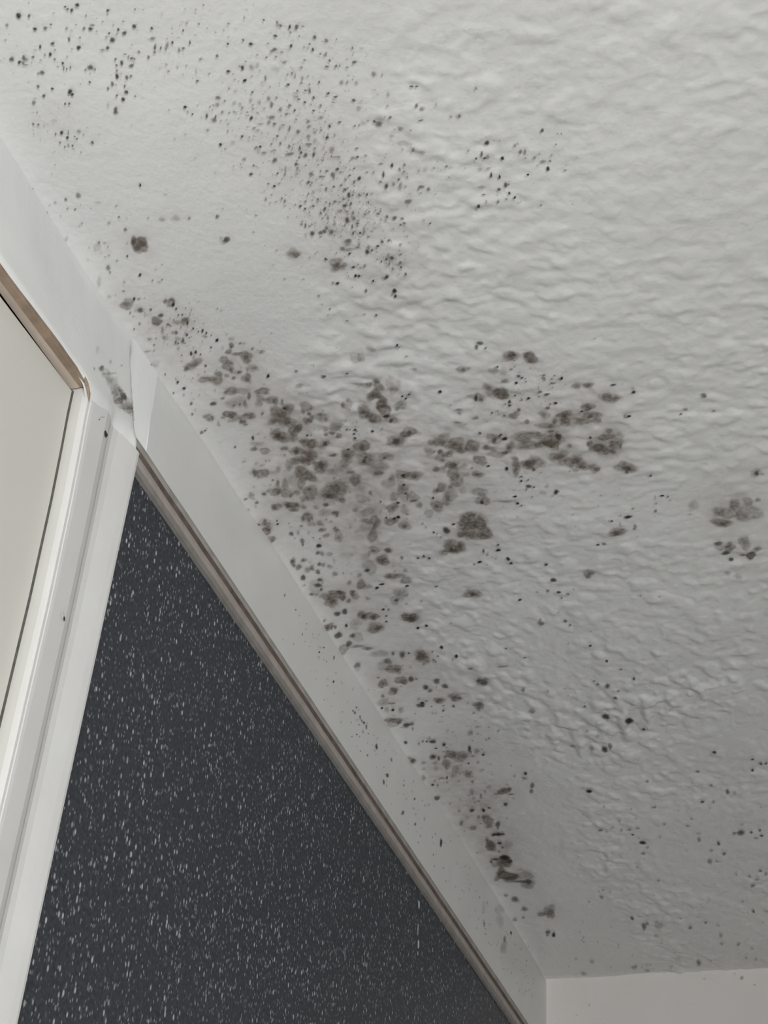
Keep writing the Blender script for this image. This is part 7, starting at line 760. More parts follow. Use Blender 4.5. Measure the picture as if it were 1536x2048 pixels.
(-9441,-927,1.2,-4.8,10.5,3.5,30),(-9009,-120,2,-8.5,9.7,3.8,31),(-9516,-436,1,-3.9,5.1,2,26),(-9508,-235,1.1,-4.6,8.1,3.3,27),(-9487,-1060,1.1,-4.3,9.4,3,29),(-9232,-288,1.8,-7.4,11.7,4.6,32),
(-9481,-332,1.6,-6.4,10.6,4.2,29),(-10166,-601,1.7,-6.9,7.4,2.9,40),(-9137,-537,1.9,-8,11.3,4.1,16),(-8811,-237,2,-8.5,9.5,3.6,19),(-9137,-539,1.2,-5,8.3,3,39),(-9975,-870,1.5,-6.1,12.3,4.4,32),
(-9000,-228,1.5,-6.1,7.4,2.9,38),(-9462,-446,1.4,-5.9,11.7,4.5,22),(-8741,-582,1.1,-4.6,6.3,2.2,28),(-8948,-677,1.8,-7.3,13.3,4.6,34),(-8572,-828,2.2,-9.4,16.2,5.1,28),(-8401,-601,1.7,-7.4,9.4,3.1,16),
(-8219,-760,1.1,-4.5,6.8,2.1,34),(-8539,-474,1.8,-7.5,18.2,6.3,31),(-8451,-287,1.8,-7.8,17.4,6.3,35),(-7645,-306,0.9,-4.2,5.8,2,28),(-7947,-533,1.2,-5.2,12.9,4.2,26),(-9576,-1161,1.3,-5.4,10.5,3.3,27),
(-8471,-479,1.8,-7.5,17.4,6,32),(-8037,-308,1.3,-5.7,9.8,3.4,34),(-8522,-871,1.5,-6.4,8.5,2.6,33),(-8066,-438,1.1,-5,9.8,3.3,26),(-9096,-693,1.9,-7.8,13.6,4.7,18),(-8627,-449,1.2,-5.1,11.8,4.2,27),
(-8896,-713,1.7,-7,8.7,2.9,21),(-8516,-632,2.1,-9,21.4,7.1,24),(-8455,-963,1.7,-7.4,8.8,2.7,34),(-8417,-722,1.9,-8.2,17.6,5.7,21),(-8748,-244,1.7,-7,12.4,4.7,20),(-8438,-711,1.5,-6.5,12.6,4.1,27),
(-9122,-605,1.7,-7,10.9,3.9,36),(-8914,-252,2.2,-9.3,19.7,7.5,34),(-9198,-719,1.1,-4.5,5.3,1.9,32),(-7859,-378,1.6,-7.1,14.4,4.8,26),(-8155,-487,1.8,-7.9,18.5,6.2,23),(-8095,-346,1.4,-6.2,12.5,4.3,34),
(-9444,-952,1.8,-7.1,15.7,5.2,26),(-8431,-230,1.2,-5.3,11.7,4.3,25),(-8876,-449,1.3,-5.4,6,2.2,22),(-7631,-659,2.3,-10,23.4,7.2,22),(-8371,-1039,0.8,-3.6,5.6,1.6,38),(-9430,-711,1.9,-7.9,9.8,3.5,28),
(-8279,-713,1.5,-6.4,14.4,4.6,22),(-8858,-645,1.1,-4.7,5.5,1.9,30),(-9075,-470,1.4,-5.6,12.5,4.6,33),(-9116,-370,1,-4.2,5.9,2.2,29),(-9403,-438,1.7,-7,7.7,2.9,39),(-8571,-453,1.9,-8.1,15.6,5.5,36),
(-8767,-507,1.4,-6.1,10.3,3.6,24),(-8771,-563,1.1,-4.7,5.9,2.1,16),(-8821,-314,1.4,-5.7,12.7,4.7,30),(-8969,-644,2.1,-8.6,13,4.5,36),(-7192,-173,1.9,-8.5,12.9,4.3,33),(-8145,-607,1.3,-5.8,9.3,3,24),
(-8125,-597,0.9,-3.9,8.7,2.8,24),(-9117,-741,2.2,-8.9,19.2,6.6,33),(-9418,-1162,2,-8.3,12.8,4,30),(-8353,-750,1.2,-5.3,10.5,3.3,15),(-8802,-694,1.4,-5.7,9.8,3.3,36),(-8834,-613,1.7,-7.3,10.1,3.5,30),
(-8517,-412,1.2,-5.2,12.3,4.4,24),(-7938,-414,1.8,-7.9,19.4,6.5,17),(-7884,-186,1.5,-6.8,14.4,5.1,32),(-8502,-655,1,-4.3,6.6,2.2,20),(-8363,-516,0.8,-3.4,6.3,2.1,34),(-8400,-614,1.9,-7.9,9.9,3.3,19),
(-5603,-296,1.8,-8.6,19.4,5.6,33),(-5331,-333,1.8,-9,18.9,5.3,41),(-4809,-320,1.5,-7.5,13.3,3.6,22),(-4799,-806,2,-10.3,25.1,6,38),(-5831,-444,1,-4.9,11.9,3.4,31),(-5442,-431,1.2,-5.8,9.4,2.6,39),
(-5578,-286,1.8,-8.6,19.6,5.7,27),(-5326,-373,0.9,-4.4,6.6,1.8,44),(-5248,-661,2,-9.7,22.9,5.9,37),(-4806,-322,1.6,-8,17.6,4.8,36),(-4868,-163,1.4,-6.9,16.4,4.6,21),(-4807,-220,2.1,-10.4,26.5,7.4,38),
(-5927,-956,1.3,-6,12.2,3,39),(-4854,-454,1.2,-5.8,14.3,3.8,38),(-5312,-656,1.7,-8.1,12.9,3.3,36),(-5040,-637,1.4,-7.1,16.6,4.2,30),(-5036,-280,1.8,-9,21.2,5.9,21),(-6147,-515,1.6,-7.5,12.4,3.5,44),
(-4805,-189,1.4,-7.1,12.6,3.5,27),(-5067,-285,0.9,-4.4,11.2,3.1,37),(-5521,-182,2,-9.6,23.8,7,32),(-5794,-728,1.2,-5.7,8.6,2.2,38),(-5711,-670,0.9,-4.6,12,3.2,24),(-5557,-708,1.6,-7.7,11.9,3.1,29),
(-5478,-485,0.9,-4.2,8.9,2.4,41),(-5646,-452,0.9,-4.4,12.3,3.4,41),(-5579,-505,1.7,-8.4,12.1,3.3,24),(-5070,-413,1.7,-8.6,23.8,6.4,27),(-4373,-353,2,-10.5,33.1,8.7,34),(-4527,-336,1.6,-8.4,25,6.6,39),
(-6267,-148,1.4,-6.5,13.2,4.1,36),(-5579,-691,1.9,-9.5,17.7,4.6,42),(-5267,-588,0.8,-4.2,10.3,2.7,35),(-4961,-577,1.7,-8.5,23.8,6.1,24),(-5771,-533,1.1,-5.2,9.5,2.6,29),(-5721,-641,1.2,-5.8,8.7,2.3,40),
(-5838,-788,1.7,-8.4,12.6,3.3,27),(-5554,-267,1.8,-8.9,15.7,4.5,20),(-5402,-335,0.9,-4.2,10.2,2.9,35),(-5481,-372,1.5,-7.3,16.8,4.7,28),(-5113,-268,1.4,-7.1,14.8,4.1,35),(-5654,-503,1.5,-7.5,13.8,3.8,39),
(-4784,-131,1.7,-8.8,25.4,7.2,33),(-4866,-968,1.8,-8.9,18.9,4.3,27),(-5558,-431,1,-5,7.9,2.2,36),(-4755,-592,1.4,-7,14.4,3.6,21),(-3515,-188,1.3,-7.2,11.9,3.1,45),(-3965,-296,1.9,-10.1,16.4,4.2,43),
(-4248,-307,1,-5.1,15,3.9,44),(-4421,-550,1,-5,14.6,3.7,33),(-4869,-624,1.7,-8.8,15.7,4,24),(-3990,-295,1.3,-6.9,22.9,5.9,21),(-4590,-420,1,-5.1,15.9,4.2,25),(-4907,-356,1.5,-7.4,15.6,4.2,24),
(-4813,-467,1.8,-9.1,26.6,7,22),(-4403,-135,2.4,-12.3,32.4,9,25),(-4417,-285,1.7,-8.7,14.4,3.9,23),(-4681,-200,1.2,-6,15.2,4.2,28),(-4542,-367,2.2,-11.3,26.3,6.9,24),(-3480,-230,1.2,-6.5,15.6,4,22),
(-4116,-212,1.7,-9.1,24.8,6.6,24),(-3795,-44,1.2,-6.6,10.9,3,37),(-4660,-709,2.2,-11.3,21.3,5.2,28),(-4936,-368,1.8,-9.3,22.6,6.1,26),(-4226,-224,0.9,-4.8,12.5,3.4,22),(-4708,-854,1.1,-5.3,17,4,36),
(-4177,-405,1.4,-7.4,15.8,4,22),(-4324,-272,1.6,-8.2,19.6,5.2,26),(-4387,-700,1.6,-8.4,25.1,6,29),(-5045,-665,1.4,-6.9,19,4.8,29),(-3920,-160,1,-5.4,15.7,4.2,26),(-4764,-123,1.8,-9.2,28.3,8,38),
(-5093,-566,1.9,-9.7,29.3,7.6,35),(-4942,-464,1.7,-8.5,26.3,7,28),(-3858,-116,1.3,-7.2,20.9,5.6,36),(-4252,-380,1.8,-9.6,21.8,5.6,37),(-4463,-243,2,-10.2,32.9,8.9,22),(-4957,-398,1.8,-9.2,21.5,5.8,33),
(-4023,-551,1.5,-8.1,24.8,6,37),(-5373,-1073,0.9,-4.5,8.1,1.9,26),(-4985,-821,1.2,-5.9,13.7,3.3,42),(-4942,-556,2.3,-11.4,35.1,9.1,22),(-4299,-432,1.8,-9.5,27.6,7.1,27),(-5238,-905,1,-4.7,11.9,2.9,38),
(-4246,-563,1.3,-6.7,11.6,2.9,24),(-4250,-176,1,-5.1,14.1,3.8,40),(-3872,-218,2.5,-13.1,29.5,7.7,33),(-4462,-362,2.3,-11.7,33.8,8.9,38),(-9322,-1832,1.2,-4.9,5.6,1.4,32),(-9833,-1797,0.6,-2.6,3.2,0.8,44),
(-9652,-2079,1,-4,4.4,1,36),(-9653,-1784,0.6,-2.5,2.8,0.7,39),(-9414,-1832,0.7,-2.7,3.1,0.8,49),(-9471,-2221,1.2,-4.7,5.7,1.2,48),(-9265,-1702,1,-4,7.3,1.9,57),(-9463,-2073,0.9,-3.4,4,0.9,47),
(-9187,-1962,0.8,-3.3,3.6,0.8,57),(-9341,-2051,0.9,-3.7,4.2,0.9,53),(-9545,-1982,1,-3.9,4.7,1.1,46),(-9356,-2076,0.9,-3.5,6,1.3,50),(-9493,-2130,0.8,-3.2,4.1,0.9,52),(-9393,-1882,0.7,-2.8,4.4,1.1,55),
(-9413,-1665,0.9,-3.6,6.3,1.7,38),(-9370,-1716,0.6,-2.5,4,1,38),(-9320,-1906,0.7,-2.8,5,1.2,31),(-9325,-1959,0.7,-2.8,5.8,1.3,51),(-9500,-2061,0.7,-2.7,3.9,0.9,45),(-9688,-2197,1.1,-4.5,4.7,1,31),
(-9329,-1851,0.6,-2.3,3.4,0.8,34),(-9521,-2079,0.8,-3.1,3.9,0.9,55),(-9307,-2091,0.7,-2.9,3.9,0.9,60),(-9734,-1981,0.8,-3.1,6.8,1.6,59),(-9569,-1923,0.6,-2.3,4,1,45),(-9801,-2453,1.1,-4.3,5.6,1.1,60),
(-9499,-1952,0.7,-2.8,6.1,1.5,54),(-9704,-2022,0.6,-2.2,4.8,1.1,39),(-9655,-2055,0.9,-3.5,5.8,1.3,58),(-9581,-2097,1.1,-4.5,5.7,1.3,40),(-9418,-1947,0.8,-3.4,3.6,0.8,59),(-9612,-2097,0.6,-2.4,3.2,0.7,53),
(-9392,-1943,0.9,-3.4,6.1,1.4,34),(-9347,-1790,1.1,-4.4,6.8,1.7,60),(-9176,-1903,0.6,-2.5,5.6,1.3,46),(-9144,-2061,1.2,-4.8,6,1.3,56),(-9462,-2140,1.1,-4.4,8.4,1.8,47),(-9392,-1847,1.1,-4.6,9.1,2.2,58),
(-9319,-2158,1,-4.2,5.6,1.2,31),(-9581,-2245,1,-4.1,5.9,1.2,43),(-6432,-306,1.3,-6.3,15.2,4.6,32),(-6117,-395,1.5,-7.1,11.9,3.5,30),(-7199,-914,1.5,-6.6,16.5,4.6,44),(-6868,-571,0.7,-3.3,6.2,1.8,32),
(-5866,-114,1,-4.7,13.7,4.2,36),(-6419,-92,0.7,-3.3,7.8,2.5,35),(-6652,-99,1,-4.8,12.9,4.2,21),(-6451,-51,1.4,-6.5,9.6,3.1,34),(-6670,-397,1.3,-6.2,11.4,3.5,36),(-6000,-109,1.2,-5.7,13.4,4.2,32),
(-5933,-207,1.5,-7.2,13,3.9,25),(-6639,-278,0.7,-3.4,4.9,1.5,36),(-6369,-571,1.2,-5.6,15.2,4.3,41),(-5832,-467,1.3,-6.1,14.7,4.1,29),(-5999,-123,0.9,-4.2,10,3.1,36),(-7184,-468,0.6,-2.8,4.4,1.4,22),
(-6525,-406,1.3,-6.2,14,4.2,36),(-6049,-216,1.6,-7.7,15.1,4.6,27),(-5993,-291,1.3,-6.3,13.6,4,36),(-6513,-282,0.8,-3.5,7.4,2.3,45),(-6706,-566,1.3,-6.2,10,2.9,33),(-5985,-246,0.7,-3.3,5.1,1.5,23),
(-6212,-98,0.8,-3.6,10.3,3.3,45),(-6315,-296,0.8,-3.9,10.7,3.2,20),(-5908,-485,1.5,-7,13.3,3.7,38),(-6078,-546,1.6,-7.5,19.3,5.4,40),(-6728,-414,1.2,-5.5,14.7,4.5,34),(-8307,-2186,1.1,-4.6,9.7,1.9,37),
(-8448,-2343,0.7,-2.9,6.1,1.1,47),(-8240,-2536,0.8,-3.5,8.1,1.3,25),(-8278,-1762,0.7,-3,6.2,1.4,45),(-8844,-1628,0.6,-2.7,3.9,1,35),(-8695,-2082,1.1,-4.7,10.7,2.2,38),(-8781,-1944,0.9,-3.6,7.2,1.6,46),
(-8496,-1998,0.6,-2.5,5.2,1.1,45),(-7986,-2020,1,-4.4,6.3,1.3,29),(-8694,-1742,0.7,-2.8,6.4,1.5,30),(-8743,-2305,0.6,-2.6,5.3,1,39),(-8462,-2175,0.8,-3.4,5,1,46),(-8058,-1537,0.6,-2.6,6.3,1.5,25),
(-8906,-1893,0.8,-3.1,5.8,1.3,35),(-8142,-2350,0.9,-3.7,8.4,1.5,26),(-8262,-1974,1.1,-4.5,5.4,1.1,26),(-8319,-1668,1.1,-4.6,10.6,2.5,31),(-8602,-1926,1,-4.2,8.5,1.9,27),(-8440,-1603,0.9,-3.6,6.8,1.7,42),
(-8335,-1590,1.1,-4.6,9.4,2.3,30),(-8255,-2013,1.1,-4.8,8.2,1.7,47),(-8383,-2324,0.8,-3.3,7.1,1.3,38),(-8409,-2220,0.9,-4,8.2,1.6,41),(-8134,-2004,0.8,-3.6,7.5,1.5,44),(-8205,-1929,0.7,-3.1,7.7,1.6,37),
(-8412,-1170,1.1,-4.5,10.2,2.9,38),(-8227,-2054,0.6,-2.7,4.6,0.9,36),(-8522,-1116,0.9,-3.8,5.2,1.5,29),(-8662,-1806,0.8,-3.4,6,1.4,35),(-8689,-1791,0.6,-2.5,4.4,1,31),(-3607,-1494,1.5,-8.1,28.1,5,39),
(-3799,-1572,0.8,-4.5,13.3,2.3,25),(-2329,-1268,1,-5.8,20.4,3.6,34),(-3073,-1988,1.2,-6.6,15.4,2.2,34),(-4002,-1646,1.7,-8.9,21.5,3.7,29),(-4083,-2034,1,-5.1,16.9,2.5,26),(-2466,-2357,1.7,-9.3,32.8,3.8,40),
(-3774,-1548,1,-5.4,10.5,1.9,31),(-3898,-2305,1.7,-9,28,3.7,34),(-3607,-1540,1.7,-9,28.7,5,24),(-3667,-2553,1.1,-5.7,17.4,2,31),(-3998,-1829,1.4,-7.2,23.7,3.8,42),(-3042,-1386,1.5,-8.2,24.5,4.4,22),
(-3173,-1497,1.4,-7.7,15.5,2.7,27),(-2336,-1769,1.3,-7.5,26.5,4,36),(-4231,-1579,1.1,-5.8,13.7,2.5,36),(-1515,-1894,1.7,-10,37.5,5.1,22),(-3309,-2219,0.9,-4.6,13.2,1.7,29),(-1878,-2017,1.3,-7.5,22,2.9,33),
(-4113,-1432,1.5,-7.7,22.1,4.2,41),(-2954,-1154,0.9,-4.7,8.8,1.7,31),(-3638,-1821,1.7,-9.2,20,3.2,32),(-2835,-500,0.9,-5.1,11.2,2.6,36),(-2492,-1490,0.9,-4.9,17.7,3,31),(-3418,-1612,1.7,-9.2,17.2,2.9,37),
(-2527,-2375,1.1,-5.9,21.8,2.5,31),(-3224,-1971,1,-5.2,18.8,2.7,29),(-2834,-2225,1.1,-6,16.8,2.1,30),(-2126,-1541,1.2,-7.1,15.3,2.5,33),(-3667,-1413,1.5,-8,19.9,3.7,25),(-3168,-2129,1,-5.6,14.1,1.9,30),
(-1186,-1868,1,-6.3,19.4,2.6,35),(-2303,-2143,0.9,-4.9,14.1,1.8,38),(-4404,-2732,0.8,-4.1,10,1.1,37),(-1605,-736,1.3,-7.6,27.8,5.6,22),(-2268,-1141,1.6,-9.3,25.9,4.8,41),(-3894,-2037,1.5,-7.6,19.6,2.9,23),
(-3847,-2726,1.6,-8.4,17.5,1.8,39),(-2715,-2404,1,-5.7,15.8,1.8,30),(-3428,-1439,1.5,-8.2,24,4.3,27),(-2419,-1908,1.1,-6,15.9,2.3,33),(-5153,-2311,1,-4.7,9.5,1.3,33),(-2883,-2558,0.8,-4.1,12,1.3,35),
(-1296,-344,1.1,-6.6,12.5,2.7,23),(-1524,-1706,1.5,-8.9,23.4,3.4,42),(-581,-1505,1.4,-9.1,28.7,4.3,31),(-1554,-733,1.5,-8.9,20.3,4.1,26),(-932,-1417,1.2,-7.3,18.9,3,20),(-1563,-1536,1,-5.7,19.1,3,33),
(-864,-1417,1.5,-9.2,35.6,5.6,26),(-1045,-640,1.5,-9.1,35.1,7,27),(-1445,-1374,1.8,-10.9,38.1,6.3,25),(-556,-1062,1.9,-12.2,41,7.1,16),(-1095,-632,1.5,-9.3,23.2,4.7,33),(-1018,-51,1.1,-7.1,26.7,6.2,26),
(-1170,-662,1.9,-11.7,36,7.2,26),(-585,-755,1.1,-7.1,20.8,3.9,20),(-618,-1825,0.8,-5.2,17.9,2.4,17),(-1077,-1807,1.1,-6.8,21,2.9,21),(-1329,-1281,1.8,-11.3,22.1,3.7,16),(-1283,-2096,1.1,-6.6,21.6,2.7,22),
(-1024,-785,1.4,-8.9,29.3,5.6,32),(-281,-1167,1.4,-9.3,36.8,6.1,25),(-1551,-2361,1.2,-7.4,20.2,2.2,34),(-1312,-654,1.7,-10.5,32.9,6.6,25),(-1272,-1083,1.2,-7.6,14.3,2.6,29),(-1519,-1873,1.9,-11.3,39.2,5.4,17),
(-121,-2271,1.6,-10.7,25.3,2.7,19),(-1606,-1311,0.8,-5,14.9,2.5,19),(-1289,-1874,0.8,-4.9,13.5,1.8,15),(-1282,-2481,1.6,-9.5,18.2,1.9,34),(-214,-1103,1.6,-10.8,35.1,5.9,17),(-105,-1205,0.9,-6.1,17.5,2.8,34),
(-820,-963,1.5,-9.7,26.1,4.7,31),(-349,-342,1.7,-11.4,26.8,5.6,26),(-888,-976,1.8,-11.6,30.7,5.5,27),(-854,-2289,0.9,-5.8,19.7,2.2,24),(-936,-842,1,-6.2,23,4.3,27),(-1678,-1409,1.3,-7.5,22.5,3.7,21),
(-1394,-992,1.7,-10.4,25.7,4.7,23),(-828,-1456,1,-6.5,12.8,2,23),(-369,-163,0.9,-5.6,23.3,5.1,17),(-11163,-1920,0.7,-2.5,3.7,1.1,29),(-11002,-1885,0.9,-3.6,5.8,1.7,45),(-10707,-1711,0.7,-2.9,4.2,1.2,27),
(-10885,-1467,0.7,-2.6,3.5,1.2,43),(-10998,-1525,0.9,-3.3,4.1,1.3,38),(-11198,-1775,1.1,-4.3,4.1,1.3,41),(-11318,-1853,0.8,-3,4.7,1.4,21),(-11379,-1769,0.8,-2.8,4.4,1.4,37),(-11101,-1564,0.8,-3.1,3.1,1,33),
(-11140,-1846,0.8,-3,5.2,1.5,20),(-11136,-1936,0.7,-2.8,4.4,1.2,34),(-10932,-1761,0.8,-3,5.4,1.6,45),(-11312,-1848,0.9,-3.5,6.1,1.8,24),(-10697,-1903,0.5,-2,3,0.8,30),(-11110,-2022,0.6,-2.4,2.3,0.6,32),
(-11138,-1678,0.9,-3.3,3.1,1,29),(-11148,-1907,0.6,-2.3,2.5,0.7,43),(-11140,-1950,0.7,-2.7,3.3,0.9,42),(-11193,-2173,1,-3.9,6,1.5,23),(-11049,-1905,1,-3.7,4.6,1.3,21),(-11164,-1786,1.1,-4,4.2,1.3,37),
(-11020,-1764,0.7,-2.6,3.2,0.9,39),(-11426,-1975,0.6,-2.2,2.3,0.7,29),(-10929,-1735,1,-3.8,3.4,1,33),(-10889,-1862,0.7,-2.7,3.7,1,43),(-11225,-1855,1.1,-4.2,4.7,1.4,25),(-11305,-1722,1,-3.6,4.9,1.5,38),
(-10673,-1508,1,-3.9,6.9,2.2,33),(-11095,-1981,1.1,-4.2,5.5,1.5,44),(-10845,-1677,0.9,-3.4,5,1.5,41),(-11124,-2382,0.8,-3.2,4.5,1,33),(-10767,-2526,1,-3.8,6.4,1.3,36),(-10964,-2415,0.7,-2.5,2.5,0.6,33),
(-10977,-2161,0.5,-2,2.1,0.5,44),(-11129,-2200,0.7,-2.7,3.4,0.9,35),(-10804,-2373,1,-3.7,5.9,1.3,44),(-11208,-2423,0.7,-2.8,4.4,1,32),(-10944,-2447,0.9,-3.4,5.5,1.2,26),(-11097,-2337,0.8,-2.8,3,0.7,31),
(-10846,-2282,0.9,-3.3,6,1.4,35),(-11036,-2343,0.5,-2,2.1,0.5,29),(-10988,-2257,0.9,-3.5,4.4,1.1,35),(-11148,-2348,0.7,-2.8,2.6,0.6,35),(-11096,-2513,0.6,-2.4,3.7,0.8,35),(-11122,-2069,0.9,-3.2,5.7,1.5,45),
(-11051,-2607,0.8,-3.1,5.3,1.1,29),(-10755,-2342,0.7,-2.8,2.6,0.6,40),(-10950,-2371,1,-3.6,4,0.9,42),(-10799,-2208,0.7,-2.7,4,1,39),(-11167,-2305,0.8,-3.1,3.2,0.8,30),(-6695,-1933,0.9,-3.9,5.9,1.1,40),
(-5435,-1851,1.2,-6,13.3,2.3,38),(-6030,-2109,0.7,-3.2,7.7,1.3,29),(-5774,-1827,1.1,-5.2,12.9,2.4,32),(-5605,-1530,1,-4.7,11.2,2.3,28),(-5099,-1972,0.8,-4,10.5,1.7,29),(-6018,-1901,1.2,-5.4,12.3,2.2,25),
(-5301,-1196,0.8,-3.8,10.9,2.4,25),(-6536,-1280,0.7,-3.4,9.8,2.3,39),(-4991,-2119,0.6,-3.2,8.6,1.3,46),(-6390,-1768,0.7,-3,8.1,1.6,46),(-3991,-1223,1.2,-6.2,11.1,2.2,47),(-6089,-2172,0.7,-3.5,6,1,37),
(-5343,-2796,0.7,-3.6,9.5,1,34),(-6658,-2362,0.9,-4.1,10.3,1.6,39),(-6130,-1511,1.1,-5.3,12.6,2.7,37),(-6203,-2293,1.1,-5,8.2,1.3,34),(-6753,-1669,1.2,-5.6,15.8,3.3,41),(-6886,-1859,1.1,-4.9,12.7,2.5,36),
(-6841,-1331,0.8,-3.5,4.9,1.1,30),(-6558,-1233,1.2,-5.4,9.4,2.2,29),(-6035,-1521,0.8,-3.7,8.1,1.7,42),(-5859,-1954,0.9,-4.3,9.8,1.7,29),(-7171,-1687,1.2,-5.3,14.3,3.1,41),(-5569,-2157,0.8,-3.8,7.3,1.1,27),
(-7357,-1795,0.8,-3.4,5.4,1.1,50),(-6789,-1263,0.8,-3.5,9.6,2.3,43),(-6306,-1594,0.9,-4.2,5.9,1.2,30),(-6623,-1917,0.7,-3.4,6.3,1.2,49),(-5380,-1891,1,-4.7,7.2,1.3,39),(-9758,-430,1.1,-4.3,9.2,3.7,26),
(-9847,-250,1,-4.2,4.9,2.1,23),(-10128,-485,0.9,-3.8,3.8,1.5,35),(-9857,-267,1.6,-6.6,13.8,5.7,29),(-9537,-467,1.6,-6.3,6.6,2.5,22),(-10009,-594,0.9,-3.6,7.4,2.9,20),(-9609,-267,1.8,-7.3,13.5,5.5,15),
(-9821,-459,1.4,-5.7,12,4.8,18),(-10253,-503,0.7,-2.9,5.6,2.3,23),(-9933,-91,1.3,-5.3,8.9,3.9,16),(-10066,-412,1.6,-6.3,11.6,4.7,31),(-10511,-522,1.5,-6,10.2,4.3,24),(-9160,-835,0.8,-3.3,3.7,1.2,30),
(-9783,-520,0.9,-3.8,3.9,1.5,19),(-9922,-237,1,-4,8,3.4,40),(-9856,-480,1.5,-5.9,6.9,2.7,27),(-10075,-311,1.5,-6.2,7.5,3.2,35),(-10139,-605,0.8,-3.1,3.4,1.3,35),(-9863,-500,1.4,-5.7,10.6,4.2,37),
(-9791,-373,0.8,-3.2,5.7,2.3,24),(-10061,-458,1.4,-5.5,7,2.9,26),(-10446,-371,0.9,-3.5,6.2,2.7,16),(-9606,-272,0.8,-3.3,6.6,2.7,37),(-9642,-209,1.4,-5.8,12.5,5.2,27),(-9615,-54,1.1,-4.6,6.8,2.9,36),
(-10039,-490,1.4,-5.6,11.7,4.7,25),(-10227,-333,1.5,-5.8,8,3.4,25),(-9638,-284,1.1,-4.4,8.5,3.4,16),(-10030,-485,1.6,-6.5,12.3,4.9,24),]

gx = np.linspace(TX0, TX1, 1080); gt = np.linspace(0, 1, 580)
GX = np.repeat(gx[:, None], len(gt), 1)
GY = TY0 + (wall_top(gx)[:, None] - TY0) * gt[None, :]
P = np.stack([GX, GY, ceil_z(GX, GY)], -1)
st = stain_at(GX, GY)
for (bx, by, ux, uy, vx, vy, ba) in BLOTCHES:            # brownish bloom around each colony
    bx, by = bx * 1e-4, by * 1e-4
    ex = (abs(ux) + abs(vx)) * 1e-4 * 1.5; ey_ = (abs(uy) + abs(vy)) * 1e-4 * 1.5
    i0, i1 = np.searchsorted(gx, [bx - 3 * ex, bx + 3 * ex])
    if i1 <= i0: continue
    g = 0.0021 * ba * np.exp(-0.5 * (((GX[i0:i1] - bx) / ex) ** 2 + ((GY[i0:i1] - by) / ey_) ** 2))
    st[i0:i1] = 1 - (1 - st[i0:i1]) * (1 - g)
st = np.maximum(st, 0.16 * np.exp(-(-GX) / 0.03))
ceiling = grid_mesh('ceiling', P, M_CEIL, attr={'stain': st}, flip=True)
# the rest of the ceiling, level, joined to the same object
bm = bmesh.new(); bm.from_mesh(ceiling.data)
for (x0, y0, x1, y1) in ((ROOM_X0, ROOM_Y0, TX1, TY0), (ROOM_X0, TY0, TX0, 0.02)):
    vv = [bm.verts.new((x, y, H)) for x, y in ((x0, y0), (x0, y1), (x1, y1), (x1, y0))]
    bm.faces.new(vv)
bm.to_mesh(ceiling.data); bm.free()
tag(ceiling, 'white textured ceiling spotted all over with dark mould', 'ceiling', kind='structure')

# ------------------------------------------------------------------ mould on the ceiling
def patch_geo(entry, seed, small, zoff):
    x, y, ux, uy, vx, vy, a = entry
    x *= 1e-4; y *= 1e-4; ux *= 1e-4; uy *= 1e-4; vx *= 1e-4; vy *= 1e-4; a *= 0.01
    r = random.Random(seed)
    n = 9 if small else 16
    ph = [r.uniform(0, 6.28) for _ in range(4)]
    am = (0.14, 0.09, 0.06, 0.04)
    radii = (0.62, 1.25) if small else (0.5, 0.94, 1.34)
    style = r.random()
    if small: cov = (1.0, 0.92, 0.0)
    elif style < 0.35: cov = (0.80, 0.72, 0.86, 0.0)        # darker rim
    else: cov = (1.12, 0.88, 0.66, 0.0)
    vs_, cv = [(x, y)], [a * cov[0]]
    for k, rr in enumerate(radii):
        for i in range(n):
            t = 2 * math.pi * i / n
            w = 1 + sum(am[j] * math.sin((j + 2) * t + ph[j]) for j in range(4)) + r.uniform(-.07, .07)
            c, s_ = math.cos(t) * rr * w, math.sin(t) * rr * w
            vs_.append((x + c * ux + s_ * vx, y + c * uy + s_ * vy)); cv.append(a * cov[k + 1])
    fs = [(0, 1 + (i + 1) % n, 1 + i) for i in range(n)]
    for k in range(len(radii) - 1):
        b0 = 1 + k * n; b1 = b0 + n
        for i in range(n):
            j = (i + 1) % n
            fs.append((b0 + i, b0 + j, b1 + j, b1 + i))
    return vs_, fs, cv, a

def to_ceiling(v2, zoff):
    a = np.array(v2); yt = wall_top(a[:, 0]) - 0.0004
    a[:, 1] = np.minimum(a[:, 1], yt); a[:, 0] = np.minimum(a[:, 0], -0.0004)
    z = ceil_z(a[:, 0], a[:, 1]) - zoff
    return np.column_stack([a, z])

def finish_patch(name, V, F, C, Tn, parent):
    me = bpy.data.meshes.new(name)
    me.from_pydata([tuple(map(float, p)) for p in V], [], F)
    me.update()
    a = me.attributes.new('cover', 'FLOAT', 'POINT'); a.data.foreach_set('value', np.array(C, np.float32))
    a = me.attributes.new('tone', 'FLOAT', 'POINT'); a.data.foreach_set('value', np.array(Tn, np.float32))
    return link(name, me, M_MOULD, parent, True)

def tone_of(a, small):
    return max(0.0, min(1.0, (a - 0.35) / 0.45)) if small else max(0.0, min(0.5, (a - 0.6) / 0.6))


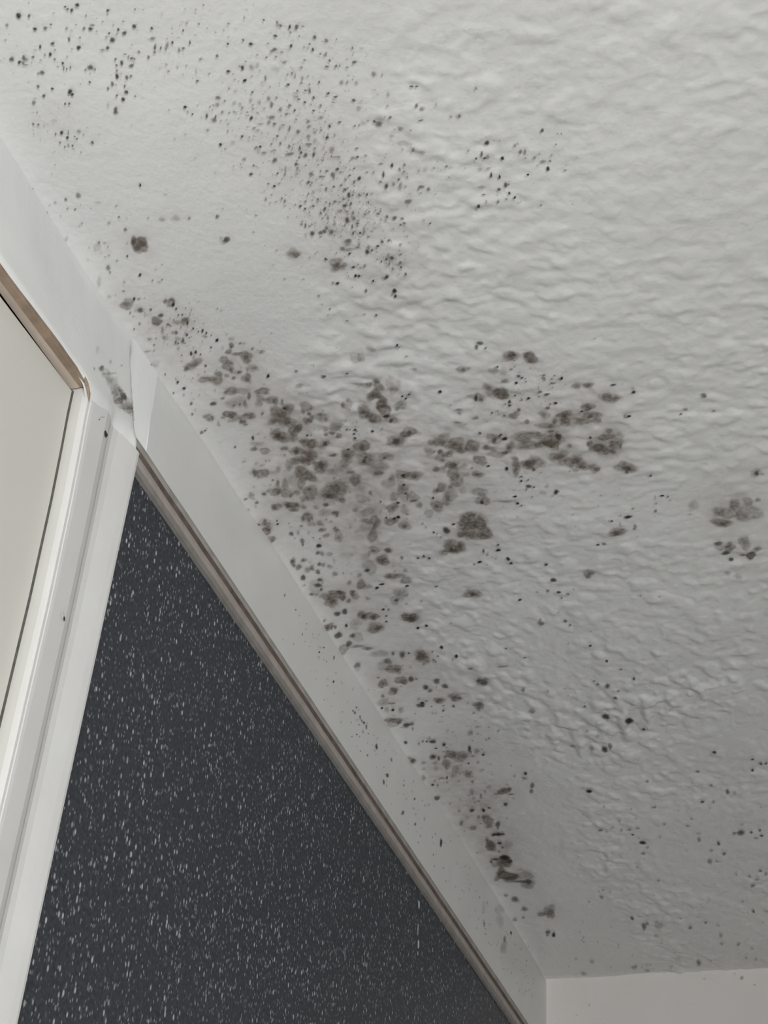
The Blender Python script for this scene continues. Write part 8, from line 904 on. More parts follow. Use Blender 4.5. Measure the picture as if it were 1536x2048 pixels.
for k, e in enumerate(BLOTCHES):
    v2, fs, cv, a = patch_geo(e, 1000 + k, False, 0)
    V = to_ceiling(v2, 0.00045 + 0.0000016 * k)
    finish_patch('mould_spot', V, fs, [min(c * 0.98, 0.97) for c in cv], [tone_of(a, False)] * len(V), ceiling)
AV, AF, AC, AT = [], [], [], []
for k, e in enumerate(SPECKS):
    v2, fs, cv, a = patch_geo(e, 5000 + k, True, 0)
    V = to_ceiling(v2, 0.00115 + 0.0000003 * k)
    b = len(AV)
    AV.extend(V.tolist()); AF.extend([tuple(i + b for i in f) for f in fs]); AC.extend([min(c * 1.1, 1) for c in cv]); AT.extend([tone_of(a, True)] * len(V))
tag(finish_patch('mould_specks', AV, AF, AC, AT, ceiling), kind='stuff')

# ------------------------------------------------------------------ door wall: plaster strip above the panel
XJ = -1.0135                                            # where the door-head plaster ends
sx = np.linspace(XJ - 0.0005, 0.0, 240); stt = np.linspace(0, 1, 40)
def trim_top(x): return H + np.interp(x, [-1.03, -0.0906, 0.0], [-0.0655, -0.0800, -0.0810])
def trim_bot(x): return H + np.interp(x, [-1.03, -0.60, -0.1578, 0.0], [-0.0850, -0.0920, -0.1016, -0.1045])
SXg = np.repeat(sx[:, None], len(stt), 1)
zt = ceil_z(sx, wall_top(sx))[:, None] - 0.0000; zb = (trim_top(sx) - 0.004)[:, None]
SZ = zt + (zb - zt) * stt[None, :]
SY = wall_top(sx)[:, None] * (1 - stt[None, :]) ** 1.2 + 0.0 * SXg
SY = SY - 0.0016 * np.exp(-(-SXg) / 0.006)
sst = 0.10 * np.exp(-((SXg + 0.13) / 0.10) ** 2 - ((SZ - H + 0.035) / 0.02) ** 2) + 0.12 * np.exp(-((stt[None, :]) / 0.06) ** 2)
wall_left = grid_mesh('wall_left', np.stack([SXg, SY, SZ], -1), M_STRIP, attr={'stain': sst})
bm = bmesh.new(); bm.from_mesh(wall_left.data)          # rest of the wall: behind the panel, and beyond the door
for (x0, x1, z0, z1, y) in ((-1.04, 0.0, 0.0, H - 0.06, 0.012), (ROOM_X0, -1.93, 0.0, H, 0.0), (ROOM_X0, XJ, 0.0, H + 0.01, 0.06)):
    bm.faces.new([bm.verts.new(c) for c in ((x0, y, z0), (x1, y, z0), (x1, y, z1), (x0, y, z1))])
bm.to_mesh(wall_left.data); bm.free()
tag(wall_left, 'narrow white plaster wall strip between ceiling and dark panel', 'wall', kind='structure')

# ------------------------------------------------------------------ plaster over the door head
PROF = [(0.05, 0.004), (0.05, -0.0100), (0.0, -0.0112), (0.0, -0.0134), (0.018, -0.0141), (0.05, -0.0142), (0.062, -0.0135), (0.075, -0.0141), (0.12, -0.0143), (0.36, -0.0142),
        (0.44, -0.0134), (0.50, -0.0122), (0.56, -0.0118), (0.64, -0.0122), (0.74, -0.0132), (0.86, -0.0143), (0.95, -0.0149), (0.985, -0.0148), (1.0, -0.0140), (1.0, 0.004)]
LBX = [-2.0, -1.186, -1.152, -1.112, -1.1035, -1.1005, -1.096, -1.0898, -1.0796, -1.0744, -1.0673, -1.0606, -1.0537, -1.0469, -1.0304, -1.0148]
LBZ = [-0.1295, -0.0962, -0.0943, -0.0925, -0.0945, -0.099, -0.1008, -0.0985, -0.0945, -0.0947, -0.0952, -0.0943, -0.0904, -0.0943, -0.0804, -0.0667]
lx = np.concatenate([np.linspace(-1.95, -1.30, 14)[:-1], np.linspace(-1.30, XJ, 190)]); lt = np.linspace(0, 1, 60)
LX = np.repeat(lx[:, None], len(lt), 1)
ztop = (ceil_z(np.clip(lx, TX0, 0), wall_top(lx)) - 0.0)[:, None]
zbot = (H + np.interp(lx, LBX, LBZ))[:, None]
LZ = ztop + (zbot - ztop) * lt[None, :]
dep = np.clip((H - LZ) / 0.090, 0, 1.15)
front = -0.0144 * np.minimum(dep, 1.0)                       # leans out from the ceiling to the architrave face
fil = S(-1.049, -1.041, LX)                              # rounds back beside the architrave, then out to the strip of wall
back = np.clip((XJ - LX) / 0.0225, 0, 1) * 0.0075 * np.minimum(dep, 1.0) - 0.0008
LY = wall_top(lx)[:, None] * (1 - np.minimum(dep, 1.0)) + front * (1 - fil) + back * fil
arch_y = np.interp(LX, [-1.0995 + q[0] * 0.0558 for q in PROF[4:-1]], [q[1] for q in PROF[4:-1]]) - 0.0004 + 0.0010 * S(0.90, 1.0, lt)[None, :]
bl = S(0.80, 1.0, lt)[None, :] * S(-1.1020, -1.0960, LX) * (1 - S(-1.0475, -1.0440, LX))
LY = LY * (1 - bl) + arch_y * bl
LY = LY + 0.0014 * S(0.93, 1.0, lt)[None, :] * (1 - S(-1.1020, -1.0960, LX))   # lower edge rolls back into the head
wob = gnoise(0.012, 0.012)
ii = np.clip(((LX - TX0) / RES).astype(int), 0, nx - 1); jj = np.clip(((H - LZ) / RES).astype(int) + 40, 0, ny - 1)
LY = LY - 0.00025 * wob[ii, jj] * S(0, 0.15, dep)
lint = grid_mesh('door_head_plaster', np.stack([LX, LY, LZ], -1), M_LINTEL, wall_left)

def lintel_y(x, z):
    i = int(np.argmin(np.abs(lx - x))); j = int(np.argmin(np.abs(LZ[i] - z)))
    return LY[i, j]
def strip_y(x, z):
    i = int(np.argmin(np.abs(sx - x))); j = int(np.argmin(np.abs(SZ[i] - z)))
    return SY[i, j]

def wall_specks(name, data, yfun, off, xmax=-0.002):
    AV, AF, AC, AT = [], [], [], []
    for k, e in enumerate(data):
        v2, fs, cv, a = patch_geo(e, 9000 + k, abs(e[2]) + abs(e[5]) < 60, 0)
        b = len(AV)
        for (x, z) in v2:
            x = min(x, xmax); zz = z + H
            AV.append((x, yfun(x, zz) - off - 0.000003 * k, zz))
        AF.extend([tuple(i + b for i in f[::-1]) for f in fs]); AC.extend([min(c * 1.1, 1) for c in cv]); AT.extend([tone_of(a, True)] * len(v2))
    return tag(finish_patch(name, AV, AF, AC, AT, wall_left), kind='stuff')
LINTEL_MOULD = [(-10861.5,-664.1,30.7,29.4,-4.1,-27.3,50),(-10954.8,-756,12.1,11.5,-0.4,-12.9,35),(-10767.9,-653.2,36.9,34.8,-6.7,-38.9,16),(-10697.4,-665.3,61.8,57.4,-5.7,-33.9,30),(-10606.4,-630.2,34.4,31.7,-6.2,-29.4,65),(-10669.1,-726.4,45.9,41.6,-2.5,-25.2,45),
(-10717.9,-754.8,26,23.5,-1.1,-19.9,35),(-10584.6,-685.4,74.7,67.5,-4.3,-27.2,30),(-10491.9,-601.3,70.5,64.9,-7.5,-30.8,30),(-10347.7,-522.5,113.8,108.2,-18.1,-46.7,40),(-10471.8,-688.3,43.6,39.5,-2.5,-15.2,30),(-10444.7,-401,25.2,24.1,-5.8,-18,25),
(-10604.4,-398.4,14.8,14.4,-3.1,-11.3,35),(-10744.9,-504.7,16.8,16.4,-5.7,-21.8,20),(-10903.7,-567,20.6,20.5,-9.3,-42.5,14),(-10861.1,-1021.2,6.6,5.5,1.5,-3.9,50),(-10839.5,-988.6,22.2,18.7,2,-5.2,20),(-10808.9,-652.9,48.6,46.3,-6.5,-38.8,20),
(-10736.3,-649.5,57.3,53.9,-8.4,-47.1,22),(-10666.7,-669.4,74.5,68.7,-7.7,-46.1,22),(-10636.5,-621.8,39.7,36.9,-4.2,-19.7,30),(-10602,-662.2,63.8,58.2,-7.1,-39.1,25),(-10552,-681.9,63.1,56.8,-5,-30.5,25),(-10467.8,-638.9,85.3,79.1,-7.5,-33.1,25),
(-10584.1,-626.2,18.7,17.2,-5.3,-24.7,50),(-10692,-699.3,23.7,21.7,-2.3,-17.6,40),(-10563.3,-685.6,75.1,67.6,-1.7,-10.6,30),(-10771.5,-617.2,76.7,73.2,-2.3,-11.4,25),(-10859,-648.7,16.9,16.2,-2.1,-12.4,40),(-10196.5,-395.9,36,33.3,2.4,-13.8,30),
]
STRIP_MOULD = [(-8100.9,-239.4,11.1,7.3,3.3,-12.1,60),(-7894.2,-224.6,11.5,7.4,1.8,-6.8,50),(-7685,-206.5,10.3,6.5,1.8,-6.9,50),(-7733.9,-322.7,10.1,6.3,2.9,-10.9,50),(-7821.9,-226.4,13.4,8.5,1.3,-4.8,30),(-7682.2,-248.2,8.6,5.3,1.3,-4.8,50),
(-7860.9,-477.1,11.4,7,1.4,-5.3,40),(-7673,-344.8,13.6,8.4,1.2,-4.8,40),(-7586.8,-331.9,10.4,6.3,1.6,-6.2,40),(-7333.4,-187.6,16.5,10,1.6,-6.4,60),(-7403.4,-267.5,14.4,8.7,2.1,-8.5,75),(-7121.3,-144.7,11.4,6.8,3.8,-16,75),
(-7255.4,-256.8,11.1,6.6,1.4,-5.7,50),(-7402.5,-313,10.8,6.4,3.1,-12.6,30),(-7083.4,-323.9,15.2,8.8,2.7,-11.5,75),(-7056.6,-234.7,15.3,9,1.7,-7.2,40),(-7206.7,-370.9,14.8,8.6,1.4,-5.7,30),(-8044.5,-557.2,12.5,7.7,1.4,-5.2,30),
(-7532.8,-226.5,8.8,5.4,1.1,-4.2,40),(-7469.8,-191.8,8.9,5.5,1.1,-4.2,40),(-6645.7,-322.5,14.3,7.9,1.6,-7.4,75),(-6585.3,-259.9,16.6,9.2,1.9,-9,50),(-6601.3,-314.6,18.6,10.2,3.2,-14.8,60),(-6484.8,-292.4,25.3,13.8,4.1,-19.5,35),
(-6441.5,-296.4,14.9,8.1,2.2,-10.5,60),(-6391.5,-286.1,21.4,11.6,2.2,-10.6,70),(-6331.1,-288.8,19.5,10.5,4,-19.7,60),(-6494.3,-358.4,16.8,9.1,1.3,-6,50),(-6520.5,-454.1,16.6,8.8,1.4,-6.6,60),(-6615.9,-522,14.3,7.6,1.4,-6.5,50),
(-6458.3,-440,14.7,7.8,2.2,-10.4,40),(-6394.2,-364.5,12.8,6.8,2.8,-13.5,40),(-6276.8,-318.6,13.1,7,1.4,-6.8,50),(-6068.3,-320.1,27.1,14.1,4.5,-23.1,70),(-6410.2,-535.4,19,9.8,1.4,-6.6,30),(-6254,-490,17.3,8.9,2.1,-10.5,50),
(-5700,-243.7,21.6,11,2.6,-14.3,55),(-5767.5,-415,42.4,21.1,2.8,-15.6,65),(-5836.9,-508.5,20.8,10.3,4.3,-23,65),(-5769.1,-504.5,18.7,9.2,1.7,-9.3,40),(-5367.5,-263.8,15.1,7.5,1.3,-8.1,40),(-5360.8,-304.2,15.1,7.4,1.6,-9.7,40),
(-5865.9,-394,18.6,9.4,1.4,-7.7,30),(-6326.5,-252.5,10.8,5.9,1.4,-6.8,40),(-6652.9,-425.3,10.2,5.5,1.1,-5.1,50),(-4266.1,-315.2,31,13.9,3.7,-30.2,80),(-5067.7,-283.7,24.6,11.8,1.8,-11.5,60),(-5328.5,-529.1,35.1,16.5,3.4,-20.3,55),
(-4998.7,-476.3,24.6,11.3,2.3,-15.2,55),(-5356.8,-301,14.7,7.2,1.4,-8.5,40),(-5064.4,-369.4,15.3,7.2,1.3,-8.6,40),(-1727.5,-152.7,38.5,14.7,0.3,-18.8,65),(-2743.7,-446.2,33.6,13,2,-32.5,30),(-1962.8,-306.2,37.2,14,1,-34.3,40),
(-2674.4,-524.8,38,14.5,0.6,-9.7,30),(-2795,-310.2,50.4,20.1,2.7,-43.8,14),(-2225.8,-106.2,136.4,54.3,1.8,-45.9,14),(-2176,-202.8,136.7,53.3,2.1,-57.1,12),(-1983.7,-394.7,120.3,44.7,1.6,-56.8,22),(-6917.9,-244.7,7.3,4.2,2.2,-9.6,44),
(-7455,-153.9,8.6,5.3,1.6,-6.3,37),(-1631.2,-526.9,14.3,5.1,0.2,-12.8,34),(-4275.8,-218,11.3,5.1,0.7,-5.8,28),(-3747.7,-266,12.4,5.4,0.5,-5.4,22),(-1135,-347.3,19.6,6.9,-0,-6.3,50),(-7534.5,-503,5.6,3.3,1.3,-5.1,35),
(-4380.7,-466.9,13.9,6.1,1.2,-9.2,22),(-5536,-273.5,11.2,5.6,1.2,-6.8,23),(-6709.1,-177.4,6.6,3.8,1.7,-7.8,49),(-3396,-238.9,16.5,7,0.7,-8.4,28),(-1896.6,-268.3,16.2,6.1,0.1,-5.4,27),(-1051.5,-365.7,23.5,8.3,-0.1,-9.3,28),
(-5098.7,-379.1,10.5,5,1.2,-7.6,21),(-4864.2,-202,12.4,5.9,1.2,-8,47),(-1408.1,-552,18.7,6.5,0,-7.5,45),(-6776.5,-320.8,6.5,3.7,1.9,-8.6,42),(-1025.2,-233.6,25.2,9,-0.1,-11.2,36),(-4464.8,-512.5,12.9,5.6,1.4,-10.8,48),
(-5007.5,-392.4,11.6,5.4,1.6,-10.2,46),(-4770.5,-315.5,11.1,5.2,1.3,-8.8,40),(-3201.4,-384.5,17.5,7.1,0.4,-4.7,34),(-2683.9,-478.3,20.2,7.8,0.4,-6.5,48),(-720.6,-429.2,25.7,8.7,-0.2,-7,26),(-6075.7,-390.1,13,6.7,1.2,-6.1,48),
(-1706.5,-170,13.1,5,0.2,-13.4,35),(-2075.7,-537.7,15.6,5.7,0.2,-5,46),(-988.3,-329.7,22.8,8,-0.1,-5.4,48),(-3269.3,-590,17.3,6.8,0.6,-7.2,25),(-3960.1,-539,14.4,6,0.9,-8.2,27),(-6577.1,-257.2,8.3,4.6,1.4,-6.7,48),
(-5690.2,-252.7,12.8,6.6,1.8,-10.2,27),(-5496.9,-336.6,8,4,0.8,-4.7,37),(-5873.1,-255.1,12.9,6.7,1.3,-7.1,37),(-2951,-484.1,20.7,8.1,0.8,-12,23),(-2349.7,-161.2,13.2,5.2,0.3,-7,24),(-6539.4,-255,11.7,6.4,1.8,-8.7,35),
(-3707.6,-486.5,15.5,6.4,0.5,-5,34),(-6180.5,-361.8,13.4,7,1,-5.1,30),(-3479.3,-446.6,13.1,5.4,0.7,-7.5,35),(-1000.6,-172.3,26.1,9.4,-0.1,-10.1,47),(-4843.8,-442.7,8.5,3.9,0.8,-5.7,39),(-5277.2,-383,15.5,7.4,1.3,-7.8,40),
(-3605,-263.5,19.8,8.5,0.7,-7.4,21),(-4595.3,-336.6,10.4,4.8,1,-7.3,22),(-920.7,-384.4,17.8,6.2,-0.1,-9.9,38),(-4851.9,-514.2,12,5.4,1.5,-10.4,43),(-2689.5,-223.2,19.2,7.7,0.7,-12.5,44),(-7312.7,-277.6,5.6,3.4,1.8,-7.5,47),
(-2734,-448.7,17.1,6.6,0.6,-10.3,36),(-1931.6,-220.1,18.2,6.9,0.3,-10.2,22),(-3618.2,-561.9,10.7,4.3,0.9,-9.8,42),(-1285.7,-584.9,21.5,7.4,0,-9.9,34),(-4489.4,-420.8,11.7,5.2,1.3,-9.8,36),(-4526.4,-381.8,14.9,6.7,1.3,-10.1,44),
(-2573.5,-260,11.4,4.5,0.3,-5.8,23),(-4012,-184.7,14,6.2,1.1,-10,33),(-1402.5,-311.8,19.4,7.1,0,-7.4,24),(-3508.4,-205.8,11.6,5,0.6,-6.8,42),(-650.8,-247.7,17.7,6.2,-0.3,-13.8,37),(-1949.2,-599.6,20.1,7.2,0.2,-6.8,49),
(-1266.3,-151.3,26.4,9.8,-0,-10.7,27),(-4245.9,-285.7,16.2,7.3,0.9,-7.3,23),(-1288.7,-299,15.6,5.6,0,-11,24),(-3313.5,-350,11.6,4.8,1,-11.8,41),(-7227.3,-554.8,9.2,5.2,2,-8.2,43),(-6412.6,-291.3,7.7,4.2,1.8,-8.9,48),
(-3539.2,-449.7,19.7,8.1,0.8,-8.3,33),(-5623.3,-593.7,8.2,3.9,0.9,-5.2,46),(-7433.1,-239.2,8.4,5.1,1.2,-5,32),(-7444.4,-450.9,5.8,3.4,1.3,-5.2,23),(-2667.9,-247.8,17.5,7,0.3,-5.1,37),(-5185.7,-558.6,9.4,4.3,1,-6,46),
(-7189.7,-370.8,8.5,4.9,1.3,-5.3,25),(-4071.4,-163.2,9.5,4.3,0.7,-6.6,31),(-5786,-469.7,10.2,5,1.4,-7.8,38),(-2560.4,-569.4,17.6,6.6,0.5,-10,37),(-7082.2,-525.4,8.8,4.9,0.9,-3.8,42),(-4052.9,-576.3,13.1,5.5,0.9,-7.7,47),
(-1011.5,-496.6,19.6,6.7,-0.1,-8.8,42),(-1231.9,-356.1,22.7,8.1,-0,-9.9,37),(-6101.4,-276.8,8.7,4.6,2,-10.2,21),(-6064,-241.5,12.6,6.7,1.6,-8.2,29),(-6864.7,-452.9,10.5,5.8,1.7,-7.5,41),(-3362.8,-163.4,18.6,7.9,1,-11.3,25),
(-4896.6,-592.6,16.2,7.2,1.4,-9.6,45),(-6504.6,-543.8,11.6,6.1,1.1,-4.9,47),(-1829.1,-562.2,23.4,8.3,0.1,-5.7,25),(-1883.4,-227.9,16.7,6.4,0.3,-11.5,45),(-4778.6,-335.7,14.3,6.6,1.6,-11.1,39),(-5153.4,-258,9.5,4.6,1.3,-8.3,42),
(-6040.2,-484.8,11.1,5.6,1.4,-7.4,36),(-4694.6,-156.8,13.2,6.3,1.2,-9,47),(-693.1,-441.5,16.4,5.5,-0.3,-12.6,32),(-760.9,-574.9,15.2,5,-0.1,-5.7,21),(-2812.6,-371.4,17.9,7.1,0.5,-7.3,38),(-6947.9,-242.9,10.4,6,1.2,-5.1,23),
(-2998.8,-592.5,20.6,7.9,0.8,-11.2,41),(-7568.7,-220.2,8.5,5.3,1.7,-6.6,45),(-7407.2,-431.5,5.9,3.4,2,-7.8,23),(-4156.9,-497.5,18.2,7.8,1.2,-9.9,43),(-5499.8,-437.4,11.6,5.6,1.2,-7.2,38),(-4455.6,-320.4,15.6,7.1,1.1,-8.9,49),
(-1020.7,-510.3,15.1,5.1,-0.1,-9.4,35),(-1995.9,-559.4,14.5,5.2,0.1,-5,46),(-671.1,-302.2,22.8,7.9,-0.2,-8.7,32),(-3086,-461.3,20.1,8,0.5,-7.4,35),(-4413.9,-593.7,13.3,5.7,1.4,-10.5,49),(-7420.4,-497.2,6,3.5,1.6,-6.3,39),
(-7064.9,-410.3,9.9,5.6,1.3,-5.7,36),(-4801.5,-218.6,10.6,5,1.5,-10.8,39),(-3770.3,-512.4,17.7,7.3,1,-9.9,32),(-3776.4,-295.1,10.4,4.5,1.1,-11.3,22),(-4973.3,-533.4,10.6,4.8,1.5,-10.2,21),(-6557.2,-351.4,10.4,5.7,1.8,-8.6,47),
(-1785.7,-233.5,25,9.4,0.1,-5.5,34),(-5140.1,-160.8,9.7,4.8,1.7,-11,49),(-5171.1,-600,13.6,6.2,0.7,-4.3,38),(-6165.3,-275.1,11.7,6.2,1,-5.2,31),(-7583.9,-294.6,7,4.3,1.1,-4.2,23),(-4727.8,-186.8,16.6,7.9,0.9,-6.1,31),
(-7170.9,-515.5,6.8,3.8,1,-4,31),(-1123.4,-563.1,19.6,6.7,-0.1,-9.9,22),(-1190.7,-489.4,16.6,5.8,-0,-12.1,25),(-4185.2,-278.9,14.4,6.4,0.7,-6.2,36),(-5804.5,-157,8.1,4.3,1.7,-9.2,33),(-3974.1,-446.9,11.8,5,0.6,-5.8,32),
(-2270.7,-479.4,17.1,6.4,0.4,-9.6,28),(-870.1,-438,25,8.6,-0.1,-8.4,37),(-2563.6,-389.5,20,7.7,0.4,-6.9,44),(-5358.2,-381.9,8.8,4.3,1.1,-6.8,47),(-7409.2,-234.7,8.5,5.2,1.8,-7.4,41),(-2732.9,-473.9,17.7,6.8,0.4,-5.9,36),
(-5624.7,-152.5,11.3,5.8,1.8,-10.5,34),(-2208.2,-430.5,12.3,4.6,0.4,-9.2,50),(-2967.1,-283.9,20.6,8.4,0.7,-9.9,48),(-1580.5,-412.5,18.7,6.8,0.1,-9.4,30),(-1545.2,-207.4,25.7,9.6,0.1,-8,33),(-3287.2,-290,16.7,6.9,0.4,-5.1,46),
(-6875,-543,11.1,6,1.9,-8.2,43),(-6295,-405.6,7.1,3.7,1.7,-8.4,44),(-6124.6,-349.2,7.5,3.9,1.6,-8.1,41),(-7198,-425.7,10.7,6.1,1.1,-4.6,47),(-5680.1,-157.4,8.1,4.2,1.6,-9.1,26),(-1499.9,-346,14,5.1,0.1,-11.8,30),
(-6688.6,-151.7,8.2,4.7,1.5,-6.7,35),(-3475.3,-186.5,10.2,4.4,1,-11.3,33),(-2471.1,-552.7,18.2,6.8,0.5,-10.5,27),(-6116,-380.9,13.6,7.1,2,-10,27),(-3106.5,-280.4,14.5,5.9,0.5,-6.9,50),]
wall_specks('mould_smear', LINTEL_MOULD, lintel_y, 0.0006, -1.0495)
wall_specks('mould_flecks', STRIP_MOULD, strip_y, 0.0005)

# hairline crack where the door-head plaster meets the ceiling
CRACK = [(-1.12919, 0.01116), (-1.12554, 0.01075), (-1.11982, 0.01082), (-1.11539, 0.01049), (-1.1106, 0.01031), (-1.10536, 0.01004), (-1.10008, 0.00977), (-1.09742, 0.00964)]
cv_, cf_ = [], []
for k, (x, y) in enumerate(CRACK):
    w = 0.00050 * math.sin(math.pi * (k + 0.35) / (len(CRACK) + 0.2)) + 0.00012
    z0 = float(ceil_z(x, min(y, wall_top(x)))) - 0.0009
    cv_ += [(x, y - 0.0011 - w, z0), (x, y - 0.0011 + w, z0 - 0.0002)]
    if k: cf_.append((2 * k - 2, 2 * k - 1, 2 * k + 1, 2 * k))
mesh('hairline_crack', cv_, cf_, M_DARK, ceiling)

# ------------------------------------------------------------------ end wall and the rest of the room
ey = np.linspace(ROOM_Y0, 0.0, 160) ; ey = np.concatenate([np.linspace(ROOM_Y0, -0.55, 8)[:-1], np.linspace(-0.55, 0.0, 160)])
ez = np.concatenate([np.linspace(0, H - 0.4, 5)[:-1], np.linspace(H - 0.4, H, 120)])
EY = np.repeat(ey[:, None], len(ez), 1); EZ = np.repeat(ez[None, :], len(ey), 0)
wz = gnoise(0.016, 0.016)
EX = 0.00025 * wz[np.clip(((EY - TY0) / RES).astype(int), 0, nx - 1), np.clip(((H - EZ) / RES).astype(int), 0, ny - 1)] * S(-0.5, -0.4, EY)
EX = EX - 0.0022 * np.exp(-(H - EZ) / 0.006) - 0.0022 * np.exp(EY / 0.006)
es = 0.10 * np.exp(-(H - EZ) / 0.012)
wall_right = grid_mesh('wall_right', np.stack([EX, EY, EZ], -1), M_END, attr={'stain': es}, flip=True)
tag(wall_right, 'off-white end wall meeting the ceiling at the corner', 'wall', kind='structure')
ENDSP = [(-2126.3,-126.6,-20.7,-1.1,1.9,-21.3,40),(-2052.5,-79.9,-10.4,-0.5,0.9,-10.7,30),(-491.2,-336.6,-16.3,-0.8,0.5,-16.2,20),(-2248,-207.2,-15.4,-0.8,1,-10.5,30),(-352.1,-437.8,-10.9,-0.5,0.3,-10.7,20),(-1735.1,-117.1,-15.7,-0.8,0.8,-10.7,20),
]
AV, AF, AC, AT = [], [], [], []
for k, e in enumerate(ENDSP):
    v2, fs, cv, a = patch_geo(e, 9900 + k, True, 0)
    b = len(AV); AV += [(-0.0035 - 0.00001 * k, y, z + H) for y, z in v2]
    AF.extend([tuple(i + b for i in f) for f in fs]); AC.extend(cv); AT.extend([0.3] * len(v2))
tag(finish_patch('mould_flecks', AV, AF, AC, AT, wall_right), kind='stuff')

tag(box('floor', (ROOM_X0, ROOM_Y0, -0.05), (0.05, 0.05, 0.0), M_FLOOR), 'plain grey vinyl floor of the small room', 'floor', kind='structure')
tag(box('wall_back', (ROOM_X0 - 0.05, ROOM_Y0, 0.0), (ROOM_X0, 0.06, H), M_CLAD), 'dark clad wall behind the viewer', 'wall', kind='structure')
wv, wf = [], []
YA, YB = ROOM_Y0 - 0.1, ROOM_Y0
for a, b_ in (((ROOM_X0 - 0.05, YA, 0), (WX0, YB, H)), ((WX1, YA, 0), (0.05, YB, H)), ((WX0, YA, 0), (WX1, YB, WZ0)), ((WX0, YA, WZ1), (WX1, YB, H))):
    v, f = box_geo(a, b_); k = len(wv); wv += v; wf += [tuple(i + k for i in q) for q in f]
tag(mesh('wall_far', wv, wf, M_CLAD), 'dark clad wall with a window opening opposite the door', 'wall', kind='structure')
win = bpy.data.objects.new('window_1', None); COL.objects.link(win); win.location = (0, 0, 0)
tag(win, 'open white window frame in the wall opposite the door', 'window', kind='structure')
YA, YB = ROOM_Y0 - 0.05, ROOM_Y0 - 0.01
for a, b_ in (((WX0, YA, WZ0), (WX0 + 0.04, YB, WZ1)), ((WX1 - 0.04, YA, WZ0), (WX1, YB, WZ1)),
              ((WX0 + 0.04, YA, WZ0), (WX1 - 0.04, YB, WZ0 + 0.04)), ((WX0 + 0.04, YA, WZ1 - 0.04), (WX1 - 0.04, YB, WZ1))):
    box('frame_bar', a, b_, M_FRAMEW, win, 0.003)

# ------------------------------------------------------------------ dark speckled wall panel
px = np.linspace(-1.046, -0.0005, 24)
front_t = [(x, 0.0, float(trim_bot(x)) + 0.006) for x in px]
v = []; f = []
for (x, y, z) in front_t: v += [(x, 0.0, 0.005), (x, 0.0, z), (x, 0.0105, z), (x, 0.0105, 0.005)]
for i in range(len(px) - 1):
    a = 4 * i; b_ = a + 4
    f += [(a, b_, b_ + 1, a + 1), (a + 1, b_ + 1, b_ + 2, a + 2), (a + 2, b_ + 2, b_ + 3, a + 3), (a + 3, b_ + 3, b_, a)]
f += [(0, 1, 2, 3), (len(v) - 4, len(v) - 1, len(v) - 2, len(v) - 3)]
panel = mesh('laminate_panel', v, f, M_PANEL)
tag(panel, 'dark charcoal laminate wall panel with pale sparkling flecks', 'wall panel', kind='thing')
for (x, z0, z1, w) in [(-0.47596, -0.10409, -0.11062, 0.0022), (-0.47596, -0.12344, -0.13285, 0.0012), (-0.47271, -0.13586, -0.14233, 0.0022), (-0.47345, -0.14514, -0.14823, 0.0011)]:
    mesh('scratch', [(x - w, -0.0002, H + z0), (x + w * .6, -0.0002, H + z0), (x + w, -0.0002, H + (z0 + z1) / 2), (x + w * .5, -0.0002, H + z1), (x - w * .6, -0.0002, H + z1), (x - w * 1.1, -0.0002, H + (z0 + z1) / 2)],
         [(0, 1, 2, 3, 4, 5)], M_SCRATCH, panel)

# beige edge trim capping the panel: lower edge, pale lip, dirty groove, old caulk
trim = bpy.data.objects.new('trim_2', None); COL.objects.link(trim); trim.location = (-0.5, 0, H - 0.09)
tag(trim, 'thin beige edge trim with brown groove along top of dark panel', 'trim', kind='structure')
tx = np.linspace(-1.040, -0.0008, 60)
rj = random.Random(3)
jit = [rj.uniform(-0.0002, 0.0002) for _ in tx]
def strip_part(name, f0, f1, y_out, y_in, mat, bulge=0.0):
    rings = []
    for k, x in enumerate(tx):
        zb_, zt_ = float(trim_bot(x)), float(trim_top(x)); h = zt_ - zb_
        a = zb_ + f0 * h + jit[k]; b_ = zb_ + f1 * h + jit[(k * 7) % len(jit)]
        m_ = (a + b_) / 2
        o = Vector((0.5, 0, -H + 0.09))
        rings.append([Vector((x, y_in, a)) + o, Vector((x, y_out, a + 0.0003)) + o, Vector((x, y_out - bulge, m_)) + o, Vector((x, y_out, b_ - 0.0003)) + o, Vector((x, y_in, b_)) + o])
    return sweep(name, rings, mat, trim, smooth=False)
strip_part('lower_edge', 0.0, 0.20, -0.0026, 0.003, M_TRIM_E)
strip_part('pale_lip', 0.20, 0.50, -0.0028, 0.003, M_TRIM_L, 0.0003)
strip_part('groove', 0.50, 0.75, -0.0024, 0.003, M_TRIM_G)
strip_part('caulk_bead', 0.75, 1.02, -0.0020, 0.003, M_CAULK, 0.0004)

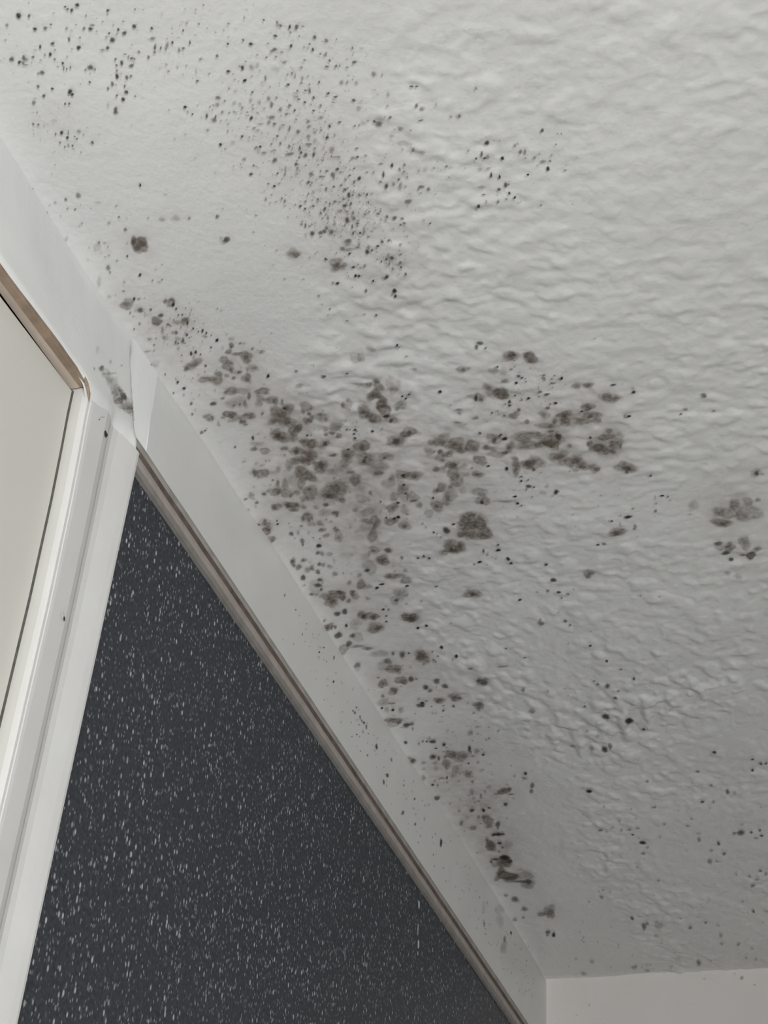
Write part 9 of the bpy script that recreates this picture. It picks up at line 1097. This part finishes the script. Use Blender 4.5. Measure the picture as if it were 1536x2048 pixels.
# ------------------------------------------------------------------ door, its frame and the architrave
ZR = [-0.0905, -0.0925, -0.110, -0.128, -0.160, -0.2145, -0.293, -0.40, -1.0, -2.295]
XIN = [-1.1000, -1.0998, -1.0990, -1.0975, -1.0955, -1.0937, -1.0931, -1.0930, -1.0930, -1.0930]
XOUT = [-1.0434, -1.0436, -1.0439, -1.0441, -1.0446, -1.0452, -1.0465, -1.0478, -1.0490, -1.0490]
rings = []
for z, a, b_ in zip(ZR, XIN, XOUT):
    rings.append([(a + s * (b_ - a), y, H + z) for s, y in PROF])
arch = sweep('trim_1', rings, M_ARCH)
tag(arch, 'white painted moulded door architrave beside the dark panel', 'architrave', kind='structure')
def blob(name, x, y, z, rx, rz, mat, parent, tilt=0.0, seed=1):
    r = random.Random(seed); n = 12; vv = [(x, y - 0.0002, z)]
    for i in range(n):
        t = 2 * math.pi * i / n; w = r.uniform(0.75, 1.15)
        c, s_ = math.cos(t) * rx * w, math.sin(t) * rz * w
        vv.append((x + c * math.cos(tilt) - s_ * math.sin(tilt), y, z + c * math.sin(tilt) + s_ * math.cos(tilt)))
    return mesh(name, vv, [(0, 1 + i, 1 + (i + 1) % n) for i in range(n)], mat, parent)
NX, NZ = [-1.0777, -0.10464]
blob('nail_hole', NX, -0.0146, H + NZ, 0.0017, 0.0018, M_DARK, arch, 0.1, 2)
CX, CZ = [-1.07945, -0.21372]
blob('paint_chip', CX, -0.0146, H + CZ, 0.0016, 0.0019, M_JAMB, arch, 0.4, 5)
blob('chip_core', CX + 0.0011, -0.0149, H + CZ - 0.0010, 0.0008, 0.0012, M_DARK, arch, 0.5, 6)

door = bpy.data.objects.new('door_1', None); COL.objects.link(door); door.location = (-1.48, 0.0, 0.0)
tag(door, 'plain cream door set in a pale frame at the left', 'door', kind='structure')
def local(pts): return [(p[0] + 1.48, p[1], p[2]) for p in pts]
def headz(x): return H - 0.0934 + 0.042 * (x + 1.105)
rings = [local([(a, 0.05, H + z), (a, -0.0112, H + z), (a + 0.02, -0.0112, H + z), (a + 0.02, 0.05, H + z)]) for z, a in zip(ZR, XIN)]
sweep('jamb', rings, M_JAMB, door)
rings = [local([(-1.88, 0.05, z), (-1.88, -0.0112, z), (-1.86, -0.0112, z), (-1.86, 0.05, z)]) for z in (0.005, H - 0.095)]
sweep('jamb', rings, M_JAMB, door)
hx = [-1.86 + (0.7585) * k / 40 for k in range(41)]
rk = random.Random(8)
rings = [local([(x, 0.05, headz(x)), (x, -0.0101, headz(x)), (x, -0.0101, headz(x) + 0.010), (x, 0.05, headz(x) + 0.010)]) for x in hx]
sweep('head_underside', rings, M_BEIGE, door)
rings = []
for x in hx:
    j = rk.uniform(-0.0003, 0.0003)
    rings.append(local([(x, -0.0100, headz(x) - 0.0001), (x, -0.0134 + j * 0.5, headz(x) + 0.0004), (x, -0.0137 + j * 0.5, headz(x) + 0.0010), (x, -0.0130, headz(x) + 0.006), (x, -0.0100, headz(x) + 0.006)]))
sweep('head_edge', rings, M_BROWN, door)
# splintered bare end where head meets jamb
sv = [(-1.1075, -0.0158, headz(-1.1075) + 0.0012), (-1.1035, -0.0158, headz(-1.1035) - 0.0002), (-1.0998, -0.0157, headz(-1.10) - 0.0040),
      (-1.0990, -0.0156, headz(-1.10) - 0.0085), (-1.1006, -0.0150, headz(-1.10) - 0.0060), (-1.1030, -0.0148, headz(-1.10) - 0.0030), (-1.1070, -0.0150, headz(-1.107) - 0.0004)]
mesh('splintered_end', local(sv), [tuple(range(len(sv)))], M_BROWN, door)
# added dark strip, painting the shadow line down the gap between leaf and jamb
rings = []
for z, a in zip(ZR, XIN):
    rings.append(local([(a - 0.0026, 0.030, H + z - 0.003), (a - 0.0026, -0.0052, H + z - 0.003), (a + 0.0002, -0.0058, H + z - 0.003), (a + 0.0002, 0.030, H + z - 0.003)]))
sweep('gap_shade_strip', rings, M_GAP_SHADE, door)
# leaf with a thin gap to the frame all round
lz = [-0.0975, -0.110, -0.128, -0.160, -0.2145, -0.293, -0.40, -1.0, -2.29]
rings = []
for z in lz:
    xr = float(np.interp(z, ZR[::-1], XIN[::-1])) - 0.0022
    zz = H + z
    rings.append(local([(-1.8575, 0.034, zz), (-1.8575, -0.0063, zz), (xr - 0.0006, -0.0063, zz), (xr, -0.0056, zz), (xr, 0.034, zz)]))
tz0 = rings[0]
rings[0] = [(p[0], p[1], headz(p[0] - 1.48) - 0.0022) for p in tz0]
sweep('leaf', rings, M_DOOR, door)
